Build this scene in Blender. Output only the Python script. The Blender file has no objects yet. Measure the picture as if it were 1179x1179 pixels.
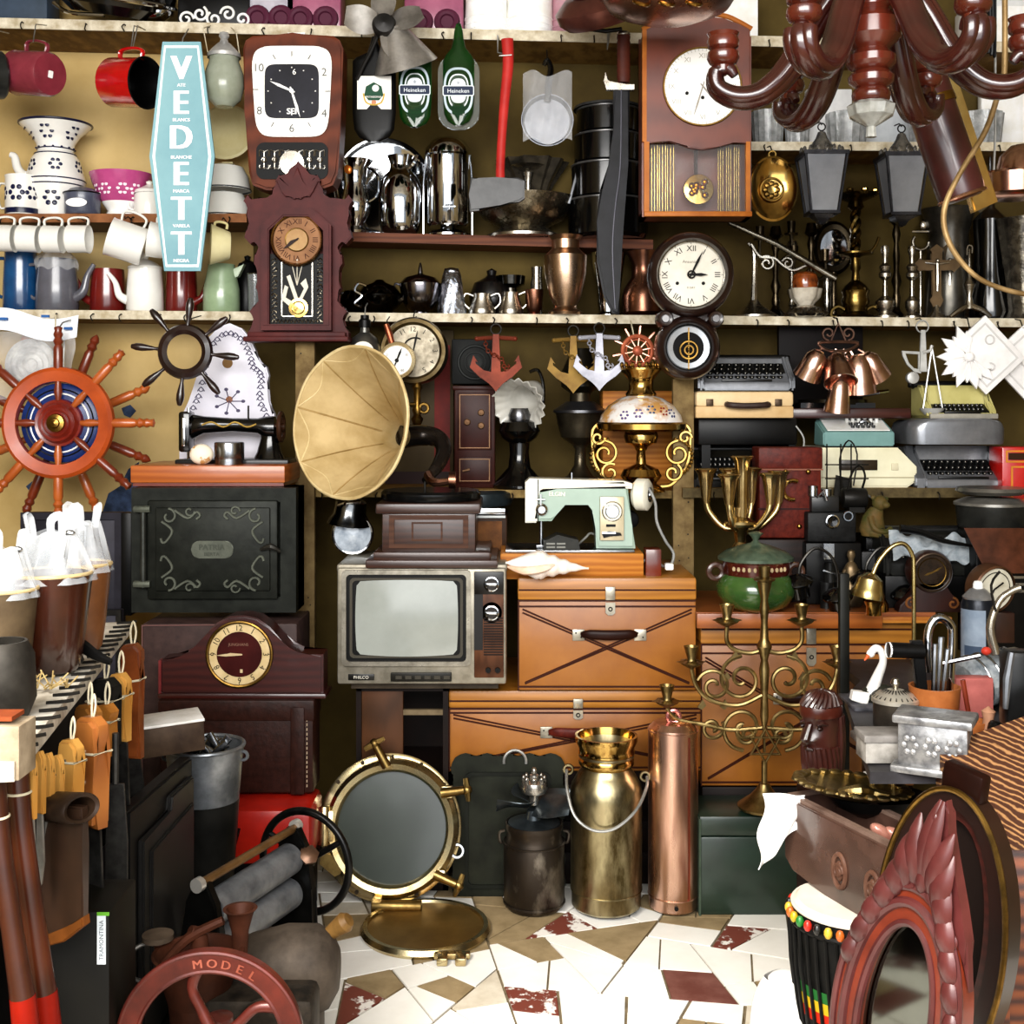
import bpy, bmesh, math, random
from math import pi, sin, cos, radians as R
from mathutils import Vector as V, Matrix as MX
random.seed(7)
F, CX, CY, H = 1400.0, 589.5, 470.0, 1.23      # focal length in pixels, image centre, horizon, eye height
SC = bpy.context.scene
COL = SC.collection
def P(px, py, D): return V(((px-CX)*D/F, D, H-(py-CY)*D/F))
def Y(z, D): return CY+(H-z)*F/D                # photo row of a height z at distance D
def Zf(py, D): return H-(py-CY)*D/F
# ------------------------------------------------------------------ materials
def lin(h):
    if not isinstance(h, str): return tuple(h)+(1,)
    h = h.lstrip('#'); o = []
    for i in (0, 2, 4):
        c = int(h[i:i+2], 16)/255
        o.append(c/12.92 if c <= .04045 else ((c+.055)/1.055)**2.4)
    return tuple(v**1.15 for v in o)+(1,)
_mc = {}
def M(c1, c2=None, r=.5, m=0., s=12., b=0., k='n', tr=0., al=1., coat=0., lo=.35, hi=.65, st=(1, 1, 1), em=0):
    key = (c1, c2, r, m, s, b, k, tr, al, coat, lo, hi, st, em)
    if key in _mc: return _mc[key]
    mt = bpy.data.materials.new('surface_%03d' % len(_mc)); mt.use_nodes = True
    N = mt.node_tree.nodes; L = mt.node_tree.links
    bs = N['Principled BSDF']; I = bs.inputs
    I['Specular IOR Level'].default_value = .5 if (coat or tr or m > .5) else .3 if r < .33 else .14; I['Roughness'].default_value = r; I['Metallic'].default_value = m
    if tr: I['Transmission Weight'].default_value = tr; I['IOR'].default_value = 1.45
    if al < 1: I['Alpha'].default_value = al
    if coat: I['Coat Weight'].default_value = coat; I['Coat Roughness'].default_value = .12
    c2 = c2 or c1
    tc = N.new('ShaderNodeTexCoord'); mp = N.new('ShaderNodeMapping')
    L.new(tc.outputs['Object'], mp.inputs['Vector'])
    mp.inputs['Scale'].default_value = st
    nz = N.new('ShaderNodeTexNoise'); nz.inputs['Scale'].default_value = s; nz.inputs['Detail'].default_value = 6
    nz.inputs['Roughness'].default_value = .6
    L.new(mp.outputs[0], nz.inputs['Vector'])
    src = nz.outputs[0]
    if k in 'wd':
        wv = N.new('ShaderNodeTexWave'); wv.inputs['Scale'].default_value = s; wv.inputs['Distortion'].default_value = 5
        wv.inputs['Detail'].default_value = 3; wv.inputs['Detail Scale'].default_value = 1.2
        wv.bands_direction = 'DIAGONAL' if k == 'd' else 'Z'
        L.new(mp.outputs[0], wv.inputs['Vector']); src = wv.outputs[1]
    if k == 'v':
        vo = N.new('ShaderNodeTexVoronoi'); vo.inputs['Scale'].default_value = s
        L.new(mp.outputs[0], vo.inputs['Vector']); src = vo.outputs[0]
    if k == 'w' and (lo, hi) == (.35, .65): lo, hi = -.25, 1.1
    rp = N.new('ShaderNodeValToRGB'); e = rp.color_ramp.elements
    A_, B_ = lin(c1), lin(c2); e[0].position = max(0, lo); e[1].position = min(1, hi); f0 = (e[0].position-lo)/(hi-lo); f1 = (e[1].position-lo)/(hi-lo)
    e[0].color = [p+(q-p)*f0 for p, q in zip(A_, B_)]; e[1].color = [p+(q-p)*f1 for p, q in zip(A_, B_)]
    L.new(src, rp.inputs[0]); L.new(rp.outputs[0], I['Base Color'])
    if b:
        bp = N.new('ShaderNodeBump'); bp.inputs['Strength'].default_value = b; bp.inputs['Distance'].default_value = .004
        L.new(src, bp.inputs['Height']); L.new(bp.outputs[0], I['Normal'])
    if em: I['Emission Color'].default_value = lin(c1); I['Emission Strength'].default_value = em
    if r > .08 and m > .5:
        mr = N.new('ShaderNodeMapRange'); mr.inputs[3].default_value = r*.6; mr.inputs[4].default_value = min(1, r*1.5)
        L.new(nz.outputs[0], mr.inputs[0]); L.new(mr.outputs[0], I['Roughness'])
    _mc[key] = mt
    return mt
# ------------------------------------------------------------------ mesh builder (local units: photo pixels at the thing's own distance)
ALL = []
def cr(pts, n=6, closed=False):
    p = [V(q) for q in pts]; o = []
    N = len(p)
    for i in range(N if closed else N-1):
        if closed: a, b, c, d = p[i-1], p[i], p[(i+1) % N], p[(i+2) % N]
        else: a, b, c, d = p[max(i-1, 0)], p[i], p[i+1], p[min(i+2, N-1)]
        for j in range(n):
            t = j/n
            o.append(.5*((2*b)+(c-a)*t+(2*a-5*b+4*c-d)*t*t+(3*b-a-3*c+d)*t**3))
    if not closed: o.append(p[-1])
    return o
def circ(r, n=24, cx=0, cz=0, rz=None, a0=0, a1=2*pi, end=False):
    rz = rz or r
    return [(cx+r*cos(a0+(a1-a0)*i/n), cz+rz*sin(a0+(a1-a0)*i/n)) for i in range(n+(1 if end else 0))]
def rrect(x0, x1, z0, z1, r, n=5):
    o = []
    for cx, cz, a in ((x1-r, z1-r, 0), (x0+r, z1-r, pi/2), (x0+r, z0+r, pi), (x1-r, z0+r, 1.5*pi)):
        for i in range(n+1):
            o.append((cx+r*cos(a+pi/2*i/n), cz+r*sin(a+pi/2*i/n)))
    return o
def axm(ax):
    if ax == 'z': return MX.Identity(3)
    d = V({'x': (1, 0, 0), 'y': (0, 1, 0), '-y': (0, -1, 0), '-x': (-1, 0, 0), '-z': (0, 0, -1)}[ax] if isinstance(ax, str) else ax).normalized()
    return d.to_track_quat('Z', 'Y').to_matrix()
class MB:
    def __init__(s, obj, u, mat):
        s.o, s.u = obj, u; s.bm = bmesh.new(); s.mats = [mat]; s.mi = 0; s.x = MX.Identity(4); s.sm = True
        ALL.append(s)
    def m(s, mat):
        if mat not in s.mats: s.mats.append(mat)
        s.mi = s.mats.index(mat); return s
    def at(s, x=0, y=0, z=0, rx=0, ry=0, rz=0, k=1):
        s.x = MX.Translation((x, y, z)) @ MX.Rotation(R(rz), 4, 'Z') @ MX.Rotation(R(ry), 4, 'Y') @ MX.Rotation(R(rx), 4, 'X') @ MX.Scale(k, 4); return s
    def add(s, vs, fs, smooth=True):
        w = [s.bm.verts.new(s.x @ V(v)) for v in vs]; o = []
        for f in fs:
            try:
                q = s.bm.faces.new([w[i] for i in f]); q.material_index = s.mi; q.smooth = smooth; o.append(q)
            except ValueError: pass
        return w, o
    def bev(s, fs, b, n=2):
        es = list({e for f in fs for e in f.edges})
        r = bmesh.ops.bevel(s.bm, geom=es, offset=b, segments=n, affect='EDGES', profile=.5, clamp_overlap=True)
        for f in r['faces']: f.material_index = s.mi
    def box(s, x0, x1, y0, y1, z0, z1, b=0):
        vs = [(x, y, z) for x in (x0, x1) for y in (y0, y1) for z in (z0, z1)]
        w, f = s.add(vs, [(0, 1, 3, 2), (4, 6, 7, 5), (0, 4, 5, 1), (2, 3, 7, 6), (0, 2, 6, 4), (1, 5, 7, 3)], False)
        if b: s.bev(f, b)
        return s
    def lathe(s, pr, c=(0, 0, 0), ax='z', n=28, sy=1., fl=None, sx=1., a0=0, a1=2*pi):
        A = axm(ax); c = V(c); full = abs(a1-a0-2*pi) < 1e-4; nn = n if full else n+1
        vs = []; fs = []
        for j, (r, h) in enumerate(pr):
            for i in range(nn):
                a = a0+(a1-a0)*i/n; q = r
                if fl: q = r*(1+fl[1]*fl[2](j/(len(pr)-1))*cos(fl[0]*a)) if len(fl) > 2 else r*(1+fl[1]*cos(fl[0]*a))
                vs.append(A @ V((q*cos(a)*sx, q*sin(a)*sy, h))+c)
        for j in range(len(pr)-1):
            for i in range(n):
                k = (i+1) % nn if full else i+1
                fs.append((j*nn+i, j*nn+k, (j+1)*nn+k, (j+1)*nn+i))
        s.add(vs, fs); return s
    def cyl(s, r, z0, z1, c=(0, 0, 0), ax='z', n=24, b=0, sy=1):
        if b: return s.lathe([(0, z0), (r-b, z0), (r-b*.3, z0+b*.3), (r, z0+b), (r, z1-b), (r-b*.3, z1-b*.3), (r-b, z1), (0, z1)], c, ax, n, sy)
        return s.lathe([(0, z0), (r, z0), (r, z0), (r, z1), (r, z1), (0, z1)], c, ax, n, sy)
    def tube(s, pts, r, n=8, closed=False, sm=0, flat=1.):
        p = [V(q) for q in pts]
        if sm: p = cr(p, sm, closed)
        N = len(p)
        if isinstance(r, (list, tuple)):
            rs = []
            for i in range(N):
                t = i/(N-1)*(len(r)-1); a = int(min(t, len(r)-2)); rs.append(r[a]+(r[a+1]-r[a])*(t-a))
        else: rs = [r]*N
        vs = []; fs = []; up = None
        for i in range(N):
            a = p[i-1] if (i or closed) else p[0]; b = p[(i+1) % N] if (i < N-1 or closed) else p[-1]
            t = (b-a).normalized()
            if up is None:
                up = V((0, 1, 0)) if abs(t.y) < .9 else V((1, 0, 0))
            up = (up-t*up.dot(t)); up = up.normalized() if up.length > 1e-6 else t.orthogonal().normalized()
            q = t.cross(up)
            for j in range(n):
                g = 2*pi*j/n; vs.append(p[i]+q*cos(g)*rs[i]+up*sin(g)*rs[i]*flat)
        for i in range(N if closed else N-1):
            k = (i+1) % N
            for j in range(n):
                l = (j+1) % n; fs.append((i*n+j, i*n+l, k*n+l, k*n+j))
        if not closed: fs += [tuple(range(n))[::-1], tuple(range((N-1)*n, N*n))]
        s.add(vs, fs); return s
    def _pl(s, a, b, h, pl): return (a, h, b) if pl == 'xz' else (a, b, h) if pl == 'xy' else (h, a, b)
    def prism(s, o, h0, h1, pl='xz', b=0):
        n = len(o); vs = [s._pl(a, c, h0, pl) for a, c in o]+[s._pl(a, c, h1, pl) for a, c in o]
        fs = [(i, (i+1) % n, n+(i+1) % n, n+i) for i in range(n)]+[tuple(range(n))[::-1], tuple(range(n, 2*n))]
        w, f = s.add(vs, fs, False)
        if b:
            es = list({e for q in f[-2:] for e in q.edges})
            r = bmesh.ops.bevel(s.bm, geom=es, offset=b, segments=2, affect='EDGES', clamp_overlap=True)
            for q in r['faces']: q.material_index = s.mi
        return s
    def ring(s, o, i, h0, h1, pl='xz'):
        n = len(o); vs = []
        for L_, h in ((o, h0), (i, h0), (o, h1), (i, h1)): vs += [s._pl(a, c, h, pl) for a, c in L_]
        fs = []
        for k in range(n):
            l = (k+1) % n
            fs += [(k, l, n+l, n+k), (2*n+k, 3*n+k, 3*n+l, 2*n+l), (k, 2*n+k, 2*n+l, l), (n+k, n+l, 3*n+l, 3*n+k)]
        s.add(vs, fs, False); return s
    def ball(s, c, r, n=16):
        r = r if isinstance(r, (tuple, list)) else (r, r, r); m_ = n//2+1
        vs = [(0, 0, -1)]; fs = []
        for j in range(1, m_):
            p = -pi/2+pi*j/m_
            vs += [(cos(p)*cos(2*pi*i/n), cos(p)*sin(2*pi*i/n), sin(p)) for i in range(n)]
        vs.append((0, 0, 1)); T_ = len(vs)-1
        for i in range(n): fs += [(0, 1+(i+1) % n, 1+i), (T_, T_-n+i, T_-n+(i+1) % n)]
        for j in range(m_-2):
            for i in range(n):
                a = 1+j*n; fs.append((a+i, a+(i+1) % n, a+n+(i+1) % n, a+n+i))
        s.add([(c[0]+v[0]*r[0], c[1]+v[1]*r[1], c[2]+v[2]*r[2]) for v in vs], fs); return s
    def torus(s, R_, r, c=(0, 0, 0), ax='z', n=36, m=10, sy=1., a0=0, a1=2*pi):
        A = axm(ax); c = V(c); full = abs(a1-a0-2*pi) < 1e-4
        pts = [A @ V((R_*cos(a0+(a1-a0)*i/n), R_*sy*sin(a0+(a1-a0)*i/n), 0))+c for i in range(n if full else n+1)]
        return s.tube(pts, r, m, full)
    def sheet(s, f, nu, nv, th=0, cu=False):
        vs = [f(i/nu, j/nv) for j in range(nv+1) for i in range(nu+1)]; w = nu+1
        fs = [(j*w+i, j*w+i+1, (j+1)*w+i+1, (j+1)*w+i) for j in range(nv) for i in range(nu)]
        if th:
            n0 = len(vs); vs2 = []
            for j in range(nv+1):
                for i in range(nu+1):
                    a = V(vs[j*w+min(i+1, nu)])-V(vs[j*w+max(i-1, 0)]); b = V(vs[min(j+1, nv)*w+i])-V(vs[max(j-1, 0)*w+i])
                    q = a.cross(b); q = q.normalized() if q.length > 1e-9 else V((0, 0, 1))
                    vs2.append(V(vs[j*w+i])+q*th)
            vs = vs+vs2; fs2 = [tuple(n0+i for i in f_)[::-1] for f_ in fs]
            ed = [j*w for j in range(nv+1)]
            for j in range(nv):
                fs2 += [(j*w, (j+1)*w, n0+(j+1)*w, n0+j*w), (j*w+nu, n0+j*w+nu, n0+(j+1)*w+nu, (j+1)*w+nu)]
            for i in range(nu):
                fs2 += [(i, n0+i, n0+i+1, i+1), (nv*w+i, nv*w+i+1, n0+nv*w+i+1, n0+nv*w+i)]
            fs += fs2
        s.add(vs, fs); return s
    def scroll(s, pts, r, y=0, sm=6, n=6, flat=1): return s.tube([(a, y, b) for a, b in pts], r, n, False, sm, flat)
    def loft(s, loops, cap=True):
        n = len(loops[0]); vs = [v for l in loops for v in l]; fs = []
        for j in range(len(loops)-1):
            for i in range(n): fs.append((j*n+i, j*n+(i+1) % n, (j+1)*n+(i+1) % n, (j+1)*n+i))
        if cap: fs += [tuple(range(n))[::-1], tuple(range((len(loops)-1)*n, len(loops)*n))]
        s.add(vs, fs); return s
    def done(s):
        bm = s.bm
        bmesh.ops.recalc_face_normals(bm, faces=bm.faces[:])
        bm.transform(MX.Scale(s.u, 4)); me = s.o.data; bm.to_mesh(me); bm.free()
        for q in s.mats: me.materials.append(q)
        me.polygons.foreach_set('use_smooth', [True]*len(me.polygons))
        try: me.set_sharp_from_angle(angle=R(38))
        except Exception: pass
def spiral(cx, cz, r0, r1, a0, turns, n=14):
    return [(cx+(r0+(r1-r0)*i/n)*cos(a0+2*pi*turns*i/n), cz+(r0+(r1-r0)*i/n)*sin(a0+2*pi*turns*i/n)) for i in range(n+1)]
# ------------------------------------------------------------------ things
def tag(o, label=None, cat=None, group=None, kind=None):
    for k_, v in (('label', label), ('category', cat), ('group', group), ('kind', kind)):
        if v: o[k_] = v
class T:                                            # a thing: an Empty at its base that parents its parts
    def __init__(s, name, label, cat, px, py, D, group=None, rot=(0, 0, 0)):
        s.u = D/F; s.D = D
        s.o = bpy.data.objects.new(name, None); COL.objects.link(s.o); s.o.empty_display_size = .02
        s.o.location = P(px, py, D); s.o.rotation_euler = [R(a) for a in rot]
        tag(s.o, label, cat, group)
    def p(s, name, mat, par=None, label=None):
        o = bpy.data.objects.new(name, bpy.data.meshes.new(name)); COL.objects.link(o)
        o.parent = par.o if par is not None else s.o
        if label: o['label'] = label
        return MB(o, s.u, mat)
    def txt(s, name, body, mat, size, x, y, z, par=None, ex=.15, rot=(90, 0, 0), al='CENTER', sx=1):
        c = bpy.data.curves.new(name, 'FONT'); c.body = body; c.size = size*s.u; c.extrude = ex*s.u
        c.align_x = al; c.align_y = 'CENTER'; c.materials.append(mat)
        o = bpy.data.objects.new(name, c); COL.objects.link(o); o.parent = par.o if par is not None else s.o
        o.location = V((x, y, z))*s.u; o.rotation_euler = [R(a) for a in rot]; o.scale.x = sx
        return o
def S(name, label, cat, mat, px, py, D, group=None, rot=(0, 0, 0), kind=None):   # a thing that is one mesh
    o = bpy.data.objects.new(name, bpy.data.meshes.new(name)); COL.objects.link(o)
    o.location = P(px, py, D); o.rotation_euler = [R(a) for a in rot]
    tag(o, label, cat, group, kind)
    return MB(o, D/F, mat)
def dup(src, px, py, D, label, k=None, rot=None, group=None):
    o0 = src.o; r = o0.copy(); COL.objects.link(r); r.location = P(px, py, D)
    k = k or 1
    r.scale = [k]*3
    if rot is not None: r.rotation_euler = [R(a) for a in rot]
    r['label'] = label
    if group: r['group'] = group
    for c in list(o0.children):
        d = c.copy(); COL.objects.link(d); d.parent = r
        for g in list(c.children):
            e = g.copy(); COL.objects.link(e); e.parent = d
    return r
def struct(name, mat, par=None):                   # setting: metres, world origin
    o = bpy.data.objects.new(name, bpy.data.meshes.new(name)); COL.objects.link(o)
    if par is not None: o.parent = par.o
    else: o['kind'] = 'structure'
    return MB(o, 1.0, mat)
# ------------------------------------------------------------------ palette
WHITE = M('f4f2ea', 'ffffff', .25, s=20, coat=.3)
ENAM = M('f7f6f0', 'eceae2', .18, s=6, coat=.6)
CREAM = M('e8dfb4', 'd8cc98', .35, s=10)
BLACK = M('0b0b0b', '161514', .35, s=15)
BLKG = M('060606', '0e0e0e', .14, s=8, coat=.12)
IRON = M('1b1a18', '302d28', .5, .4, s=30, b=.15)
IRON2 = M('26231f', '453d34', .55, .5, s=40, b=.25)
STEEL = M('b9bbbd', '8a8c90', .22, 1, s=20)
CHROME = M('d6d8da', 'b9babc', .07, 1, s=5)
SILVER = M('d2cdc2', '8e887e', .25, 1, s=25)
BRASS = M('c4a058', '8e6e38', .2, 1, s=14)
BRASSP = M('d4b470', 'b08c4c', .14, 1, s=10)
BRASSO = M('9a7a40', '5c4826', .35, 1, s=25)
COPPER = M('e0b8a2', 'b88670', .2, 1, s=10)
COPPERD = M('a47862', '6e4a3e', .28, 1, s=12)
GOLDD = M('6e5a34', 'a58a4c', .3, 1, s=30)
W_OR = M('b06a2c', '94521c', .4, s=9, k='w', st=(.35, 1, 1.5), coat=.2)
W_TAN = M('c98a3e', 'a8682a', .45, s=10, k='w', st=(.3, 1, 2))
W_RED = M('7d3216', '5c200c', .3, s=8, k='w', st=(1.2, 1, .4), coat=.4)
W_MAH = M('4a1d16', '36120d', .35, s=10, k='w', st=(.4, 1, 1.5), coat=.3)
W_DK = M('2a1710', '1a0d08', .4, s=10, k='w', st=(.4, 1, 1.5))
W_MAR = M('5e2a28', '4a1e1e', .5, s=14, b=.1)
W_PALE = M('cdb48a', 'a88f62', .6, s=14, k='w', st=(.3, 1, 2))
LEATH = M('3a2019', '2a1610', .45, s=60, b=.3)
LEATHR = M('6a2a1e', '4e1c14', .45, s=60, b=.25)
PANE = M('ffffff', r=.04, al=.035)
GLASS = M('ffffff', r=.03, tr=1)
GLASSG = M('2a6a2c', '1c5420', r=.05, tr=.75)
PLAST = M('ffffff', 'e8eaec', r=.15, al=.24, s=25, b=.8)
DIAL = M('f0ece0', 'ded6c4', .4, s=12)
INK = M('14120f', r=.6)
# ================================================================== the room
cam = bpy.data.objects.new('camera', bpy.data.cameras.new('camera')); COL.objects.link(cam)
cam.location = (0, 0, H); cam.rotation_euler = (pi/2, 0, 0)
cam.data.sensor_width = 36; cam.data.lens = 36*F/1179; cam.data.shift_y = -(589.5-CY)/1179; cam.data.clip_start = .05
SC.camera = cam
WB = 3.74                                           # the back wall
wall = struct('wall_back', M('d8bf8a', 'b0945a', .75, s=2.2, b=.15, lo=.3, hi=.75)).box(-2.1, 2.1, WB, WB+.1, 0, 2.75)
pp = struct('paint_patch', M('4a5c7c', '2c3648', .7, s=30), wall)
for o in ([(118, 590), (125, 568), (138, 560), (148, 540), (160, 532), (160, 590)], [(140, 470), (150, 466), (157, 473), (150, 481), (143, 478)], [(30, 560), (45, 548), (36, 568)]):
    q = [P(a, c, WB) for a, c in o]; pp.prism([(v.x, v.z) for v in q], WB-.002, WB+.002)
b_ = struct('olive_shade_panel', M('66562c', '483a1a', .75, s=3, b=.1)); q0 = P(292, 0, WB); q1 = P(0, 372, WB); b_.box(q0.x, 2.0, WB-.004, WB, .0, 2.75)  # olive back panel, colour darkened further to stand for shade behind the shelves
struct('wall_left', M('8a7a58', '6a5a3c', .8, s=3)).box(-2.1, -2.0, -.3, WB, 0, 2.75)
struct('wall_right', M('8a7a58', '6a5a3c', .8, s=3)).box(2.0, 2.1, .3, WB, 0, 2.75)
struct('ceiling', M('b8ac94', '8e8470', .8, s=3)).box(-2.1, 2.1, .75, WB+.1, 2.75, 2.85)
# floor of broken stone slabs set in mortar
fl = struct('floor', M('85775f', '6a5e4a', .8, s=30, b=.2)).box(-2.1, 2.1, -.8, WB, -.05, -.004)
STN = [M('f2efe8', 'dcd7cd', .35, s=6, b=.05, hi=.9), M('a39070', '8c7a5c', .5, s=18, b=.1), M('6a4038', '8a6258', .5, s=14, lo=.4, hi=.8),
       M('7a4438', 'e8e2da', .45, s=22, lo=.52, hi=.56), M('d8d0c0', 'b8ac98', .4, s=10)]
rf = random.Random(21)
def cut(p, a, n):
    L_, G = [], []
    for i in range(len(p)):
        q, w = p[i], p[(i+1) % len(p)]; d0 = (q-a).dot(n); d1 = (w-a).dot(n)
        (L_ if d0 < 0 else G).append(q)
        if d0*d1 < 0:
            x = q+(w-q)*(d0/(d0-d1)); L_.append(x); G.append(x)
    return L_, G
def area(p): return abs(sum(p[i].x*p[i-1].y-p[i-1].x*p[i].y for i in range(len(p))))/2
def split(p, mx):
    if len(p) < 3: return []
    A = area(p)
    if A < mx*rf.uniform(.55, 1.5): return [p]
    c = sum(p, V((0, 0)))/len(p)
    e = max(range(len(p)), key=lambda i: (p[i]-p[i-1]).length); d = (p[e]-p[e-1]).normalized()
    a = math.atan2(d.y, d.x)+rf.uniform(-.45, .45); n = V((cos(a), sin(a)))
    l, g = cut(p, c+V((rf.uniform(-.02, .02), rf.uniform(-.02, .02))), n)
    return split(l, mx)+split(g, mx)
for pc in split([V((-1.5, 1.3)), V((1.5, 1.3)), V((1.5, 3.6)), V((-1.5, 3.6))], .017):
    c = sum(pc, V((0, 0)))/len(pc); k = 1-.0028/max(.03, area(pc)**.5/2)
    t = rf.random(); fl.m(STN[0 if t < .58 else 1 if t < .82 else 2 if t < .87 else 3 if t < .92 else 4])
    fl.prism([tuple(c+(q-c)*k) for q in pc], -.004, 0, 'xy')
# ------------------------------------------------------------------ shelving
LIP = M('e4dcc8', 'b4a68a', .6, s=25, b=.1)
BRN = M('7a4a30', '5a3322', .55, s=10, k='w', st=(.3, 1, 2))
YWD = M('9a7a44', '6a4e28', .65, s=12, k='w', st=(2, 1, .4))
SH = {}
def shelf(key, label, x0, y0, x1, y1, D, th, dep, lip, body, nh=0, hk=None):
    t = T('shelf_board', label, 'shelf', x0, y0, D, 'wall shelves behind the goods')
    SH[key] = (x0, y0, x1, y1, D); w = x1-x0; d = y0-y1; dp = dep*F/D
    b = t.p('board', body); b.prism([(0, 0), (w, d), (w, d-th), (0, -th)], 2, dp)
    l = t.p('front_edge', lip); l.prism([(0, 0), (w, d), (w, d-th-1), (0, -th-1)], 0, 2)
    r_ = random.Random(len(SH))
    for i in range(nh):
        px = (i+r_.uniform(.2, .8))/nh*w; z = d*px/w-th*.5
        t.p('hook', hk or IRON).tube([(px, 0, z), (px, -4, z), (px+r_.uniform(-2, 2), -7, z-3), (px, -7, z-7), (px, -4, z-8)], .8, 5, sm=2)
    return t
def sy(key, px, D=None):                            # photo row where something at distance D stands on that shelf
    x0, y0, x1, y1, Ds = SH[key]; y = y0+(y1-y0)*(px-x0)/(x1-x0); D = D or Ds
    return CY+(y-CY)*Ds/D
shelf('top', 'topmost white edged shelf under the trays and tins', -140, 17, 1330, 52, 3.5, 11, .235, LIP, YWD, 22)
shelf('m1', 'short brown shelf carrying the flowered enamel jug', -140, 246, 284, 246, 3.52, 9, .215, M('a8744a', '7a4e30', .6, s=12), BRN, 8)
shelf('m2', 'brown shelf carrying the cocktail shaker and silver bowl', 284, 264, 752, 276, 3.57, 10, .165, BRN, BRN, 0)
shelf('hi', 'white edged shelf carrying clear glasses behind the hanging lanterns', 862, 163, 1330, 164, 3.52, 9, .215, LIP, YWD, 9)
shelf('s3', 'long white edged shelf carrying the coffee pots and round clock', -140, 355, 1330, 368, 3.5, 9, .235, LIP, YWD, 34)
shelf('s4', 'lower middle shelf carrying the small brown safe', 318, 563, 786, 565, 3.4, 8, .335, M('a8905c', '6e5832', .65, s=30), YWD, 6)
shelf('s5', 'lower shelf carrying the row of typewriters', 786, 562, 1330, 562, 3.34, 10, .395, M('6a5c3c', '453a24', .65, s=30), YWD, 6)
PO = M('8a7650', '6a5636', .7, s=25, b=.15)
for px, w, y0, y1, D, lb in ((340, 22, 390, 905, 3.38, 'rough wooden upright beside the black oven doors'), (775, 24, 436, 905, 3.36, 'bare wooden upright behind the painted glass oil lamp')):
    z1 = Y(0, D)
    b = S('shelf_post', lb, 'post', PO, px, z1, D, 'wooden uprights of the shelving'); b.box(0, w, 0, 12, 0, z1-y0, .8)
    r_ = random.Random(px)
    b.m(IRON)
    for i in range(9): b.cyl(.9, -.6, 0, (w*r_.uniform(.2, .8), 0, r_.uniform(180, z1-y0-5)), 'y', 6)
# light: open shop front behind the photographer, high sun clipped by the roof edge
wd = bpy.data.worlds.new('world'); SC.world = wd; wd.use_nodes = True
wd.node_tree.nodes['Background'].inputs[0].default_value = (.85, .92, 1, 1); wd.node_tree.nodes['Background'].inputs[1].default_value = .32
def area_l(name, loc, rot, sx, sy_, pw, col=(1, 1, 1)):
    l = bpy.data.lights.new(name, 'AREA'); l.shape = 'RECTANGLE'; l.size = sx; l.size_y = sy_; l.energy = pw; l.color = col
    o = bpy.data.objects.new(name, l); COL.objects.link(o); o.location = loc; o.rotation_euler = [R(a) for a in rot]; return o
area_l('daylight_high', (-.35, -.5, 2.15), (66, 0, -6), 3.0, 1.2, 105, (1, .97, .93))
area_l('daylight_doorway', (0, -1.0, 1.35), (90, 0, 0), 3.4, 2.3, 42, (.96, .98, 1))
sun = bpy.data.lights.new('sun', 'SUN'); sun.energy = 2.6; sun.angle = R(14); sun.color = (1, .95, .86)
so = bpy.data.objects.new('sun', sun); COL.objects.link(so); so.location = (-2, -3, 5)
so.rotation_euler = V((.5, .75, -1)).to_track_quat('-Z', 'Y').to_euler()
SC.view_settings.view_transform = 'Standard'; SC.view_settings.look = 'None'; SC.view_settings.gamma = 1; SC.view_settings.use_curve_mapping = False
SC.view_settings.exposure = .85
SC.cycles.use_denoising = True; SC.cycles.max_bounces = 10; SC.cycles.transparent_max_bounces = 16; SC.cycles.transmission_bounces = 10
SC.cycles.sample_clamp_indirect = 4; SC.cycles.caustics_refractive = False; SC.cycles.caustics_reflective = False
# ================================================================== shape helpers
_tx = {}
def tmesh(body):
    if body not in _tx:
        c = bpy.data.curves.new('lettering', 'FONT'); c.body = body; c.size = 1; c.align_x = 'CENTER'; c.align_y = 'CENTER'; c.resolution_u = 3
        o = bpy.data.objects.new('lettering', c); COL.objects.link(o)
        me = o.evaluated_get(bpy.context.evaluated_depsgraph_get()).to_mesh()
        vs = [v.co.copy() for v in me.vertices]; fs = [tuple(p.vertices) for p in me.polygons]
        o.evaluated_get(bpy.context.evaluated_depsgraph_get()).to_mesh_clear()
        if vs:
            a = min(v.y for v in vs); b = max(v.y for v in vs); l = min(v.x for v in vs); r = max(v.x for v in vs)
            vs = [V((v.x-(l+r)/2, v.y-(a+b)/2, 0)) for v in vs]
        bpy.data.objects.remove(o); bpy.data.curves.remove(c); _tx[body] = (vs, fs)
    return _tx[body]
def wr(mb, body, mat, size, x, y, z, ry=0, sx=1, mx=None, bold=0):   # writing lying in the xz plane, facing -y
    vs, fs = tmesh(body); old = mb.mi; mb.m(mat); c, s_ = cos(R(ry)), sin(R(ry))
    for ox in ([0] if not bold else [-bold, 0, bold]):
        q = [(v.x*size*sx+ox, v.y*size) for v in vs]
        y -= .12
        p = [V((x+a*c+b*s_, y, z-a*s_+b*c)) for a, b in q]
        if mx is not None: p = [mx @ v for v in p]
        mb.add(p, fs)
    mb.mi = old
def cup(pr, th):
    return pr+[(max(0, r-th), max(z, pr[0][1]+th)) for r, z in reversed(pr)]
def basis(zax, xax=(0, 0, 1)):                      # columns: local x (handle side) -> xax, local z (open end) -> zax
    z = V(zax).normalized(); x = V(xax); x = (x-z*x.dot(z)).normalized(); y = z.cross(x)
    return MX(((x.x, y.x, z.x, 0), (x.y, y.y, z.y, 0), (x.z, y.z, z.z, 0), (0, 0, 0, 1)))
def rad(pr, z):
    for (r0, z0), (r1, z1) in zip(pr, pr[1:]):
        if min(z0, z1) <= z <= max(z0, z1) and z0 != z1: return r0+(r1-r0)*(z-z0)/(z1-z0)
    return pr[-1][0]
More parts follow.
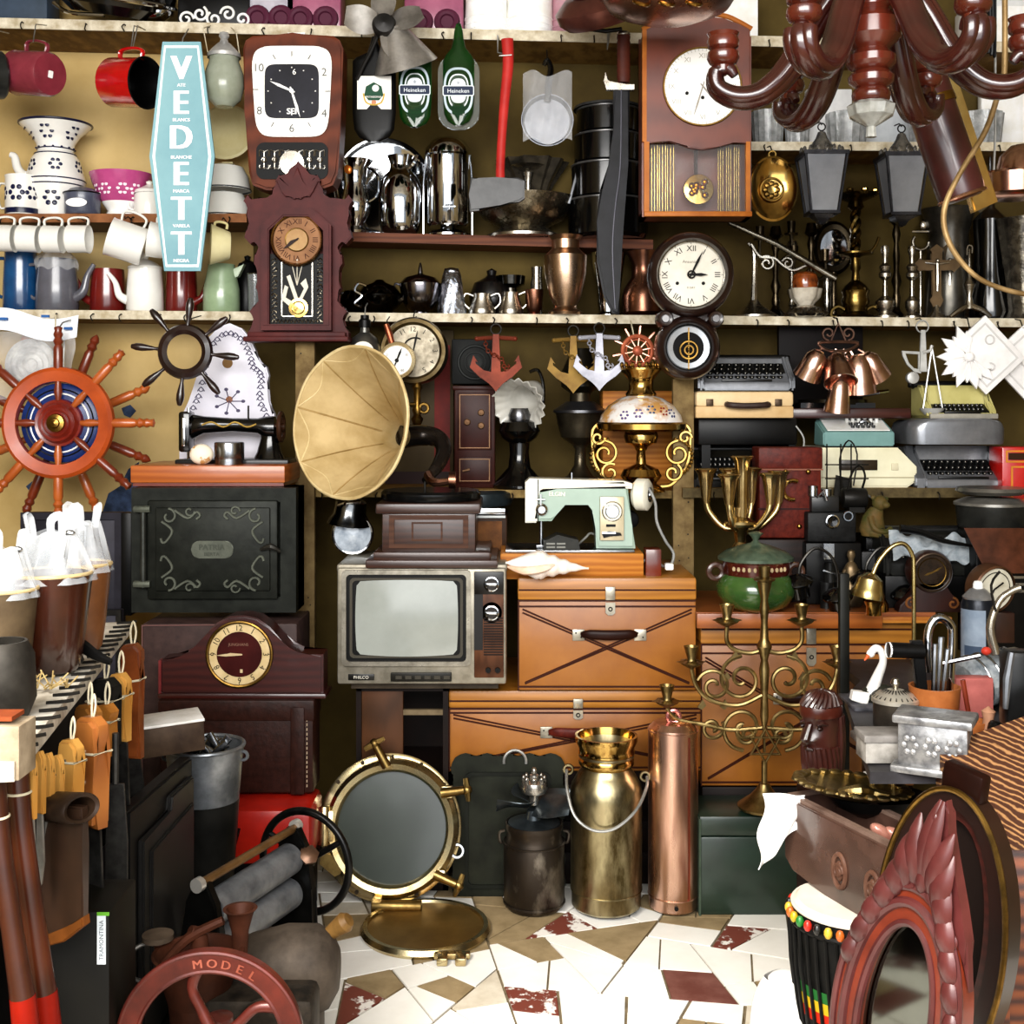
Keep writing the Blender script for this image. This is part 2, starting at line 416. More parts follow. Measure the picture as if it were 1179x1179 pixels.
def flower(mb, pr, a, z, s, mat, n=6, leaf=None):   # petals painted round a vessel
    old = mb.mi; mb.m(mat); A = R(a)
    for i in range(n):
        g = 2*pi*i/n; da = s*cos(g); dz = s*sin(g); r = rad(pr, z+dz)
        q = A+da/max(r, 1)
        mb.at(r*cos(q), r*sin(q), z+dz, rz=math.degrees(q)).ball((0, 0, 0), (.5, s*.42, s*.42), 8)
    mb.at(); mb.mi = old
def disc_dial(mb, r, y, face, nums, size, ink, rr=.8, upright=True, ticks=60, cx=0, cz=0, sx=1):
    mb.m(face); mb.lathe([(0, 0), (r, 0), (r, 1)], (cx, y, cz), 'y', 40)
    for i, t in enumerate(nums):
        if not t: continue
        a = R(90-30*(i+1)); wr(mb, t, ink, size, cx+r*rr*cos(a), y-.4, cz+r*rr*sin(a), 0 if upright else 30*(i+1), sx)
    mb.m(ink)
    for i in range(ticks):
        a = R(6*i*60/ticks); mb.at(cx+r*.95*sin(a), y-.35, cz+r*.95*cos(a), ry=math.degrees(a)).box(-.25, .25, -.1, .1, -r*.03, r*.03)
    mb.at()
def hand(mb, a, l, w, y, cx=0, cz=0, tail=.15):      # clock hand at a degrees clockwise from twelve
    mb.at(cx, y, cz, ry=a).prism([(-w*.5, -l*tail), (w*.5, -l*tail), (w, l*.6), (0, l), (-w, l*.6)], -.4, .4); mb.at()
ROM = ['I', 'II', 'III', 'IIII', 'V', 'VI', 'VII', 'VIII', 'IX', 'X', 'XI', 'XII']
ARA = [str(i) for i in range(1, 13)]
def string(t, mat, pts, r=.7, name='string'):
    return t.p(name, mat).tube(pts, r, 5)
def mug(t, r, h, mat, inner=None, th=1.2, mx=None, off=(0, 0, 0), hr=None, rim=None, taper=1., hz=.5, hh=.6, tk=None):
    """open mug with a strap handle on its local +x side; mx/off place it"""
    b = t.p('body', mat); X = MX.Translation(off) @ (mx or MX.Identity(4)); b.x = X
    pr = [(0, 0), (r*taper*.92, 0), (r*taper, h*.06), (r, h*.94), (r*1.03, h)]
    b.lathe(pr); q = [(r*1.03, h), (r*1.03-th, h)]
    b.m(inner or mat).lathe([(r*1.03, h), (r-th, h*.95), (r*taper-th, h*.08), (0, h*.07)])
    if rim: b.m(rim).torus(r*1.03, th*.7, (0, 0, h), n=32, m=6)
    g = t.p('handle', mat); g.x = X; hr = hr or h*.3
    k = r*(1+taper)/2
    g.tube([(k*.95, 0, h*(hz+hh/2)), (k+hr*.8, 0, h*(hz+hh/2)), (k+hr, 0, h*hz), (k+hr*.7, 0, h*(hz-hh/2)), (k*.95, 0, h*(hz-hh/2))], tk or max(1.3, r*.07), 8, sm=5, flat=1.8)
    return t
# ================================================================== upper left bay: enamel ware
BLU = M('20264e', '141834', .3)
FLOR = M('f3f1ea', 'e6e4de', .22, s=8, coat=.5)
WIRE = M('c8c8c4', '8c8c88', .4, .8)
ROPE = M('d8cfb8', 'b4a888', .8)
# hung mugs on the first rail
t = T('enamel_mug', 'dusty maroon enamel mug hanging bottom outwards under the top shelf', 'mug', 40, 48, 3.38, 'large mugs hung under the top shelf')
mug(t, 25, 54, M('8e3c48', '7a303c', .25, coat=.4), mx=basis((-.86, .46, .16)), off=(24, -16, -42), hr=12)
string(t, WIRE, [(0, 36, 30), (-1, 6, 22), (3, -12, -4)])
b = t.p('price_tag', WHITE); b.x = MX.Translation((24, -16, -42)) @ basis((-.86, .46, .16)); b.prism(rrect(-4, 4, -3, 3, 1), -1, -.2, 'xy')
t = T('enamel_mug', 'bright red enamel mug with black inside hanging under the top shelf', 'mug', 155, 52, 3.38, 'large mugs hung under the top shelf')
mug(t, 28, 52, M('d3141a', 'b80e14', .15, coat=.6), M('080808', r=.3), mx=basis((.9, -.42, -.12)), off=(-28, 4, -42), hr=11, rim=BLACK)
string(t, WIRE, [(-2, 34, 30), (-2, 5, 24), (-1, -10, -6)]); string(t, WIRE, [(2, 34, 28), (2, 5, 24), (1, -10, -6)])
t = T('enamel_mug', 'dark grey mug cut by the frame edge beside the maroon mug', 'mug', -4, 58, 3.38, 'large mugs hung under the top shelf')
mug(t, 27, 40, M('2a2c2a', '1c1e1c', .3), mx=basis((-.8, -.6, -.1)), off=(10, -4, -30), hr=10, rim=WIRE)
string(t, WIRE, [(0, 34, 30), (0, 5, 24), (0, -4, -2)])
t = T('hanging_glass_jar', 'cloudy lidded glass jar hung by a wire right of the blue sign', 'jar', 258, 45, 3.4)
pr = [(0, -78), (10, -78), (19, -70), (23, -55), (22, -40), (17, -26), (17, -20)]
t.p('bowl', M('cfd6c4', 'a8ae94', .15, tr=.5, s=10)).lathe(cup(pr, 1.5))
b = t.p('lid', M('dcdcd8', 'a8a8a8', .3, .5)); b.lathe([(19, -22), (19, -18), (14, -12), (8, -6), (5, -4), (4, 0), (6, 3), (5, 7), (0, 9)])
string(t, ROPE, [(-18, 0, -20), (-26, 8, 15), (-24, 34, 26)]); string(t, ROPE, [(18, 0, -20), (12, 10, 10), (0, 34, 24)])
# long blue sign
t = T('hanging_sign', 'tall pale blue coffin shaped sign lettered in white, hung from the top shelf', 'sign', 209, 48, 3.33)
SB = M('7fa8b2', '93bac0', .45, s=4)
o = [(-22, 0), (22, 0), (38, -132), (22, -264), (-20, -264), (-37, -132)]
b = t.p('panel', SB); b.prism(o, 0, 3); k = lambda f: [(x*f, -132+(z+132)*(1-(1-f)*.3)) for x, z in o]
b.m(WHITE).ring([(x*.9, -132+(z+132)*.965) for x, z in o], [(x*.82, -132+(z+132)*.945) for x, z in o], -.5, .3)
LW = M('ffffff', r=.4)
for ch, z in (('V', -30), ('E', -70), ('D', -110), ('E', -152), ('T', -192), ('T', -232)):
    wr(b, ch, LW, 39, 0, -.6, z, 0, .92, bold=1.9)
for ch, z in (('ATE', -50), ('BLANCS', -90), ('BLANCHE', -133), ('MARCA', -172), ('VARELA', -212), ('NEGRA', -252)):
    wr(b, ch, LW, 5.2, 0, -.6, z, 0, 1.05, bold=.25)
t.p('hanging_hook', WIRE).tube([(0, 2, -4), (0, 6, 6), (0, 30, 24)], .8, 5)
# shelf with flowered jug
def stand(px, D=3.6, key='m1'): return sy(key, px, D)
J = [(0, 0), (23, 0), (24, 3), (25, 18), (33, 38), (33, 44), (27, 66), (20, 76), (21, 84), (27, 94), (38, 104), (40, 107)]
t = T('enamel_jug', 'tall waisted white enamel jug with blue flowers', 'jug', 64, stand(64), 3.6)
b = t.p('body', FLOR); b.lathe(cup(J, 1.5)); b.m(BLU).torus(40, 1.4, (0, 0, 107), m=6)
for z, r in ((78, 20.4), (72, 23), (42, 33.2), (36, 32)): b.torus(r, .8, (0, 0, z), m=5)
for a in (-150, -90, -30): flower(b, J, a, 95, 6, BLU); flower(b, J, a+20, 57, 5.5, BLU); flower(b, J, a+10, 20, 7, BLU)
for i in range(14): b.at(21*cos(2*pi*i/14), 21*sin(2*pi*i/14), 79).m(BLU).ball((0, 0, 0), (1.5, 1.5, 1.2), 6)
b.at()
t.p('spout', FLOR).tube([(-30, 0, 48), (-38, 0, 50), (-44, 0, 58), (-47, 0, 70), (-52, 0, 73)], [6, 5.5, 5, 4.5, 3.4], 10, sm=4)
t = T('enamel_mug', 'white mug with blue flowers at the foot of the flowered jug', 'mug', 26, stand(26, 3.555), 3.555)
mug(t, 19, 45, FLOR, mx=MX.Rotation(pi, 4, 'Z'), hr=9)
b = t.p('flower_print', BLU); flower(b, [(19, 0), (19, 45)], -90, 24, 7, BLU); flower(b, [(19, 0), (19, 45)], -150, 24, 6, BLU); flower(b, [(19, 0), (19, 45)], -35, 24, 6, BLU)
b.lathe([(19.3, 1), (19.5, 4), (19.3, 7)])
t = T('enamel_pot', 'small slate grey pot with white oval label on the brown shelf', 'pot', 95, stand(95, 3.555), 3.555)
b = t.p('body', M('5c6070', '4a4e5e', .3, coat=.4)); pr = [(0, 0), (18, 0), (20, 3), (20, 20), (21, 25)]; b.lathe(cup(pr, 1.4))
b.m(BLACK).torus(21, .9, (0, 0, 25), m=6)
t.p('label', WHITE).lathe([(0, 0), (12, 0), (12, .6)], (0, -20.2, 12), 'y', 24, sx=1, sy=.42)
t.p('lid', M('5c6070', '4a4e5e', .3, coat=.4)).lathe([(20, 25), (14, 30), (4, 33), (0, 33)])
t = T('enamel_bowl', 'pink enamel bowl with white flower print on a white foot', 'bowl', 140, stand(140, 3.6), 3.6)
PK = M('c45a90', 'b04a80', .25, coat=.4); pr = [(0, 0), (16, 0), (17, 3), (14, 8), (24, 20), (33, 40), (36, 50)]
b = t.p('bowl', PK); b.lathe(cup(pr, 1.4)); b.m(WHITE).lathe([(16.4, 0), (17.4, 3), (14.4, 8), (22, 17), (17, 10), (14, 5)])
for a in (-110, -70, -40, -140): flower(b, pr, a, 30, 5, M('f6e6ee', r=.4))
t = T('enamel_pot', 'small white lidded pot behind the edge of the blue sign', 'pot', 172, stand(172, 3.56), 3.56)
t.p('body', ENAM).lathe([(0, 0), (17, 0), (17.5, 3), (17, 22), (16, 25), (0, 25)]); t.p('lid', ENAM).lathe([(17.5, 25), (16, 29), (6, 34), (3, 36), (4, 39), (0, 41)])
t.p('handle', ENAM).tube([(-16, 0, 20), (-23, 0, 20), (-24, 0, 10), (-16, 0, 6)], 1.4, 6, sm=4)
for i, (z, lb) in enumerate(((0, 'lower white enamel bowl of the upside down pair by the sign'), (31, 'upper white enamel bowl of the upside down pair by the sign'))):
    b = S('enamel_bowl', lb, 'bowl', ENAM, 258, stand(258, 3.6)-z, 3.6, 'upside down white bowls')
    b.lathe([(31, 0), (30, 3), (28, 16), (22, 27), (13, 30), (0, 30.5)]); b.m(M('20242c', r=.3)).torus(30.5, .9, (0, 0, 1.2), m=6)
b = S('enamel_basin', 'cream basin standing on edge behind the glass jar', 'basin', CREAM, 262, stand(262, 3.66), 3.66)
b.at(0, 0, 100, rx=-8).lathe([(0, 0), (18, 0), (30, -6), (33, -8), (30, -9), (18, -4), (0, -4)], ax='y')
b.at().box(-6, 6, -2, 8, 62, 68)
# row of hung white mugs on the brown shelf
for i, (px, py, r, h, d, lb) in enumerate(((6, 250, 15.5, 23, (1, 0, -.03), 'leftmost of the row of hung small white mugs'), (33, 250, 15.5, 24, (1, .03, -.06), 'second from left of the hung small white mugs'),
        (61, 251, 15.5, 23, (1, -.02, -.03), 'third from left of the hung small white mugs'), (90, 251, 16, 25, (1, .02, -.02), 'rightmost of the row of hung small white mugs'))):
    t = T('white_mug', lb, 'mug', px, py, 3.46, 'white mugs hung from the brown shelf')
    mug(t, r, h, ENAM, mx=basis(d), off=(-h/2, 0, -24), hr=9, tk=1.4, hh=.85)
    t.p('hook', IRON).tube([(0, 20, 0), (0, 4, 1), (0, 0, -1), (0, -1, 1)], .7, 5)
t = T('white_mug', 'larger white mug hanging tilted left of the blue sign', 'mug', 146, 250, 3.46, 'white mugs hung from the brown shelf')
mug(t, 22, 41, ENAM, mx=basis((-1, -.25, .32)), off=(20, 2, -35), hr=13, tk=1.6, hh=.62)
t.p('hook', IRON).tube([(0, 20, 0), (0, 4, 1), (-2, 0, -2), (-2, -1, 1)], .7, 5)
t = T('white_mug', 'white mug half hidden behind the lower end of the blue sign', 'mug', 192, 253, 3.46, 'white mugs hung from the brown shelf')
mug(t, 20, 34, ENAM, mx=basis((-1, -.2, .15)), off=(14, 0, -28), hr=8)
t.p('hook', IRON).tube([(0, 20, 0), (0, 4, 2), (0, 0, -1)], .7, 5)
t = T('white_mug', 'cream yellow mug hanging right of the blue sign tip', 'mug', 256, 252, 3.46, 'white mugs hung from the brown shelf')
mug(t, 23, 22, CREAM, mx=basis((-1, -.3, .03)), off=(9, 0, -31), hr=7, taper=.7)
t.p('hook', IRON).tube([(0, 20, 0), (0, 4, 2), (0, 0, -1)], .7, 5)
# coffee pots on the long shelf
def s3(px, D=3.6): return sy('s3', px, D)
def pot(lb, px, D, r, h, mat, sp=0, hd=0, lid=True, taper=.82, grp='enamel coffee pots on the long shelf'):
    t = T('coffee_pot', lb, 'coffee pot', px, s3(px, D), D, grp)
    pr = [(0, 0), (r*.93, 0), (r, h*.05), (r*.98, h*.5), (r*taper, h*.97), (r*taper, h)]
    t.p('body', mat).lathe(cup(pr, 1.3))
    if lid: t.p('lid', mat).lathe([(r*taper+1, h), (r*taper+.5, h+2), (r*.6, h+7), (r*.3, h+10), (3, h+11), (5, h+15), (3.5, h+18), (0, h+19)])
    if sp: t.p('spout', mat).tube([(sp*r*.8, -3, h*.25), (sp*(r+7), -4, h*.38), (sp*(r+12), -4, h*.68), (sp*(r+20), -5, h*.9)], [r*.28, r*.22, r*.15, r*.11], 10, sm=5)
    if hd: t.p('handle', mat).tube([(hd*r*.85, -2, h*.9), (hd*(r+10), -3, h*.86), (hd*(r+13), -3, h*.55), (hd*(r+5), -2, h*.28), (hd*r*.9, -2, h*.25)], 2, 8, sm=5)
    return t
pot('cobalt blue enamel coffee pot on the long shelf', 24, 3.58, 20, 68, M('1f5684', '163f68', .2, coat=.5), 0, -1, False, .9)
t = pot('grey enamel coffee pot wrapped in plastic at the top', 66, 3.56, 24, 60, M('6a6a72', '58585f', .25, coat=.4), 1, -1, False, .85)
def crumple(a, s): return lambda u, v: None
def bagtop(mb, r, h0, h1, n=26, amp=.12, sd=1, closed=True):
    q = random.Random(sd); ph = [q.uniform(0, 6) for _ in range(6)]
    def f(u, v):
        a = 2*pi*u; k = 1+amp*(sin(5*a+ph[0]+4*v)+.7*sin(9*a+ph[1]-5*v)+.5*sin(14*a+ph[2]))*(.3+v*.7)
        rr = r*((1-v**3) if closed else 1)*k
        return (rr*cos(a), rr*sin(a), h0+(h1-h0)*v+2*sin(7*a+ph[3])*(1-v))
    return mb.sheet(f, n*2, 8)
bagtop(t.p('plastic_wrap', PLAST), 23, 48, 76, sd=3)
MRN = M('7c2420', '641a18', .2, coat=.5)
pot('short maroon enamel coffee pot beside the grey pot', 124, 3.6, 20, 50, MRN, -1, 0, False, .92)
pot('white enamel teapot with domed lid and curved spout', 167, 3.56, 21, 50, ENAM, -1, 0, True, .9)
pot('maroon enamel pot under the tip of the blue sign', 209, 3.6, 18, 50, MRN, 1, 0, False, .95)
t = pot('pale sage green enamel pitcher with pointed lip', 255, 3.57, 21, 56, M('a4b896', '8ea280', .25, coat=.4), 0, 0, False, .72)
t.p('lip', M('c4d0b8', 'a4b896', .25, coat=.4)).prism([(14, 50), (27, 56), (20, 42), (15, 40)], -6, 6, b=.8)
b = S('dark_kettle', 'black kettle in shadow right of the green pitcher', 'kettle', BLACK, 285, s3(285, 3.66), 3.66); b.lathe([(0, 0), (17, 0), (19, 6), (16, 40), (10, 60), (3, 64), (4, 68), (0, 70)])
t = T('glass_tumbler', 'clear glass tumbler left of the maroon carved clock', 'glass', 294, s3(294, 3.56), 3.56)
t.p('bowl', M('dfe3e3', r=.08, tr=.8)).lathe(cup([(0, 0), (7, 0), (8, 4), (9, 45)], 1)); t.p('rim', CHROME).torus(9, .8, (0, 0, 45), m=5)
# clear plastic bag with a white printed header
t = T('plastic_bag', 'clear plastic bag with printed white header holding a ribbed saucer', 'bag', 42, 362, 3.44)
b = t.p('header', M('f4f6f8', 'd8e2ee', .4, s=25, lo=.4, hi=.7))
b.sheet(lambda u, v: (-55+u*103, 2*sin(u*9)-6*v, 4+5*sin(u*6+.6)-26*v-u*6), 24, 4, .6)
b.m(M('3c6ca8', r=.5))
for i, (x, z) in enumerate(((-40, -1), (8, 2), (34, -12))): b.box(x, x+9, -7, -4, z-6, z-3)
b = t.p('bag', PLAST); b.sheet(lambda u, v: (-52+u*96+2*sin(v*8), -4-10*sin(pi*v)*sin(pi*u)+1.5*sin(u*25+v*9), -20-78*v), 24, 14)
t.p('saucer', M('d8d8d4', 'a0a0a0', .3, s=20)).lathe([(0, 0), (6, 0), (8, -2), (12, 0), (15, -2), (19, 0), (22, -2), (26, 0), (30, -3), (30, -1), (0, 3)], (-7, 4, -58), 'y', 36)
t.p('string', ROPE).tube([(22, 0, 0), (23, -4, -30), (24, -4, -38)], .9, 5)
# ================================================================== upper middle bay
t = T('wall_clock', 'brown wooden wall clock with square white dial and black centre', 'clock', 338, 130, 3.40)
W1 = M('723a20', '542814', .5, s=9, k='w', st=(1.6, 1, .5))
o = [(-57, 72), (-54, 82), (-46, 87), (0, 90), (46, 87), (54, 82), (58, 72), (56, 0), (52, -70), (46, -84), (30, -90), (-30, -90), (-46, -84), (-50, -70), (-55, 0)]
t.p('case', W1).prism(o, -8, 33, b=3)
sq = lambda w, h, bl: [(w*(abs(cos(a))**bl)*math.copysign(1, cos(a)), h*(abs(sin(a))**bl)*math.copysign(1, sin(a))) for a in [2*pi*i/40 for i in range(40)]]
d = t.p('dial', M('f6f4ee', r=.3)); d.at(0, 0, 22).prism([(x*(1-.0012*(52-z)), z) for x, z in sq(47, 52, .35)], -11, -8, b=1)
d.m(M('1c1c24', '2a2a34', .45)).prism(sq(31, 31, .3), -11.8, -10.9)
for tx, x, z in (('10', -37, 27), ('2', 37, 22), ('8', -37, -22), ('4', 37, -25), ('6', 0, -42)): wr(d, tx, M('6a6a66', r=.5), 13, x, -11.5, z)
for x, z, a in ((-20, 39, -30), (0, 43, 0), (20, 39, 30), (-41, 2, 90), (41, 0, 90), (-22, -38, 30), (20, -38, -30)): d.at(x, 0, 22+z, ry=a).m(M('6a6a66', r=.5)).box(-.5, .5, -11.6, -11.2, -3, 3)
d.at(0, 0, 22); wr(d, 'SEI', WHITE, 9.5, 0, -12.2, -23, bold=.4); wr(d, '6', WHITE, 9, 3, -12.2, 22)
d.m(WHITE); 
for i in range(12): a = R(30*i); d.ball((27*sin(a), -12, 27*cos(a)), .9, 6)
hnd = t.p('hands', M('fbfbf8', r=.3)); hand(hnd, 162, 32, 1.6, -13, 0, 22); hand(hnd, -66, 27, 1.6, -13.6, 0, 22); hnd.cyl(2.5, -14.5, -12.5, (0, 0, 22), 'y')
w = t.p('pendulum_window', M('0a0a0a', r=.5)); w.at(0, 0, -58).prism(rrect(-41, 41, -20, 22, 9), -9.5, -8)
w.m(SILVER)
for x in (-32, -20, -8, 8, 20, 32):
    w.torus(2.6, .9, (x, -10, 2), 'y', 14, 5); w.box(x-.5, x+.5, -10, -9.5, -8, 12)
    for s_ in (-1, 1): w.tube([(x, -10, 11), (x+s_*5, -10, 13), (x+s_*5, -10, 6)], .6, 5, sm=3); w.tube([(x, -10, -7), (x+s_*5, -10, -8), (x+s_*5, -10, -4)], .6, 5, sm=3)
w.at()
t.p('pendulum', SILVER).lathe([(0, 0), (14, 1), (14, 2.5), (0, 3)], (0, -13, -60), 'y', 30)
t.p('hanger', WHITE).box(-10, 10, 18, 22, 86, 98)
# maroon gingerbread clock
t = T('mantel_clock', 'maroon carved gingerbread clock with copper dial and painted glass', 'clock', 343, 389, 3.36)
half = [(0, 204), (5, 197), (10, 195), (13, 187), (22, 188), (26, 181), (24, 176), (30, 172), (28, 165), (36, 160), (44, 162), (54, 158), (58, 165), (63, 158), (57, 150), (60, 141), (55, 132), (60, 124), (62, 116), (55, 108), (50, 112), (46, 108), (44, 104), (50, 96), (51, 86), (46, 78), (47, 66), (49, 58), (45, 52), (44, 42), (52, 36), (56, 30), (50, 22), (52, 14), (58, 7), (58, 0)]
t.p('backboard', W_MAR).prism(half+[(-x, z) for x, z in half[::-1][:-1]], 0, 22, b=1.2)
c = t.p('crest', W_MAR); hc = [(0, 196), (6, 180), (10, 172), (20, 184), (24, 180), (18, 168), (14, 162), (8, 163), (4, 159), (0, 161)]
c.prism(hc+[(-x, z) for x, z in hc[::-1][1:-1]], -5, 2, b=1)
fr = t.p('door', W_MAR)
oc = [(-40, 8), (40, 8), (40, 128), (18, 148), (-18, 148), (-40, 128)]; ic = [(-31, 15), (31, 15), (31, 122), (14, 138), (-14, 138), (-31, 122)]
fr.ring(oc, ic, -12, 0); fr.ring([(x*.94, 6+z*.955) for x, z in oc], [(x*1.04, z*1.02-1) for x, z in ic], -13.5, -11)
GL = t.p('painted_glass', M('0c0b0a', r=.5), fr); GL.box(-32, 32, -5, -2, 14, 96)
GL.m(SILVER)
rr_ = random.Random(4)
for sx in (-26, 26):
    for i in range(15):
        z = 18+i*5; GL.tube([(sx-3, -5.5, z), (sx+rr_.uniform(-2, 2), -5.5, z+3), (sx+3, -5.5, z+rr_.uniform(-1, 4))], .8, 4, sm=2)
for i in range(14): x = -28+i*4.3; GL.tube([(x, -5.5, 17), (x+2, -5.5, 21), (x+4, -5.5, 17)], .7, 4, sm=2)
for q in ((-18, 24, 24), (17, 24, 24)): GL.box(q[0], q[0]+.9, -5.6, -5, 24, 92)
GL.box(-18, 18, -5.6, -5, 24, 25)
WF = M('ded8c8', r=.5)
for o_ in ([(-2, 30), (-18, 44), (-14, 60), (-10, 58), (-13, 46), (0, 38)], [(0, 36), (-12, 70), (-8, 72), (3, 40)], [(2, 36), (13, 58), (10, 68), (4, 62), (8, 56), (0, 40)]): GL.m(WF).prism(o_, -6, -5)
for x, z in ((-6, 84), (0, 89), (6, 84)): GL.tube([(0, -5.6, 60), (x, -5.6, z)], .5, 4); GL.ball((x, -5.6, z), (2.6, .5, 1.8), 8)
d = t.p('dial', M('c98a58', '9a5c34', .35, .4, s=15)); disc_dial(d, 27, -6, M('a87c56', '845c3a', .5, s=12), ROM, 9, M('4a2412', r=.6), .78, False, 0, 0, 112)
d.m(M('c8a878', 'a8845a', .5)).lathe([(0, 0), (13, 0), (13, 1)], (0, -7.4, 112), 'y', 30); d.m(BRASSO).torus(13, .7, (0, -7.6, 112), 'y', 30, 5)
d.m(M('2a1008', r=.5)); hand(d, 235, 19, 1.6, -9, 0, 112); hand(d, 245, 11, 1.8, -8.6, 0, 112)
t.p('bezel', M('c8b89c', '9a8a6a', .2, 1)).lathe([(27, 0), (29, -3), (31, -1), (30, 3), (27, 3)], (0, -8, 112), 'y', 44)
t.p('pendulum', BRASSP).lathe([(0, 0), (11, 1), (11, 2), (0, 3)], (2, -9, 34), 'y', 26).torus(7, .8, (2, -9, 34), 'y', 20, 5)
b = t.p('plinth', W_MAR); b.box(-60, 60, -16, 24, -5, 1, 1.5); b.box(-56, 56, -12, 22, 0, 6, 1)
# metal fan with cone
t = T('metal_fan_lamp', 'dull metal fan blades over a cone shade hanging at the top', 'lamp', 440, 30, 3.36)
MT = M('c4c0ba', '8c8882', .35, .8, s=15)
hub = t.p('hub', M('3c3a38', '22201e', .4, .6)); hub.lathe([(0, -16), (8, -14), (13, -6), (14, 4), (11, 10), (0, 12)], (3, -6, -2), V((.1, -1, .1)))
for i, a in enumerate((20, 92, 165, 300)):
    b = t.p('blade', MT); ca, sa = cos(R(a)), sin(R(a))
    def f(u, v, ca=ca, sa=sa):
        l = 10+36*v; w = (u-.5)*(12+18*sin(pi*min(1, v*.75+.15))); y = -8+(u-.5)*12
        return (3+l*ca-w*sa, y, -2+l*sa+w*ca)
    b.sheet(f, 6, 8, .7)
t.p('shade', MT).at(0, 0, 0).lathe([(10, 0), (38, -46), (38.6, -46), (11, 1), (10, 0)], (14, -2, -1), V((-.28, -.42, 1)), 36)
t.p('bracket', M('2a2826', r=.4, m=.5)).tube([(-4, 0, -8), (-14, 2, -30), (-22, 4, -44), (-30, 8, -60)], 2.4, 8, sm=4)
string(t, IRON, [(3, 0, 6), (3, 34, 10)], 1)
# flattened bottles
def flat_bottle(lb, px, py, D, w, h, mat, nk, grp='flattened bottles hung under the top shelf'):
    t = T('flattened_bottle', lb, 'bottle', px, py, D, grp)
    L_ = []
    for z, a in ((0, 3), (-8, 5), (-nk*.5, 6), (-nk*.8, 8), (-nk*1.05, w*.42), (-nk*1.25, w*.5), (-h*.72, w*.5), (-h*.88, w*.46), (-h*.96, w*.34), (-h, w*.12)):
        L_.append([(a*cos(g), 4.2*sin(g)-(1.5 if z < -h*.7 else 0), z) for g in [2*pi*i/20 for i in range(20)]])
    t.p('body', mat).loft(L_)
    t.p('hook', IRON).tube([(0, 0, -2), (0, 6, 5), (0, 28, 9)], .8, 5)
    return t
t = flat_bottle('black flattened bottle with square white label', 431, 43, 3.39, 50, 121, M('050505', '0a0a0a', .34), 22)
b = t.p('label', M('f2f0ea', r=.5)); b.box(-19, 20, -5.4, -4.2, -84, -46)
LG = M('20503a', r=.5); b.m(LG).prism([(-9, -58), (0, -53), (9, -58), (11, -68), (6, -74), (-6, -74), (-11, -68)], -5.7, -5.3)
b.m(M('f2f0ea', r=.5)).ball((2, -5.7, -60), (4, .5, 4), 10); b.m(M('d8b860', r=.5)).tube([(-12, -5.7, -66), (-9, -5.7, -76), (0, -5.7, -79), (9, -5.7, -76), (12, -5.7, -66)], .9, 4, sm=3)
wr(b, 'PATAGONIA', M('f2f0ea', r=.5), 3.2, 0, -5.9, -70)
b.m(M('c89070', r=.5)).ball((0, -5.7, -76), (3, .4, 2.4), 8)
def heine(t, dz):
    b = t.p('label', M('c8d4dc', 'a8b8c0', r=.4)); S1 = M('e4eaee', r=.35); G1 = M('173d1c', r=.3); K1 = M('22304a', r=.4)
    b.at(0, 0, dz).ring(sq(17, 27, .7), sq(14.5, 24.5, .7), -5.2, -4.4); b.m(S1).prism(sq(12, 19.5, .75), -5.3, -4.5); b.m(G1).prism(sq(10.5, 18, .75), -5.5, -5.2)
    b.m(S1).prism(sq(9, 14, .7), -5.8, -5.4); b.prism(rrect(-18, 18, -6, 6, 2), -6.1, -5.7); b.m(K1).prism(rrect(-17, 17, -5, 5, 1.5), -6.4, -6)
    b.at(); wr(b, 'Heineken', S1, 6.6, 0, -6.6, dz-.3); wr(b, '*', M('404a60', r=.5), 9, 0, -6, dz+9)
t = flat_bottle('green flattened beer bottle partly hidden by the cone shade', 478, 47, 3.41, 38, 100, GLASSG, 18); heine(t, -58)
t = flat_bottle('green flattened beer bottle on a clear plate beside the red axe', 528, 28, 3.38, 36, 117, GLASSG, 34); heine(t, -78)
t.p('glass_plate', M('e8efe8', r=.06, tr=.9)).prism(rrect(-24, 24, -121, -34, 20, 6), 2, 6, b=1)
# axe hung by its handle
t = T('axe', 'axe with red painted handle hanging head down', 'axe', 582, 45, 3.36)
t.p('handle', M('c03a34', 'a82c28', .4, s=12)).tube([(2, 0, 0), (3, 0, -30), (-1, 0, -70), (-4, 0, -110), (-6, 0, -150), (-5, 0, -172)], [7, 6.2, 5.5, 5, 5, 5.5], 12, sm=4, flat=.7)
b = t.p('head', M('1a1a1a', '3c3c3c', .32, .55, s=30)); b.prism([(-40, -160), (-30, -163), (-10, -160), (14, -160), (22, -164), (22, -184), (16, -188), (-6, -190), (-30, -198), (-41, -199), (-42, -180)], -6, 6, b=2)
t.p('hanging_wire', WIRE).tube([(-7, -3, -20), (7, -6, -20), (7, 2, -18), (-9, 5, -14), (-9, 6, 6), (-8, 34, 10)], .9, 5)
# pan and plastic bag
t = T('frying_pan', 'grey pan wrapped in clear plastic hanging by its black handle', 'pan', 630, 66, 3.5)
t.p('body', M('7c7e84', '66686e', .35, .6)).lathe([(0, 0), (26, 0), (29, -8), (30, -8), (28, 2), (0, 2)], (0, 0, -74), 'y', 40)
t.p('handle', BLKG).tube([(-4, -2, -10), (0, -4, -4), (4, -2, -14), (2, -4, -28), (0, -8, -52)], [2.5, 3, 3.4, 4, 4], 8, sm=4)
t.p('plastic_wrap', PLAST).sheet(lambda u, v: (-28+56*u, -11-4*sin(pi*u)+1.5*sin(18*u+6*v), -22-78*v+4*sin(9*u)), 20, 14)
t.p('hook', IRON).tube([(0, -3, -4), (0, 8, 8), (0, 14, 12)], .8, 5)
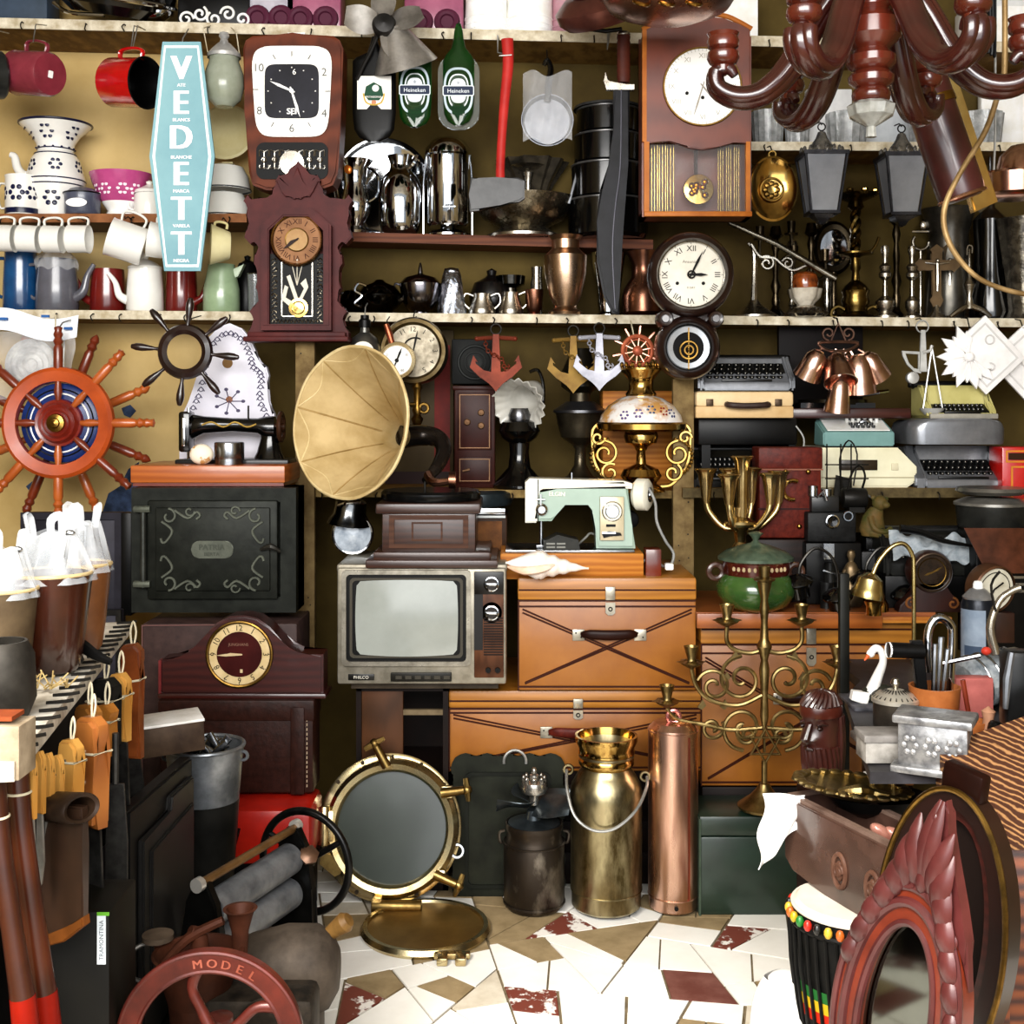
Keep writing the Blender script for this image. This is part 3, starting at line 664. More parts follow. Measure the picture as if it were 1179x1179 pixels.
# machete sheath
t = T('machete', 'black bladed machete with ribbed brown grip hanging by the pendulum clock', 'machete', 718, 40, 3.36)
g = t.p('grip', M('5a2c1e', '46221a', .5)); g.lathe([(7.5, 0)]+[(7.2+.8*(i % 2), -3.2*i) for i in range(1, 17)]+[(7, -55)], (0, 0, 0), 'z', 18, sy=.6); g.m(SILVER).ball((0, 0, 1), (8, 5, 4))
t.p('guard', SILVER).prism([(-21, -44), (-18, -56), (-8, -58), (12, -58), (12, -64), (-20, -64), (-23, -54)], -5, 5, b=1.5)
bl = t.p('blade', M('121214', '202024', .4, .2, s=20)); bl.prism([(-12, -64), (7, -64), (5, -150), (-1, -230), (-5, -300), (-5, -322), (-13, -321), (-23, -302), (-31, -262), (-31, -215), (-27, -178), (-15, -150), (-12, -110)], -4, 4, b=2.5)
bl.m(M('54545c', r=.3, m=.5)).tube([(-3, -4.6, -64), (-4, -4.6, -150), (-10, -4.6, -200), (-13, -4.6, -250), (-10, -4.6, -316)], .9, 5, sm=4)
t.p('hanging_cord', IRON).tube([(0, 0, 4), (-4, 12, 6), (-4, 36, 6)], 1, 5)
b = S('shelf_spike', 'pale pointed hook under the top shelf beside the machete', 'hook', WIRE, 701, 40, 3.44); b.tube([(0, 20, 8), (0, 6, 4), (0, 0, 2), (-2, -2, -18)], [1.5, 2, 2.5, .5], 6, sm=3)
# metal ware on the brown shelf
def m2(px, D=3.58): return sy('m2', px, D)
t = T('silver_jug', 'open silver jug with an amber band left of the cocktail shaker', 'jug', 409, m2(409, 3.6), 3.6)
J2 = [(0, 0), (13, 0), (14, 3), (9, 8), (16, 22), (18, 32), (15, 44), (12, 56), (14, 74), (21, 84)]
t.p('body', CHROME).lathe(cup(J2, 1.2)); t.p('lid_jewel', M('c8742c', r=.2, m=.5)).ball((-6, -12.5, 72), (5, 2, 6), 10); t.p('handle', CHROME).tube([(14, -2, 76), (26, -3, 66), (25, -3, 44), (15, -2, 36)], 1.6, 8, sm=4)
b = S('silver_tray', 'round polished tray propped on edge behind the silver jug', 'tray', CHROME, 440, m2(440, 3.69), 3.69); b.at(0, 0, 58, rx=-6).lathe([(0, 0), (44, 0), (50, -4), (58, -5), (58, -3), (50, -1), (44, 3), (0, 3)], ax='y', n=48)
t = T('cocktail_shaker', 'silver pear shaped cocktail shaker with waistline seam', 'shaker', 461, m2(461, 3.63), 3.63)
t.p('lower_cup', CHROME).lathe([(0, 0), (17, 0), (22, 6), (24.5, 16), (25, 38)]); t.p('upper_half', CHROME).lathe([(25.6, 38), (25.6, 40), (25.2, 52), (22.5, 63), (17, 71), (13, 75), (12, 79), (12, 83), (15, 92), (13, 92), (10, 84), (0, 82)]); 
t.p('strainer_lip', CHROME).tube([(10, -4, 78), (16, -6, 84), (20, -6, 92)], [3, 4, 2], 8, sm=3)
t = T('hot_drink_urn', 'tall chrome urn with tap and round foot', 'urn', 516, m2(516, 3.63), 3.63)
t.p('drum', CHROME).lathe([(0, 12), (22, 12), (25, 16), (25, 92), (27, 94), (27, 100), (20, 110), (14, 113), (0, 114)]); t.p('base', CHROME).lathe([(0, 0), (29, 0), (29, 2), (22, 6), (10, 9), (8, 13), (0, 13)])
t.p('tap', STEEL).tube([(3, -24, 26), (3, -34, 25), (3, -35, 14)], 2, 8, sm=3).tube([(-4, -33, 30), (10, -33, 30)], 1.2, 6).cyl(1.2, 22, 32, (3, -33, 0))
for sx in (-1, 1): t.p('leg', CHROME).tube([(sx*25, -4, 100), (sx*28, -5, 60), (sx*28, -6, 2)], 1.2, 6)
t = T('silver_bowl', 'wide engraved silver bowl on a spreading foot', 'bowl', 603, m2(603, 3.62), 3.62)
b = t.p('bowl', M('b0a896', '7a7262', .25, 1, s=60, b=.5)); b.lathe(cup([(0, 12), (26, 12), (46, 22), (57, 38), (60, 46)], 1.5)); t.p('foot', SILVER).lathe([(0, 0), (44, 0), (44, 3), (32, 8), (26, 13), (0, 13)])
t = T('pedestal_dish', 'small silver pedestal dish standing in the silver bowl', 'dish', 608, m2(608, 3.62)-16, 3.62)
t.p('dish', SILVER).lathe(cup([(0, 62), (10, 63), (20, 68)], 1)); t.p('stem', SILVER).lathe([(0, 0), (12, 0), (10, 3), (4, 8), (4, 50), (7, 60), (0, 62)])
b = S('glass_fruit_bowl', 'dark crimped glass bowl behind the pedestal dish', 'bowl', M('3a3630', '6a6254', .15, .6, s=20), 612, m2(612, 3.69), 3.69); b.lathe(cup([(0, 0), (24, 0), (16, 10), (12, 40), (24, 66), (40, 92)], 1.5), fl=(11, .1, lambda v: sin(pi*v)))
b = S('steel_ladle', 'grey steel spatula leaning from the silver bowl', 'spatula', M('8a8c90', '5c5e62', .3, .9), 655, m2(655, 3.55)-38, 3.55); b.tube([(0, 0, 0), (8, 2, 30), (15, 6, 60), (20, 8, 78)], 1.8, 8, flat=.5).prism([(13, 76), (24, 74), (28, 98), (20, 104), (14, 96)], 6, 9, b=.6)
def potstack(lb, px, D, z, r, h, lid=False):
    t = T('black_pan', lb, 'pan', px, m2(px, D)-z, D, 'stack of black pans behind the machete'); pr = [(0, 0), (r*.9, 0), (r, 4), (r, h)]
    t.p('body', BLKG).lathe(cup(pr, 1.5)); t.p('rim', M('8c8c8c', '5a5a5a', .3, .8)).torus(r, 1.2, (0, 0, h), m=6)
    if lid: t.p('lid', M('787a7c', '505254', .3, .8)).lathe([(r+4, h+1), (r+3, h+4), (r*.5, h+8), (0, h+9)])
for i, (z, r, h, l, w) in enumerate(((0, 46, 44, 0, 'lowest'), (44, 42, 40, 0, 'second lowest'), (84, 39, 34, 0, 'second highest'), (118, 36, 30, 1, 'lidded topmost'))):
    potstack('%s black pan of the stack behind the machete' % w, 700, 3.6, z, r, h, l)
# pendulum wall clock
t = T('wall_clock', 'reddish wood wall clock with white dial, chime rods and gold pendulum', 'clock', 803, 250, 3.34)
RW = M('7c3a1e', '622a12', .4, s=7, k='w', st=(1.4, 1, .4), coat=.08)
b = t.p('case', RW); b.box(-64, -58, 0, 40, 0, 208); b.box(56, 62, 0, 40, 0, 208); b.box(-64, 62, 34, 40, 0, 215); b.box(-64, 62, -2, 40, 0, 6)
top = [(-60, 84), (-60, 218), (-45, 222), (-30, 228), (0, 231), (30, 228), (45, 222), (60, 217), (60, 84), (40, 86), (22, 80), (4, 77), (-12, 80), (-32, 88), (-46, 86)]
t.p('front_board', RW).prism(top, -4, 4, b=1)
e = t.p('edging', M('c8803a', 'a8642a', .4, s=10)); e.box(-64, -59, -5, 2, 86, 214); e.box(-62, -56, -5, 2, 2, 86); e.box(55, 60, -5, 2, 2, 86); e.box(-62, 62, -6, 2, 0, 6, 1)
e.tube([(-64, -2, 215), (-45, -3, 224), (-28, -3, 231), (0, -3, 234), (30, -3, 231), (47, -3, 224), (62, -2, 216)], 3, 8, sm=4)
d = t.p('dial', WHITE); disc_dial(d, 44, -6, M('f8f6f2', r=.3), ROM, 8, M('b8b4a8', r=.4), .8, True, 60, 5, 149)
d.m(INK)
for x, z in ((-13, 141), (5, 136), (22, 141)): d.cyl(2, -7.5, -5, (x, 0, z), 'y', 12)
d.m(M('8c867c', r=.3, m=.7)); hand(d, 197, 36, .9, -8, 5, 149); hand(d, 140, 25, 1.1, -7.6, 5, 149)
t.p('bezel', BRASSO).torus(44.5, 1.2, (5, -6, 149), 'y', 48, 6)
for i in range(9):
    for sx in (-1, 1): t.p('chime_rod', M('b8a468', '8c7a48', .25, 1)).cyl(.7, 8, 100, (sx*(26+i*3.1), 12+i % 3*3, 0), n=6)
p_ = t.p('pendulum', M('2c1008', r=.4)); p_.box(-2, 2, 10, 13, 40, 100); p_.m(BRASSP).lathe([(0, 0), (17, 2), (18, 4), (16, 6), (0, 7)], (3, 8, 34), 'y', 30)
p_.m(M('a8701c', r=.2, m=1))
for i in range(9): p_.ball((3+rr_.uniform(-9, 9), 8, 34+rr_.uniform(-9, 9)), (4, 2, 4), 8)
t.p('glass_pane', PANE).box(-55, 55, 2, 3, 7, 84)
t.p('hanging_bracket', W_DK).box(-6, 6, 36, 44, 205, 222)
# ================================================================== long shelf, middle
t = T('wall_clock', 'round dark wood clock with Roman dial above a small round pendulum window', 'clock', 796, 437, 3.26)
DW = M('20120e', '2e1a14', .3, s=10, coat=.5)
b = t.p('case', DW)
b.at(0, 0, 121).lathe([(38, 6), (38, -3), (41, -9), (46, -6), (49, 0), (50, 8), (48, 34), (0, 34)], ax='y', n=52)
b.at(-3, 0, 37).lathe([(27, 6), (27, -3), (30, -7), (34, -4), (37, 4), (37, 30), (0, 30)], ax='y', n=44)
b.at().box(-34, 30, 4, 30, 50, 78, 3)
for x in (-30, 28): b.lathe([(0, -4), (4, -4), (5, -2), (8, -3), (10, 2), (10, 20), (0, 20)], (x, 0, 70), 'y', 24)
d = t.p('dial', DIAL); disc_dial(d, 38, 2, M('e6e2d6', 'cfc8b8', .35, s=6), ROM, 9.5, INK, .8, False, 12, 0, 121)
d.m(INK); hand(d, 91, 19, 1.8, -1, 0, 121); hand(d, 26, 30, 1.5, -.6, 0, 121); d.torus(4, 1, (0, -1, 121), 'y', 16, 5)
for x, z in ((-16, 111), (14, 111)): d.cyl(2, .5, 2, (x, 0, z), 'y', 12)
wr(d, 'Ansonia', M('8c867a', r=.5), 5, -2, 1.4, 136); wr(d, '8 DAY', M('8c867a', r=.5), 3.5, 0, 1.4, 106)
t.p('dial_bezel', M('b8b4ac', '8a867e', .15, 1)).torus(38.5, 1.4, (0, -2, 121), 'y', 52, 8)
w = t.p('pendulum_window', M('0c0806', r=.7)); w.lathe([(0, 3), (27, 3), (27, 4)], (-3, 0, 37), 'y', 36); w.m(M('c8ccd0', '9ea2a8', .3, .6)).lathe([(18, 2), (24, .5), (25, 2), (18, 3)], (-3, 0, 37), 'y', 40)
p_ = t.p('pendulum', BRASSO); p_.torus(10, 1.4, (-3, 0, 34), 'y', 24, 6); p_.torus(5, 1.4, (-3, -1, 34), 'y', 20, 6); p_.ball((-3, 0, 34), 2, 8); p_.box(-3.6, -2.4, 0, 1, 12, 60)
# polished wares standing on the long shelf
t = T('silver_teapot', 'dark shiny teapot left of the lidded sugar bowl', 'teapot', 437, s3(437, 3.58), 3.58)
SD = M('4c4a46', '1e1c1a', .12, 1, s=18)
t.p('body', SD).lathe([(0, 0), (14, 0), (15, 3), (24, 12), (26, 22), (20, 32), (8, 37), (5, 40), (0, 41)]); t.p('spout', SD).tube([(18, -6, 14), (28, -8, 20), (32, -8, 32)], [5, 4, 2.5], 8, sm=4)
t.p('handle', CHROME).tube([(-14, -16, 32), (-22, -20, 34), (-26, -20, 26), (-18, -20, 20), (-26, -20, 12), (-18, -18, 8)], 1.6, 6, sm=4)
t = T('silver_teapot', 'small dark shiny milk pot hard against the carved maroon clock', 'teapot', 410, s3(410, 3.62), 3.62)
t.p('body', SD).lathe([(0, 0), (12, 0), (18, 8), (20, 18), (14, 28), (0, 32)]); t.p('handle', SD).tube([(-14, -4, 26), (-22, -5, 22), (-16, -4, 8)], 1.6, 6, sm=4)
SV = M('8e8a8c', '4a484c', .16, 1, s=14)
t = T('sugar_bowl', 'lidded silver sugar bowl with tall finial', 'bowl', 484, s3(484, 3.58), 3.58)
t.p('body', SV).lathe([(0, 0), (10, 0), (10, 3), (14, 6), (21, 16), (24, 32), (24, 36), (0, 37)]); t.p('lid', SV).lathe([(24.5, 36), (18, 43), (8, 46), (3, 48), (2.4, 54), (1, 60), (0, 61)])
for sx in (-1, 1): t.p('handle', SV).tube([(sx*22, 0, 34), (sx*29, -2, 36), (sx*28, -2, 24), (sx*20, -1, 18)], 1.2, 6, sm=4)
b = S('foil_owl', 'crumpled bright foil wrapped figure between the sugar bowls', 'figure', M('c8ccd4', '8e949e', .18, 1, s=70, b=1.), 520, s3(520, 3.57), 3.57)
q_ = random.Random(8)
b.sheet(lambda u, v: ((14+3*sin(3*v+2)-9*max(0, v-.75)*4*(v-.6))*(1+.07*sin(11*2*pi*u+9*v))*cos(2*pi*u), (12)*(1-.85*v**6)*sin(2*pi*u)*(1+.06*sin(7*2*pi*u-8*v)), 54*v), 40, 14).ball((0, 0, 50), (9, 8, 5))
def creamer(lb, px, D, w, h, two=True):
    t = T('silver_creamer', lb, 'creamer', px, s3(px, D), D, 'small silver pots'); pr = [(0, 0), (w*.95, 0), (w, 3), (w*.95, 8), (w*.62, h*.85), (w*.66, h)]
    t.p('body', SILVER).lathe(cup(pr, 1))
    for sx in ((-1, 1) if two else (1,)): t.p('handle', SILVER).tube([(sx*w*.6, 0, h*.9), (sx*(w+3), -1, h), (sx*(w+5), -1, h*.6), (sx*w*.9, 0, h*.3)], 1, 6, sm=4)
creamer('two handled little silver sugar pot right of the foil figure', 555, 3.57, 16, 25); creamer('rounded little silver creamer left of the steel beaker', 588, 3.57, 15, 27, False)
b = S('silver_dish', 'dark low dish stacked over the little silver creamer', 'dish', SD, 588, s3(588, 3.65), 3.65); b.lathe([(0, 0), (9, 0), (7, 34), (16, 38), (17, 48), (0, 49)])
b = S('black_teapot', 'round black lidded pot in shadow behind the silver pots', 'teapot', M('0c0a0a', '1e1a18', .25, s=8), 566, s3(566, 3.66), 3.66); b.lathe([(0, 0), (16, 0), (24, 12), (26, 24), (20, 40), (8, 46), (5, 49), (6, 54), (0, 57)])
t = T('silver_beaker', 'pinkish silver beaker left of the brass vase', 'beaker', 615, s3(615, 3.57), 3.57); t.p('cup', COPPERD).lathe(cup([(0, 0), (8, 0), (8, 2), (6, 4), (9, 8), (11, 30)], 1))
b = S('silver_beaker', 'narrow steel cup stacked behind the pinkish beaker', 'beaker', SILVER, 618, s3(618, 3.63), 3.63); b.lathe(cup([(0, 0), (7, 0), (7, 40), (6, 44), (7, 58)], 1))
VB = [(0, 0), (19, 0), (20, 3), (14, 7), (13, 10), (19, 24), (24, 48), (25, 66), (25, 68), (20, 72), (16, 76), (16, 86), (20, 91)]
b = S('brass_vase', 'dented golden brass vase with collared neck', 'vase', M('cdb096', '94785c', .28, 1, s=10, b=.1), 651, s3(651, 3.52), 3.52); b.lathe(cup(VB, 1.2))
b = S('steel_vase', 'polished steel vase behind the tip of the machete', 'vase', CHROME, 700, s3(700, 3.6), 3.6); b.lathe(cup([(0, 0), (14, 0), (14, 3), (11, 6), (14, 30), (19, 62), (20, 74)], 1.2))
b = S('copper_pot', 'dull copper pot with bellied base left of the round clock', 'pot', COPPERD, 741, s3(741, 3.6), 3.6); b.lathe([(0, 0), (18, 0), (24, 6), (25, 24), (22, 34), (14, 46), (13, 60), (20, 76), (0, 78)])
# ================================================================== hung under the long shelf
HK = lambda t, z=0, x=0: t.p('hanging_hook', IRON).tube([(x, 2, z), (x, 8, z+5), (x+1, 24, z+10)], .8, 5)
t = T('pressure_gauge', 'big round brass pressure gauge with worn silver face and tap', 'gauge', 476, 404, 3.43)
t.p('case', M('8a7a5a', '5c4e36', .3, 1, s=20)).lathe([(30, -2), (33, -6), (37, -5), (39, 0), (39, 26), (34, 28), (0, 28)], ax='y', n=48)
d = t.p('dial', DIAL); disc_dial(d, 33, -1, M('b4ab98', '6e6656', .4, .3, s=25), ['1', '2', '3', '4', '5', '', '', '', '', '', '11', '12'], 8, INK, .76, False, 40)
d.m(INK).torus(13, .9, (2, -2, 2), 'y', 30, 5, a0=R(-30), a1=R(120)); hand(d, 12, 24, 1.2, -2.5)
tp = t.p('tap', BRASSO); tp.lathe([(0, -88), (4, -86), (6, -82), (7, -78), (4, -74), (6, -68), (4, -62), (4, -46), (6, -42), (4, -36), (0, -36)], (4, 4, 0)); tp.torus(5, 2, (12, 2, -66), 'y', 16, 6); tp.tube([(2, 0, -62), (-8, -3, -63), (-11, -3, -70), (-12, -3, -82)], [3, 2.4, 2, 1.8], 8, sm=4)
HK(t, 38)
t = T('pressure_gauge', 'small white faced pressure gauge hanging in front of the big one', 'gauge', 457, 415, 3.36)
t.p('case', M('d8c8a4', 'a8946a', .25, 1)).lathe([(17, -2), (18, -4), (21, -3), (22, 2), (21, 12), (0, 12)], ax='y', n=40)
d = t.p('dial', DIAL); disc_dial(d, 18.5, -1, M('f0eee8', r=.3), ['', '30', '', '', '60', '', '', '90', '', '0', '', ''], 4, INK, .7, True, 30); d.m(INK); hand(d, 22, 16, 1.3, -2, tail=.4); d.cyl(2.4, -3, -1, ax='y', n=12)
t.p('stem', M('b86a4a', '8a4a34', .3, .8)).tube([(-6, 4, 20), (-9, 4, 30), (-13, 4, 42)], [3.4, 4, 3], 10); HK(t, 42, -12)
t = T('alarm_bell_gauge', 'small upright meter behind the top of the gramophone horn', 'gauge', 420, 425, 3.42)
t.p('case', M('8a8a86', '5c5c58', .3, .9)).lathe([(0, 0), (15, 0), (18, 4), (18, 26), (14, 36), (6, 42), (5, 48), (0, 48)]); t.p('dial', DIAL).lathe([(0, 0), (13, 0), (13, 1)], (0, -18, 18), 'y', 24); t.p('cap', BLACK).lathe([(7, 48), (7, 56), (5, 58), (5, 62), (0, 62)])
t.p('hanging_wire', WIRE).tube([(0, 0, 60), (0, 6, 72), (0, 26, 78)], .7, 5)
# anchors
def anchor(lb, px, py, D, mat, k=1.):
    t = T('decorative_anchor', lb, 'anchor', px, py, D, 'cast anchors hung under the long shelf')
    b = t.p('shank', mat); b.prism([(-4, 0), (4, 0), (5, -44), (14, -42), (24, -34), (24, -30), (21, -32), (26, -24), (30, -38), (28, -40), (18, -50), (8, -56), (0, -66), (-8, -56), (-18, -50), (-28, -40), (-30, -38), (-26, -24), (-21, -32), (-24, -30), (-24, -34), (-14, -42), (-5, -44)], -3, 4, b=1.2)
    t.p('stock', mat).tube([(-22, 0, -5), (0, 0, -3.6), (22, 0, -5)], 2.6, 8).ball((-22, 0, -5), 3, 8).ball((22, 0, -5), 3, 8)
    t.p('ring', IRON).torus(6, 1, (0, 0, 6), 'y', 20, 6)
    pts = cr([(-12, -3, -8), (-10, -6, -18), (-2, -7, -24), (8, -7, -30), (10, -6, -40), (16, -4, -36)], 5)
    c = t.p('chain', mat)
    for i, p in enumerate(pts[::2]): c.torus(2.2, .7, p, (0, 1, .3) if i % 2 else (1, .2, .4), 10, 5)
    t.p('hook', IRON).tube([(0, -1, 12), (0, 6, 13), (0, 18, 12)], .8, 5); return t
anchor('copper red cast anchor hung beside the small safe', 571, 385, 3.4, M('84402c', '5c2818', .45, .3))
anchor('brass coloured cast anchor behind the silver one', 660, 387, 3.42, M('94783c', '6c5226', .45, .3))
anchor('silver grey cast anchor in front of the brass one', 690, 384, 3.36, M('b4b4bc', '8a8a92', .4, .3))
t = T('small_ship_wheel', 'little copper ship wheel hung beside the silver anchor', 'ship wheel', 734, 404, 3.38)
CW = M('c07050', '8e4a34', .4, .3)
t.p('rim', CW).torus(17, 2.6, (0, 0, 0), 'y', 36, 8).torus(13, 1, (0, 0, 0), 'y', 30, 5); t.p('hub', CW).ball((0, -1, 0), (6, 3, 6), 14)
for i in range(10):
    a = 2*pi*i/10+.2; t.p('spoke', M('e0b09c', 'b87c64', .3, .8)).tube([(5*cos(a), 0, 5*sin(a)), (18*cos(a), 0, 18*sin(a)), (22*cos(a), 0, 22*sin(a)), (29*cos(a), 0, 29*sin(a))], [1, 1, 1.8, 1.3], 6)
t.p('string', ROPE).tube([(-4, 0, 16), (-6, 4, 28), (-6, 20, 36)], .8, 5)
# ================================================================== things on the lower middle shelf
def s4(px, D=3.5): return sy('s4', px, D)
t = T('toy_safe', 'small brown toy safe with dial door and drawer', 'safe', 547, s4(547, 3.47), 3.47)
SB_ = M('421c14', '32140e', .4, s=12); GB = M('9a7a5c', '7a5c44', .5, .3)
t.p('body', SB_).box(-24, 23, 0, 40, 0, 117, 1.5); t.p('top_moulding', SB_).box(-26, 25, -2, 40, 113, 118, 1)
d = t.p('door', SB_); d.box(-20, 19, -2, 1, 44, 110, 1); d.m(GB).ring([(-18, 46), (17, 46), (17, 108), (-18, 108)], [(-17, 47), (16, 47), (16, 107), (-17, 107)], -2.4, -1.8)
for x, z in ((-9, 76), (7, 87), (7, 72)): t.p('dial_knob', GB, d).lathe([(0, -7), (3, -6), (4, -3), (4, -2), (0, -2)], (x, 0, z), 'y', 14)
d = t.p('drawer', SB_); d.box(-20, 19, -2, 1, 6, 36, 1); d.m(GB).ring([(-18, 8), (17, 8), (17, 34), (-18, 34)], [(-17, 9), (16, 9), (16, 33), (-17, 33)], -2.4, -1.8)
t.p('pull', GB, d).tube([(-14, -5, 20), (-6, -6, 22)], 1.3, 6)
t = T('speaker_box', 'black box loudspeaker on top of the toy safe', 'loudspeaker', 547, s4(547, 3.5)-119, 3.5)
t.p('cabinet', M('0e0f0e', '1a1c1a', .6, s=20)).box(-27, 27, 0, 40, 0, 52, 1.5); c = t.p('cone', M('1c1f1c', r=.5)); c.torus(19, 1.6, (0, -.5, 25), 'y', 30, 6).torus(12, 1, (0, -.5, 25), 'y', 24, 6).lathe([(0, 0), (8, -1), (8, 1)], (0, 0, 25), 'y', 20)
b = S('painted_panel', 'tall brown panel with red stripe leaning behind the gauges', 'panel', M('5e5038', '4a3e2a', .6, s=6), 496, s4(496, 3.66), 3.66, rot=(-3, 0, 0)); b.box(-52, 26, 0, 6, 0, 178, 1); b.m(M('8a2416', '6a1a10', .5)).box(4, 22, -1, 0, 14, 160); b.m(M('34120c', r=.4)).box(-52, 26, -3, 0, 0, 14)
# frilled glass lamp
t = T('table_lamp', 'black table lamp with frilled white glass shade tilted forward', 'lamp', 598, s4(598, 3.48), 3.48)
t.p('base', BLKG).lathe([(0, 0), (30, 0), (31, 4), (22, 14), (13, 24), (11, 40), (12, 52), (20, 58), (24, 66), (20, 76), (10, 80), (0, 80)])
t.p('burner', M('8a8a8c', '56565a', .25, .9)).lathe([(0, 78), (12, 78), (13, 84), (10, 92), (0, 92)])
sh = t.p('shade', M('f2efe6', 'd4d0c4', .2, s=8, tr=.35)); ax_ = V((-.4, -.86, -.34))
pr = [(8, -46), (14, -40), (17, -28), (18, -14), (20, -4), (26, 4), (32, 9)]
sh.lathe(pr+[(r-1.2, h) for r, h in pr[::-1]], (2, -6, 98), ax_, 72, fl=(18, .09, lambda v: max(0, 1-abs(v-.5)*2.1)**5))
t.p('arm', BLKG).tube([(14, 4, 70), (26, 10, 90), (28, 14, 118), (22, 14, 136), (12, 12, 134)], 2, 8, sm=5)
# oil lamp
t = T('oil_lamp', 'dark tarnished oil lamp with dish top behind the anchors', 'lamp', 668, s4(668, 3.52), 3.52)
OL = M('5c5444', '322c22', .3, .8, s=15)
t.p('base', OL).lathe([(0, 0), (34, 0), (34, 4), (14, 14), (7, 26), (6, 44), (10, 50), (0, 50)]); t.p('font', OL).lathe([(8, 48), (22, 58), (26, 72), (28, 84), (30, 88), (22, 92), (12, 96), (12, 110), (0, 110)]); t.p('collar', M('6a6a6c', '44444a', .3, .9)).lathe([(31, 86), (31, 89), (16, 99), (12, 98)])
t.p('chimney', M('16140e', '2a261c', .3, .4)).lathe([(11, 108), (22, 116), (23, 130), (14, 150), (12, 160), (0, 160)])
# ornate brass lamp with painted glass shade
t = T('ornate_oil_lamp', 'golden brass oil lamp with painted glass dome and pierced arms', 'lamp', 738, s4(738, 3.36), 3.36)
t.p('base', BRASSP).lathe([(0, 0), (28, 0), (26, 4), (18, 10), (24, 18), (20, 26), (6, 32), (5, 46), (9, 52), (18, 56), (20, 64), (18, 70), (8, 74), (0, 74)])
gl = t.p('glass_dome', M('e8e4e0', 'c89a5c', .08, s=14, coat=.8, lo=.48, hi=.6)); pr = [(49, 78), (46, 88), (38, 99), (26, 107), (17, 110)]; gl.lathe(pr+[(r-1, z-1) for r, z in pr[::-1]], n=40)
for a, z in ((-80, 94), (-100, 90), (-120, 88), (-60, 92), (-45, 90)): flower(gl, pr, a, z, 4, M(['7a4a68', '38406a', '8a3a30', '40506a', '5c4a7a'][int(-a/25) % 5], r=.2))
t.p('shade_ring', BRASSP).lathe([(50, 70), (52, 72), (52, 78), (49, 80), (48, 72)], n=44)
t.p('crown', BRASSP).lathe([(17, 108), (18, 112), (14, 118), (14, 128), (17, 132), (24, 140), (24, 142), (20, 142), (12, 134), (12, 110)], n=36)
cw = t.p('crown_gallery', BRASSP)
for i in range(18): a = 2*pi*i/18; cw.ball((24*cos(a), 24*sin(a), 145), (2.4, 2.4, 4), 8)
for sx in (-1, 1):
    g = t.p('pierced_arm', BRASSP); o_ = -8 if sx < 0 else 0
    for sp in (spiral(sx*42, 44, 15, 4, R(90), 1.3*sx), spiral(sx*36, 22, 11, 3, R(60), -1.2*sx), spiral(sx*50, 62, 8, 2, R(0), 1.1*sx)): g.scroll(sp, 1.9, -4, 3)
    g.scroll([(sx*22, 6), (sx*34, 8), (sx*46, 20), (sx*54, 36), (sx*56, 52), (sx*56, 70), (sx*50, 78)], 2.2, -2)
    for i in range(12): a = R(-60+14*i); g.ball((sx*(40+18*cos(a)), -4, 40+20*sin(a)), (2.6, 2, 2.6), 7)
b = S('wooden_box', 'tan wooden box behind the painted glass lamp', 'box', W_TAN, 738, s4(738, 3.5), 3.5); b.box(-44, 46, 0, 50, 0, 112, 1); b.m(W_DK).box(-44, 46, -1, 0, 76, 80)
# ================================================================== gramophone horn
t = T('gramophone', 'gramophone with big cream panelled horn on a brown wooden base', 'gramophone', 489, 654, 3.02)
GW = M('4a2c1e', '331c12', .4, s=12, k='w', st=(.4, 1, 1.6), coat=.25)
c = t.p('case', GW); c.box(-68, 84, -2, 128, 0, 9, 1.5); c.box(-60, 76, 4, 124, 8, 18, 2.5); c.box(-50, 58, 10, 118, 17, 66, 1); c.box(-57, 64, 4, 124, 62, 74, 2)
c.m(M('5a3a26', '44291a', .45, s=12, k='w', st=(.4, 1, 1.6))).ring([(-42, 22), (50, 22), (50, 60), (-42, 60)], [(-36, 27), (44, 27), (44, 55), (-36, 55)], 8, 10.5); c.ring([(-16, 30), (20, 30), (20, 52), (-16, 52)], [(-14, 32), (18, 32), (18, 50), (-14, 50)], 9, 10.4)
t.p('turntable', M('1c1c1c', '3a3a3a', .2, .8)).lathe([(0, 74), (58, 74), (60, 77), (60, 83), (57, 86), (0, 86)], (3, 64, 0), n=56, sy=.95)
ta = t.p('tone_arm', M('2a2522', '4c443e', .25, .8)); ta.tube([(-38, 118, 148), (-14, 128, 150), (8, 122, 146), (16, 106, 132), (10, 84, 114), (-4, 64, 96)], [15, 13, 11, 10, 8, 5], 14, sm=5); ta.m(COPPERD); ta.tube([(0, 60, 104), (8, 40, 96), (28, 40, 98)], [6, 5, 4], 8, sm=3); ta.cyl(10, -4, 4, (30, 40, 99), 'x', 20); ta.m(IRON).tube([(-4, 60, 96), (-4, 60, 86)], 1.5, 6).tube([(30, 40, 88), (34, 40, 82)], 1, 5)
hn = t.p('horn', M('ccb68a', 'a48c5c', .5, s=6)); HS = M('c8ac78', '9a8050', .3, .4)
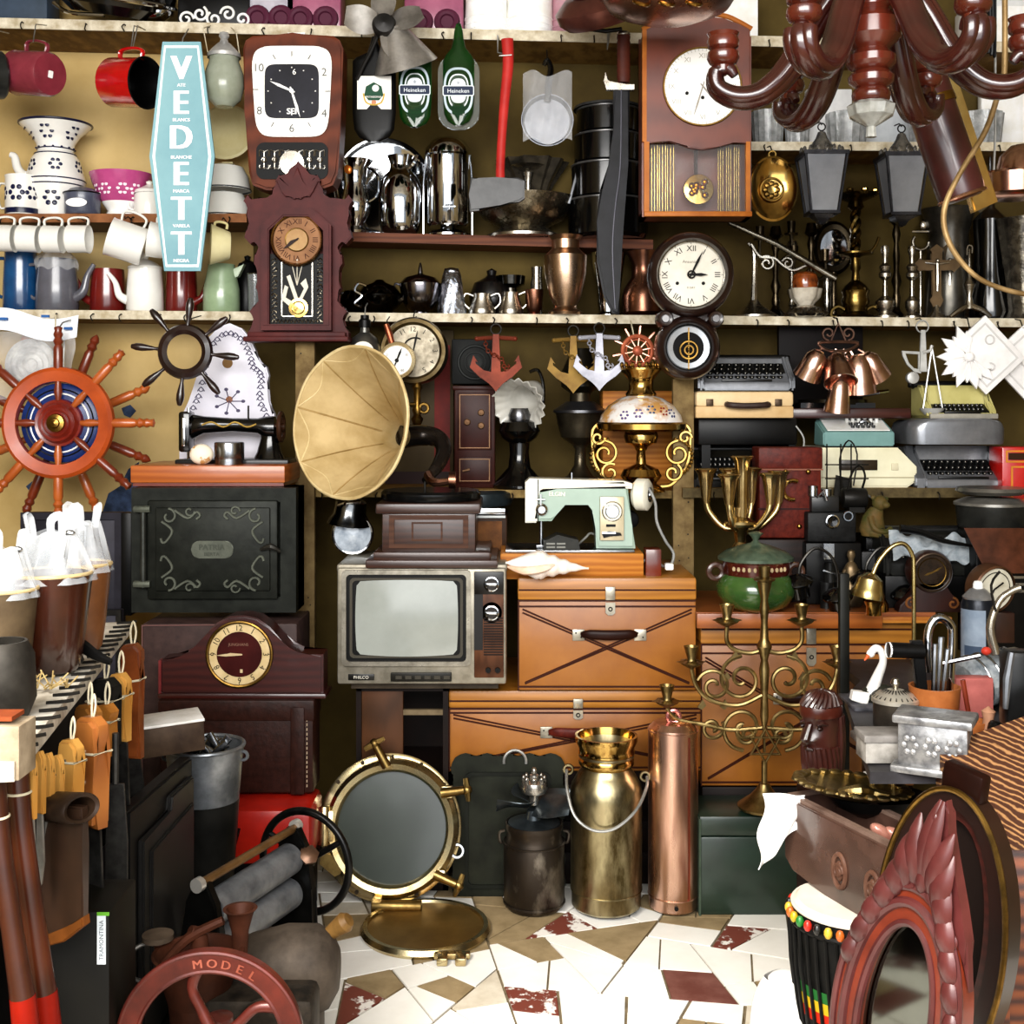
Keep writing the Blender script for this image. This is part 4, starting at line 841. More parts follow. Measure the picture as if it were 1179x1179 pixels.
# octagonal mouth, petals bulging between the corners; the mouth looks left and to the viewer
c0 = V((-87, 0, 168)); ax_ = V((-.57, -.8, .1)).normalized(); e1 = ax_.cross(V((0, 0, 1))).normalized(); e2 = e1.cross(ax_)
neck = V((-36, 120, 148))
NP = 8
def horn(u, v):
    a = 2*pi*u+.2; ph = (u*NP) % 1; r0 = 88
    rim = r0*(cos(pi/NP)/cos((ph-.5)*2*pi/NP))*(1+.035*sin(pi*ph))
    w = v**2.6; r = 13+(rim-13)*(.85*v+.15*w); p = neck.lerp(c0, v**.92)
    bul = 1+.05*sin(pi*ph)*v
    return p+(e1*cos(a)+e2*sin(a))*r*bul
for i in range(NP): hn.sheet(lambda u, v, i=i: horn((i+.001+.998*u)/NP, v), 8, 22, 1.2)
hn.m(HS)
for i in range(NP): hn.tube([horn(i/NP+1e-4, v/14) for v in range(2, 15)], 1.9, 6)
hn.m(M('d8c69a', 'b8a070', .4))
for i in range(NP): hn.tube([horn((i+.001+.998*j/10)/NP, 1-.13*sin(pi*j/10)) for j in range(11)], 1.6, 6)
hn.tube([horn(i/(NP*8), 1) for i in range(NP*8)], 2, 6, True)
# ================================================================== left wall: ship wheels, floral board, stove doors
t = T('ship_wheel', 'large orange wooden ship wheel with blue rings and brass hub', 'ship wheel', 67, 487, 3.36)
OW = M('c05a24', 'a44818', .35, s=10, coat=.4); SPM = M('8a3c1c', '6a2a14', .35, s=12, coat=.4); SPO = M('c06a30', 'a0501e', .35, s=12, coat=.4)
t.p('rim', OW).lathe([(48, -5), (60, -7), (64, -4), (65, 2), (60, 6), (49, 6), (47, 2), (48, -5)], ax='y', n=56)
d = t.p('disc', M('28407c', '1c2c5a', .3)); d.lathe([(0, 6), (40, 5), (46, 8), (46, 12), (0, 12)], ax='y', n=44); d.m(WHITE).torus(34, 1, (0, 4.6, 0), 'y', 44, 5); d.m(BLACK).torus(39, .9, (0, 4.8, 0), 'y', 44, 5)
h_ = t.p('hub', M('8e3020', '6e2216', .3, coat=.4)); h_.lathe([(0, -9), (10, -9), (13, -6), (15, -8), (18, -4), (21, -6), (24, 0), (27, -1), (28, 6), (0, 6)], ax='y', n=40); t.p('brass_boss', BRASS, h_).lathe([(0, -14), (5, -13), (6, -11), (10, -10), (11, -8), (0, -8)], ax='y', n=24)
for i in range(8):
    a = R(90+45*i+(3 if i % 2 else 0)); m_ = SPO if i in (6, 4, 7, 3) else SPM
    pr = [(3, 26), (5, 36), (3.5, 46), (4.5, 58), (5.5, 66), (5.5, 86), (4, 90), (6, 94), (4, 98), (5.6, 102), (4, 106), (5, 110), (0, 112)]
    k = 1 if i not in (1, 2, 3) else 1
    t.p('spoke', m_).lathe([(r, h*k) for r, h in pr], ax=(cos(a), 0, sin(a)), n=12)
for a, l in ((30, 116), (-2, 115), (57, 108), (-33, 112)):   # a second set of handles belongs to the wheel hung behind
    pass
t.p('hanging_wire', WIRE).tube([(0, 0, 108), (2, 8, 116), (2, 50, 124)], 1, 5)
t = T('ship_wheel', 'darker ship wheel hung behind the orange one, only its handles showing', 'ship wheel', 70, 489, 3.5)
t.p('rim', SPM).torus(54, 5, (0, 0, 0), 'y', 44, 8)
for i in range(8):
    a = R(68+45*i); t.p('spoke', SPO if i % 2 else SPM).lathe([(3, 8), (4.5, 58), (5.5, 66), (5.5, 88), (4, 92), (6, 96), (4, 100), (5.6, 104), (4, 108), (0, 112)], ax=(cos(a), 0, sin(a)), n=10)
t.p('hanging_wire', WIRE).tube([(2, 0, 52), (3, 6, 118), (3, 16, 124)], 1, 5)
t = T('ship_wheel', 'small dark brown ship wheel with open centre left of the horn', 'ship wheel', 213, 405, 3.3)
DB = M('2e1812', '1e0e0a', .35, s=12, coat=.5)
t.p('rim', DB).lathe([(20, -3), (25, -6), (30, -4), (32, 1), (30, 5), (22, 5), (20, -3)], ax='y', n=44)
for i in range(8):
    a = R(84+45*i); t.p('spoke', DB).lathe([(2.5, 29), (2, 35), (3, 40), (4.6, 50), (4.4, 56), (2.5, 62), (0, 63)], ax=(cos(a), 0, sin(a)), n=10)
t.p('hanging_wire', IRON).tube([(3, 0, 34), (3, 20, 40), (3, 60, 46)], .8, 5)
t = T('floral_clock_board', 'white curved clock board painted with a blue flower garland', 'clock case', 262, 540, 3.42)
FB = M('e4e2ea', 'd0ced8', .35, s=5); o = [(-56, 0), (-56, 44), (-53, 62), (-45, 78), (-38, 92), (-34, 112), (-30, 134), (-22, 152), (-10, 164), (2, 168), (16, 162), (26, 150), (32, 136), (34, 124), (44, 118), (47, 108), (44, 92), (45, 78), (53, 64), (57, 48), (58, 0)]
b = t.p('board', FB); b.prism(o, 0, 14, b=2); PI_ = M('5a546c', r=.5)
b.m(PI_)
for (x, z), (x2, z2) in zip(o[2:-2], o[3:-1]):
    for f in (.15, .6): X, Z = (x+(x2-x)*f)*.83+.5, 6+(z+(z2-z)*f)*.9; b.torus(2.4, .5, (X, -.2, Z), 'y', 10, 4); b.tube([(X-4, -.2, Z-2), (X, -.2, Z+3), (X+4, -.2, Z-2)], .6, 4, sm=2)
for i in range(7): a = i*.9; b.tube([(2, -.2, 78), (2+16*cos(a), -.2, 78+14*sin(a))], .6, 4); b.ball((2+16*cos(a), -.2, 78+14*sin(a)), (2.6, .4, 2), 7)
b.m(M('9a6a4a', r=.5)).ball((2, -.2, 80), (4, .5, 4), 8); b.m(M('8a6a40', r=.5)).lathe([(0, 0), (6, 0), (6, .5)], (0, -.6, 122), 'y', 18); b.m(PI_)
# black sewing machine on an orange board
t = T('oven_top_board', 'orange brown wooden board lying over the iron stove doors', 'board', 238, 556, 3.16)
t.p('plank', M('ba6c2e', '9e5420', .4, s=8, k='w', st=(.3, 1, 2), coat=.3)).box(-88, 90, 0, 130, 0, 20, 1.5); t.p('batten', W_RED).box(-86, 88, 3, 120, -4, 0)
t = T('sewing_machine', 'old black hand crank sewing machine on the orange board', 'sewing machine', 262, 537, 3.26); t.u *= 1.13
t.p('bed', M('1a1a1a', '2e2c2a', .3)).box(-54, 62, 0, 50, 0, 7, 1.5)
b = t.p('arm', BLKG); b.loft([[(x, 24+w*cos(g), z+h*sin(g)) for g in [2*pi*i/16 for i in range(16)]] for x, w, h, z in ((-46, 7, 10, 40), (-42, 9, 13, 40), (-30, 9, 9, 42), (0, 8, 7, 42), (26, 9, 8, 41), (36, 11, 12, 39), (44, 10, 12, 39))])
b.loft([[(38+w*cos(g), 24+w*.8*sin(g), z) for g in [2*pi*i/16 for i in range(16)]] for w, z in ((17, 6), (13, 14), (9, 28), (10, 40))])
t.p('head_block', BLKG).box(-54, -42, 12, 36, 14, 56, 3); t.p('face_plate', CHROME).box(-50, -46, 10, 13, 20, 50, 1); t.p('needle_bar', CHROME).cyl(1.6, 7, 60, (-44, 16, 0), n=8)
w = t.p('hand_wheel', M('4a3020', '2a1a10', .4)); w.torus(14, 2.4, (50, 24, 40), 'x', 28, 8); w.cyl(4, 44, 54, (0, 24, 40), 'x', 12)
for i in range(3): a = 2*pi*i/3; w.tube([(50, 24, 40), (50, 24+14*cos(a), 40+14*sin(a))], 1.4, 6)
t.p('spool_pin', IRON).cyl(1, 48, 62, (16, 24, 0), n=6)
g = t.p('gold_decal', M('c8a85c', '8a6a34', .4)); g.tube([(-30, 14.5, 42), (-20, 15, 45), (-8, 15.5, 40), (4, 15.5, 45), (16, 15.5, 40), (26, 15, 43)], .8, 4, sm=4)
b = S('pale_cushion', 'flower printed pale pincushion under the arm of the black sewing machine', 'pincushion', M('ece4d0', 'c89a60', .6, s=40, lo=.55, hi=.6), 232, 535, 3.2); b.ball((0, 0, 12), (14, 10, 12))
b = S('steel_canister', 'steel canister standing behind the sewing machine arm', 'canister', STEEL, 264, 536, 3.24); b.cyl(17, 7, 27, b=1.5); b.cyl(17, 0, 8)
b.o.location.z += .0
# iron stove doors
t = T('stove_door', 'big black iron stove door with scrolled relief under the orange board', 'stove door', 240, 706, 3.1)
SI = M('1d1f1b', '2b2d28', .45, .35, s=25, b=.2); SR = M('565950', '686b60', .4, .3, s=25)
f = t.p('frame', SI); f.ring([(-90, 0), (100, 0), (100, 144), (-90, 144)], [(-68, 18), (82, 18), (82, 128), (-68, 128)], 4, 60); f.box(-90, 100, 20, 60, 0, 144)
d = t.p('door_panel', SI); d.box(-70, 80, -3, 6, 16, 130, 2.5); d.box(-60, 72, -6, 0, 26, 122, 2)
r = t.p('scroll_relief', SR, d)
for sx in (-1, 1):
    for sz in (-1, 1):
        cx, cz = 6+sx*42, 74+sz*30
        r.scroll(spiral(cx+sx*8, cz+sz*8, 9, 3, R(90 if sz > 0 else -90), .9*sx*sz), 1.5, -7, 2); r.scroll([(cx+sx*1, cz+sz*15), (cx-sx*14, cz+sz*6), (cx-sx*24, cz+sz*13), (cx-sx*28, cz+sz*9), (cx-sx*24, cz+sz*5)], 1.5, -7, 4)
        r.scroll([(cx+sx*16, cz+sz*2), (cx+sx*4, cz-sz*8), (cx+sx*10, cz-sz*20), (cx+sx*15, cz-sz*22), (cx+sx*17, cz-sz*17)], 1.5, -7, 4)
        r.scroll(spiral(cx-sx*16, cz+sz*14, 6, 2, R(0), .9*sx*sz), 1.2, -7, 2)
m_ = t.p('makers_badge', SR, d); m_.at(6, 0, 74).prism(rrect(-24, 24, -10, 10, 9), -7.5, -5, b=1); wr(m_, 'PATRIA', M('4c4f46', r=.5), 9, 0, -8, 3, bold=.3); wr(m_, 'BERTA', M('4c4f46', r=.5), 6, 0, -8, -5, bold=.2)
for z in (34, 120): t.p('hinge', SR).tube([(-84, -4, z), (-74, -6, z), (-66, -5, z)], 4, 8); 
t.p('hinge_pin', M('5a5c56', '3a3c38', .3, .7)).cyl(3.5, 30, 122, (-74, -4, 0), n=10)
t.p('latch', M('6c6a64', '3c3a36', .3, .8)).tube([(62, -8, 74), (74, -12, 78), (84, -8, 72)], [2, 4, 2], 8, sm=3)
t = T('stove_door', 'plain dark grey iron stove door with ring handle behind the mate cups', 'stove door', 95, 790, 3.24)
GI = M('34323a', '2a282e', .45, .3, s=20)
b = t.p('panel', GI); b.box(-70, 46, 0, 14, 0, 200, 2); b.ring([(-70, 0), (46, 0), (46, 200), (-70, 200)], [(-62, 8), (38, 8), (38, 192), (-62, 192)], -4, 1)
t.p('lower_panel', GI).box(-66, 42, 0, 12, 790-Y(0, 3.24), 1, 1)
k = t.p('ring_plate', IRON); k.torus(24, 2.5, (-16, -4, 142), 'y', 32, 8); k.torus(17, 2, (-16, -4, 142), 'y', 28, 8); t.p('edge_rail', BLACK).box(46, 58, -6, 14, 82, 200, 1)
b = S('iron_plate', 'lower dark grey iron plate behind the plank of nails', 'plate', GI, 118, 860, 3.12); b.box(-40, 22, 0, 10, 860-Y(0, 3.12), 158, 1.5); b.m(IRON).ring([(-40, 0), (22, 0), (22, 158), (-40, 158)], [(-34, 6), (16, 6), (16, 152), (-34, 152)], -3, 0); b.tube([(24, -2, 118), (34, -4, 122), (40, 0, 118)], 4, 8)
# napoleon clock on leather case
t = T('leather_case', 'dark brown leather case with pale stitching under the humped mantel clock', 'case', 275, 914, 2.96)
c = t.p('body', LEATH); c.box(-92, 86, 0, 48, 0, 106, 4); t.p('lid_flap', LEATH).box(-93, 87, -2, 48, 84, 108, 2)
s_ = t.p('stitching', M('b8a48c', r=.7))
for i in range(17): s_.box(78, 79, -1, 0, 8+i*5.4, 11+i*5.4)
t.p('strap', LEATH).box(60, 76, -4, 0, 0, 100, 1.5)
t = T('mantel_clock', 'humped dark red mantel clock with cream ring dial on the leather case', 'clock', 278, 804, 2.98)
o = [(-93, 4), (-93, 44), (-70, 46), (-58, 52), (-44, 70), (-30, 86), (-14, 94), (4, 95), (18, 92), (32, 82), (46, 66), (54, 56), (66, 50), (94, 50), (94, 4)]
t.p('case', W_MAH).prism(o, 0, 38, b=2.5); t.p('base', W_MAH).box(-96, 98, -4, 40, 0, 6, 2)
d = t.p('dial', M('d8c49c', 'b89e70', .4)); disc_dial(d, 36, -1, M('e0cca4', 'c0a878', .4), ARA, 9, INK, .84, False, 12, -2, 51)
d.m(M('4c1c1a', '341210', .35)).lathe([(0, 0), (26, 0), (26, 1)], (-2, -2.4, 51), 'y', 36); wr(d, 'JUNGHANS', M('8a6a5a', r=.5), 4.5, -3, -3, 62); d.m(M('c8b490', r=.4)); hand(d, 268, 26, 1.4, -4, -2, 51); hand(d, 270, 17, 1.8, -3.6, -2, 51); d.box(-1, 2, -3.2, -2.6, 30, 34)
t.p('bezel', BRASSO).torus(37, 2, (-2, -2, 51), 'y', 48, 8)
t.p('edge_trim', M('8a3c3c', '6a2a2a', .3, coat=.4)).box(-95, -92, -2, 10, 4, 44)
b = S('record_player_case', 'dull brown flat case standing behind the mantel clock', 'case', M('4e3c38', '3c2e2c', .5, s=30), 262, 910, 3.07); b.box(-98, 80, 0, 90, 0, 192, 2); b.m(M('7a5c58', r=.4)).tube([(-98, -1, 4), (-98, -1, 190), (40, -1, 191)], 1, 5)
# ================================================================== centre: television, suitcases, sewing machine
FLZ = lambda D: Y(0, D)
# supports standing on the floor
DK = M('241610', '150c08', .5, s=12)
t = T('low_cabinet', 'low dark open cabinet carrying the television', 'cabinet', 470, FLZ(3.1), 3.1)
hh = Zf(788, 3.03)*F/3.1-9
c = t.p('carcass', DK); c.box(-60, -54, 0, 130, 0, hh); c.box(40, 46, 0, 130, 0, hh); c.box(-60, 46, 124, 130, 0, hh); c.box(-60, 46, 0, 130, hh-6, hh); c.box(-60, 46, 0, 130, 0, 10); c.box(-54, 40, 4, 124, hh-110, hh-104)
t.p('front_panel', M('5e3c22', '42280f', .5, s=8, k='w', st=(1.4, 1, .3))).box(-54, -6, 2, 8, 10, hh-6, 1); t.p('drawer_rail', M('8a7a60', '5c4e38', .5, s=12)).box(-6, 40, 2, 8, hh-34, hh-28)
t.p('top_board', M('5a5044', '3c342a', .5, s=10)).box(-64, 104, -14, 130, hh, hh+9, 1)
t = T('television', 'old silver and woodgrain television set with grey screen', 'television', 486, 788, 3.03)
TVG = M('a8a294', '8a8476', .35, .5, s=30); TVW = M('6a4630', '4a2e1e', .4, s=14, k='w', st=(2, 1, .3))
c = t.p('cabinet', TVG); c.box(-98, 97, 0, 140, 0, 134, 3); c.box(-99, 98, 3, 138, 128, 138, 3); c.box(-80, 80, 40, 170, 10, 120, 8)
f = t.p('screen_bezel', M('a8a294', '7c766a', .3, .7, s=30)); f.ring(rrect(-92, 56, 22, 132, 5), rrect(-87, 51, 27, 127, 5), -5, 4); f.m(M('141311', r=.35)).ring(rrect(-87, 51, 27, 127, 5), rrect(-73, 38, 36, 117, 14), -2, 10)
f.m(M('4c483f', r=.4)).ring(rrect(-83, 47, 31, 123, 5), rrect(-80, 44, 34, 120, 5), -3.4, 0)
sc_ = t.p('screen', M('a6aaa4', '8e928c', .15, s=3, coat=.6))
sc_.sheet(lambda u, v: ((-17.5+59*(2*u-1)*(1-.03*(2*v-1)**2)), -7+3.4*((2*u-1)**2+.6*(2*v-1)**2), 77+44*(2*v-1)*(1-.05*(2*u-1)**2)), 20, 16)
pn = t.p('control_panel', TVW); pn.box(60, 94, -2, 4, 8, 130, 1)
pn.m(M('181410', r=.3)).box(60, 94, -3, -1, 104, 130, .5); pn.box(60, 70, -2.6, 0, 40, 104)
pn.m(M('241812', r=.5))
for i in range(15): pn.box(71, 93, -3, -1.6, 34+i*3, 35.4+i*3)
for z in (116, 83): k = t.p('channel_knob', M('2a2018', r=.3)); k.lathe([(0, -5), (6, -5), (7, -2), (12, -2), (12, 0), (0, 0)], (80, 0, z), 'y', 30); k.m(CHROME).torus(7.6, 1.4, (80, -4.6, z), 'y', 30, 7); k.box(74, 86, -9, -5, z-1.4, z+1.4, .5)
for x in (76, 87): t.p('small_knob', BLACK).lathe([(0, -5), (3, -5), (3.4, 0), (0, 0)], (x, 0, 17), 'y', 16)
cp = t.p('lower_strip', M('26241f', r=.35)); cp.box(-36, 34, -4, 2, 4, 14, .8); 
for i in range(6): cp.m(M('4c4840', r=.4, m=.5)).box(-30+i*11, -23+i*11, -5, -3, 7, 11)
bd = t.p('name_badge', M('1a1814', r=.3)); bd.box(-85, -55, -1.5, .5, 5, 12, .5); wr(bd, 'PHILCO', M('d8d4c8', r=.4), 5, -70, -1.6, 8.5)
# suitcase, trunk
SUT = M('a86e28', '90581a', .42, s=5, coat=.15); SUTL = M('bc8234', 'a06a24', .42, s=8, k='w', st=(.3, 1, 2), coat=.15); LINE = M('421c0c', r=.5); PLT = M('cfc8b8', '8e887a', .3, .7)
def suitcase(lb, px, py, D, w, h, dep, lidf=.2, handle='dark', cross=True, line2=True):
    t = T('wooden_suitcase', lb, 'suitcase', px, py, D, 'orange suitcases with crossed lines')
    zl = h*(1-lidf)
    b = t.p('body', SUT); b.box(-w/2, w/2, 0, dep, 0, zl, 2); l = t.p('lid', SUTL); l.box(-w/2-.5, w/2+.5, -.6, dep, zl, h, 2.5)
    g = t.p('painted_lines', LINE)
    for z in (zl+h*.09, zl-.5, zl-h*.055, 4.5): g.box(-w/2+.6, w/2-.6, -1.1, .5, z-1, z+1)
    def dl(x0, z0, x1, z1, r=1.1): g.tube([(x0, -.1, z0), (x1, -.1, z1)], r, 6, flat=.8)
    zt, zb = zl-h*.08, 6
    if cross:
        for o_ in (0, 4): dl(-w/2+5, zt-o_, w/2-8, zb+3-o_*.3); dl(-w/2+8, zb+3-o_*.3, w/2-5, zt-o_)
    g.box(-w/2-.3, -w/2+1.2, -1, 0, 0, zl)
    z = zt-(zt-zb)*.33
    for x in (-33, 38): hp = t.p('handle_plate', PLT); hp.box(x-7, x+7, -2.5, 0, z-7, z+6, .6); hp.m(INK).cyl(1, -3, -2, (x-3, 0, z+2), 'y', 8).cyl(1, -3, -2, (x+3, 0, z-3), 'y', 8)
    t.p('handle', M('34190f', '24100a', .4) if handle == 'dark' else LEATHR).tube([(-30, -3, z), (-20, -7, z+1), (2, -9, z+.5), (26, -7, z+1), (34, -3, z)], [3, 5.5, 6, 5.5, 3], 10, sm=4, flat=.5)
    k = t.p('clasp', PLT); k.box(-2, 9, -3.5, 0, zl+.5, zl+h*.12, .5); k.prism([(-2, zl-h*.02), (9, zl-h*.02), (9, zl-h*.11), (6, zl-h*.13), (1, zl-h*.13), (-2, zl-h*.11)], -4, 0, b=.5); k.m(INK).torus(2, .7, (3.5, -4.2, zl-h*.075), 'y', 12, 5)
    return t
b = S('dark_crate', 'dark wooden crate under the lower orange suitcase', 'crate', DK, 662, FLZ(3.14), 3.14); b.box(-138, 138, 0, 160, 0, FLZ(3.14)-888, 2)
for i in range(4): b.box(-138, 138, -3, 0, 8+i*36, 38+i*36, 1)
suitcase('lower wide orange suitcase with red leather handle beneath the square one', 662, 888, 3.12, 290, 93, 190, .22, 'red')
suitcase('upper square orange suitcase with dark handle beside the television', 699, 795, 3.1, 205, 130, 170, .2)
# sewing machine case
t = T('sewing_machine', 'mint and white electric sewing machine in its tan wooden base', 'sewing machine', 680, 668, 3.12)
t.p('wooden_base', W_TAN).box(-104, 62, 6, 120, 0, 30, 1.5); b = t.p('bed_plate', STEEL); b.box(-98, 52, 12, 90, 30, 33, .6)
MINT = M('a4b8a8', '94a898', .3, s=5, coat=.4); IV = M('ece8d8', 'dcd8c6', .3, s=5, coat=.4)
bd = t.p('body', MINT)
for y0, y1 in ((20, 56),):
    bd.prism([(-73, 72), (-73, 100), (-40, 100), (-20, 112), (40, 112), (44, 112), (50, 60), (54, 34), (8, 34), (6, 80), (0, 88), (-30, 88), (-40, 72), (-44, 66), (-70, 66)], y0, y1, b=3)
hd = t.p('top_cover', IV); hd.prism([(-74, 66), (-74, 112), (-70, 116), (40, 113), (50, 110), (50, 104), (-55, 107), (-61, 104), (-61, 66)], 17, 59, b=3)
t.p('face_plate', IV).prism([(-75, 64), (-75, 112), (-63, 112), (-62, 64)], 22, 54, b=1.5)
w = t.p('hand_wheel', IV); w.lathe([(0, -9), (15, -9), (19, -5), (19, 7), (15, 10), (0, 10)], (63, 38, 96), V((.92, -.4, 0)), 32); w.m(BLACK).lathe([(0, 10.5), (9, 10.5), (9, 9)], (63, 38, 96), V((.92, -.4, 0)), 20); w.m(CHROME).lathe([(0, 12), (5, 12), (6, 10)], (63, 38, 96), V((.92, -.4, 0)), 16)
p_ = t.p('dial_plate', M('d8ccb0', 'c0b494', .3, .3)); p_.box(12, 40, 15, 20, 44, 95, 1)
k = t.p('stitch_dial', CHROME); k.lathe([(0, 4), (7, 4), (7, 8), (12, 10), (12, 14), (0, 14)], (26, 4, 78), 'y', 28); k.m(IV).torus(9.5, 1.6, (26, 12, 78), 'y', 28, 6)
p_.m(BLACK).box(19, 30, 14, 16, 60, 63); p_.m(BLACK).prism([(14, 52), (22, 55), (36, 53), (37, 50), (24, 49), (16, 47)], 13, 16); p_.m(CHROME).box(14, 30, 12.5, 15, 52, 54)
k = t.p('tension_knob', CHROME); k.lathe([(0, 10), (4, 10), (5, 14), (7, 15), (7, 18), (0, 18)], (-56, 0, 80), 'y', 20); k.tube([(-64, 15, 92), (-52, 14, 92)], 1, 6).tube([(-57, 15, 98), (-57, 15, 84)], 1, 6)
t.p('presser_foot', STEEL).cyl(2.4, 34, 68, (-56, 36, 0), n=10).box(-62, -50, 30, 44, 34, 37, .5)
k = t.p('seam_line', BLACK); k.box(-60.6, -59.6, 16.4, 17.6, 66, 115)
wr(bd, 'ELGIN', M('f4f0e0', r=.3), 7, -38, 18.6, 98, 2, bold=.2)
t.p('motor', M('1c1a18', r=.4)).cyl(11, 62, 96, (58, 62, 58), 'y', 20, 2); t.p('spool_pin', STEEL).cyl(1, 112, 122, (-20, 36, 0), n=6)
t = T('foot_pedal', 'dark grey foot pedal with vents lying under the arm of the mint sewing machine', 'pedal', 648, 634, 3.14)
t.p('shell', M('3c3c38', '2c2c2a', .45)).prism([(-22, 0), (20, 0), (18, 12), (-6, 18), (-22, 10)], 0, 36, b=1.5)
for i in range(4): t.p('vent', M('8a8a84', r=.4)).box(-19+(i % 2)*12, -9+(i % 2)*12, -.6, .4, 3+(i//2)*4, 5+(i//2)*4)
t.p('cord', M('8a8a84', '5c5c58', .4)).tube([(20, 20, 6), (28, 16, 14), (34, 20, 18), (48, 30, 10)], 1.3, 6, sm=4)
b = S('power_cord', 'grey power cord looping down behind the mint sewing machine', 'cord', M('a8a8a4', '6a6a68', .4), 752, 668, 3.16); b.tube([(-4, 10, 106), (4, 12, 88), (6, 14, 66), (16, 16, 44), (26, 18, 28), (20, 10, 14), (8, 0, 18), (-2, -4, 26), (-12, -2, 22), (-24, 0, 12)], 1.6, 6, sm=5)
b = S('bottle_opener_block', 'small red brown block with white plug beside the sewing machine base', 'block', W_RED, 752, 667, 3.12); b.box(-8, 10, 4, 30, 0, 34, 1); b.m(WHITE).box(14, 24, 0, 12, 10, 18, 2)
# seashell
b = S('seashell', 'large spiral white seashell resting before the sewing machine base', 'seashell', M('f6efe6', 'e2c2a8', .4, s=14, b=.2, lo=.45, hi=.75), 628, 667, 3.06)
pr = []
for i in range(40):
    f = i/39; x = -46+96*f; r = 17*max(.05, (1-((f-.38)/.62)**1 if f > .38 else (f/.38)**.9 if f < .38 else 1)); r = r*(1+(.10*sin(f*46) if f > .4 else 0)); pr.append((max(r, 1.2), x))
b.at(0, 0, 16, ry=4).lathe(pr, (0, 0, 0), 'x', 30, fl=(9, .035, lambda v: max(0, 1-v*1.6))).m(M('e8c0a0', 'f4e4d4', .3)).tube([(-44, -4, -4), (-24, -14, -6), (-4, -16, -2), (10, -12, 3)], [1, 5, 5, 1], 8, sm=4)
# turntable box right of gramophone, headlamps
t = T('portable_turntable', 'brown boxed record player with grey platter behind the seashell', 'record player', 556, 640, 3.32)
t.p('box', M('4a3220', '33200f', .5, s=12, b=.1)).box(-44, 28, 0, 90, 0, 46, 2); p_ = t.p('front_panel', M('8a5a2c', '5c3a1a', .5, s=20)); p_.box(-36, 22, -2, 1, 6, 40); p_.m(IRON).tube([(-34, -4, 18), (-20, -5, 14), (0, -5, 14), (10, -4, 16)], 2.5, 6, sm=3)
t.p('trim', CHROME).box(-42, 26, -3, 1, 48, 55, .6); t.p('trim_strip', M('a8a8a4', r=.3, m=.8)).box(-42, 26, -3, 1, 44, 46.5); t.p('platter', M('3a4448', '22282a', .3, .4)).lathe([(0, 56), (40, 56), (42, 60), (40, 70), (34, 73), (0, 73)], (-8, 40, 0), n=44)
t = T('headlamp', 'round chrome headlamp leaning left of the gramophone base', 'headlamp', 405, 640, 3.2, 'pair of old headlamps')
t.p('shell', M('7a7c80', '44464a', .2, 1)).lathe([(22, -4), (24, -2), (22, 6), (14, 22), (0, 26)], (0, 10, 24), V((-.15, 1, .1)), 36); t.p('lens', M('c4ccd4', '8e98a4', .1, s=30, coat=.8)).lathe([(0, -7), (12, -6), (20, -3), (22, -3)], (0, 10, 24), V((-.15, 1, .1)), 36)
t.p('lens_rim', CHROME).torus(22.5, 2, (0, 8, 24), V((-.15, 1, .1)), 40, 8)
t = T('headlamp', 'bell shaped chrome horn lamp stacked above the round headlamp', 'headlamp', 398, 600, 3.2, 'pair of old headlamps')
t.p('shell', M('8a8c8e', '3c3e40', .15, 1)).lathe([(26, -4), (24, 0), (19, 8), (18, 22), (10, 26), (0, 27)], (2, 14, 0), V((.12, -.1, 1)), 36)
t.p('vent_cap', CHROME).tube([(-8, -6, 18), (4, -8, 22), (18, -4, 22)], 2, 8, sm=3)
b = S('dark_case', 'dark case in shadow carrying the portable record player', 'case', DK, 556, Y(.507, 3.33), 3.33); b.box(-40, 24, 0, 60, 0, Y(.507, 3.33)-641, 1)
# ================================================================== on the floor
BP = M('ddd0a8', 'b49c6c', .24, 1, s=16); BPd = M('a8905c', '705a34', .35, 1, s=20)
t = T('porthole', 'big brass ship porthole leaning back with dusty glass and wing bolts', 'porthole', 446, Y(0, 2.98)-2, 2.98, rot=(-12, 0, 0))
cz = 88
f = t.p('flange', BP); f.lathe([(66, 10), (66, 2), (80, 0), (84, 2), (84, 8), (78, 10), (66, 10)], (0, 4, cz), 'y', 60)
f2 = t.p('swing_ring', BP); f2.lathe([(63, 8), (63, -10), (66, -14), (72, -15), (77, -10), (78, 2), (66, 6), (63, 8)], (4, 0, cz+1), 'y', 60)
t.p('glass', M('3c443c', '2a302a', .3, s=5, lo=.3, hi=.75, coat=.3)).lathe([(0, -4), (64, -4), (64, 0), (0, 0)], (4, 0, cz+1), 'y', 48)
for i in range(14): a = 2*pi*i/14+.2; f.m(M('3c2e18', r=.5)).cyl(2.4, -.6, .8, (80*cos(a), 4, cz+80*sin(a)), 'y', 10)
def dog(a, tilt, nm='wing_bolt'):
    x, z = 4+76*cos(a), cz+76*sin(a); dx, dz = cos(a+tilt), sin(a+tilt)
    d = t.p(nm, BPd); d.tube([(x-6*dx, -16, z-6*dz), (x+24*dx, -20, z+24*dz)], [6, 4.5], 10); d.tube([(x+24*dx-13*dz, -20, z+24*dz+13*dx), (x+24*dx, -21, z+24*dz), (x+24*dx+16*dz*.8, -20, z+24*dz-16*dx*.8)], [3, 4.4, 2.4], 8); d.ball((x+24*dx, -20, z+24*dz), 6, 10)
    t.p('lug', BP, f2).box(x-7, x+7, -15, 0, z-7, z+7, 2)
dog(R(97), R(22)); dog(R(33), R(-25)); dog(R(-42), R(20))
t.p('hinge', BP).box(-80, -62, -16, 0, cz-14, cz+22, 3).cyl(7, cz-18, cz+26, (-74, -12, 0), b=1.5)
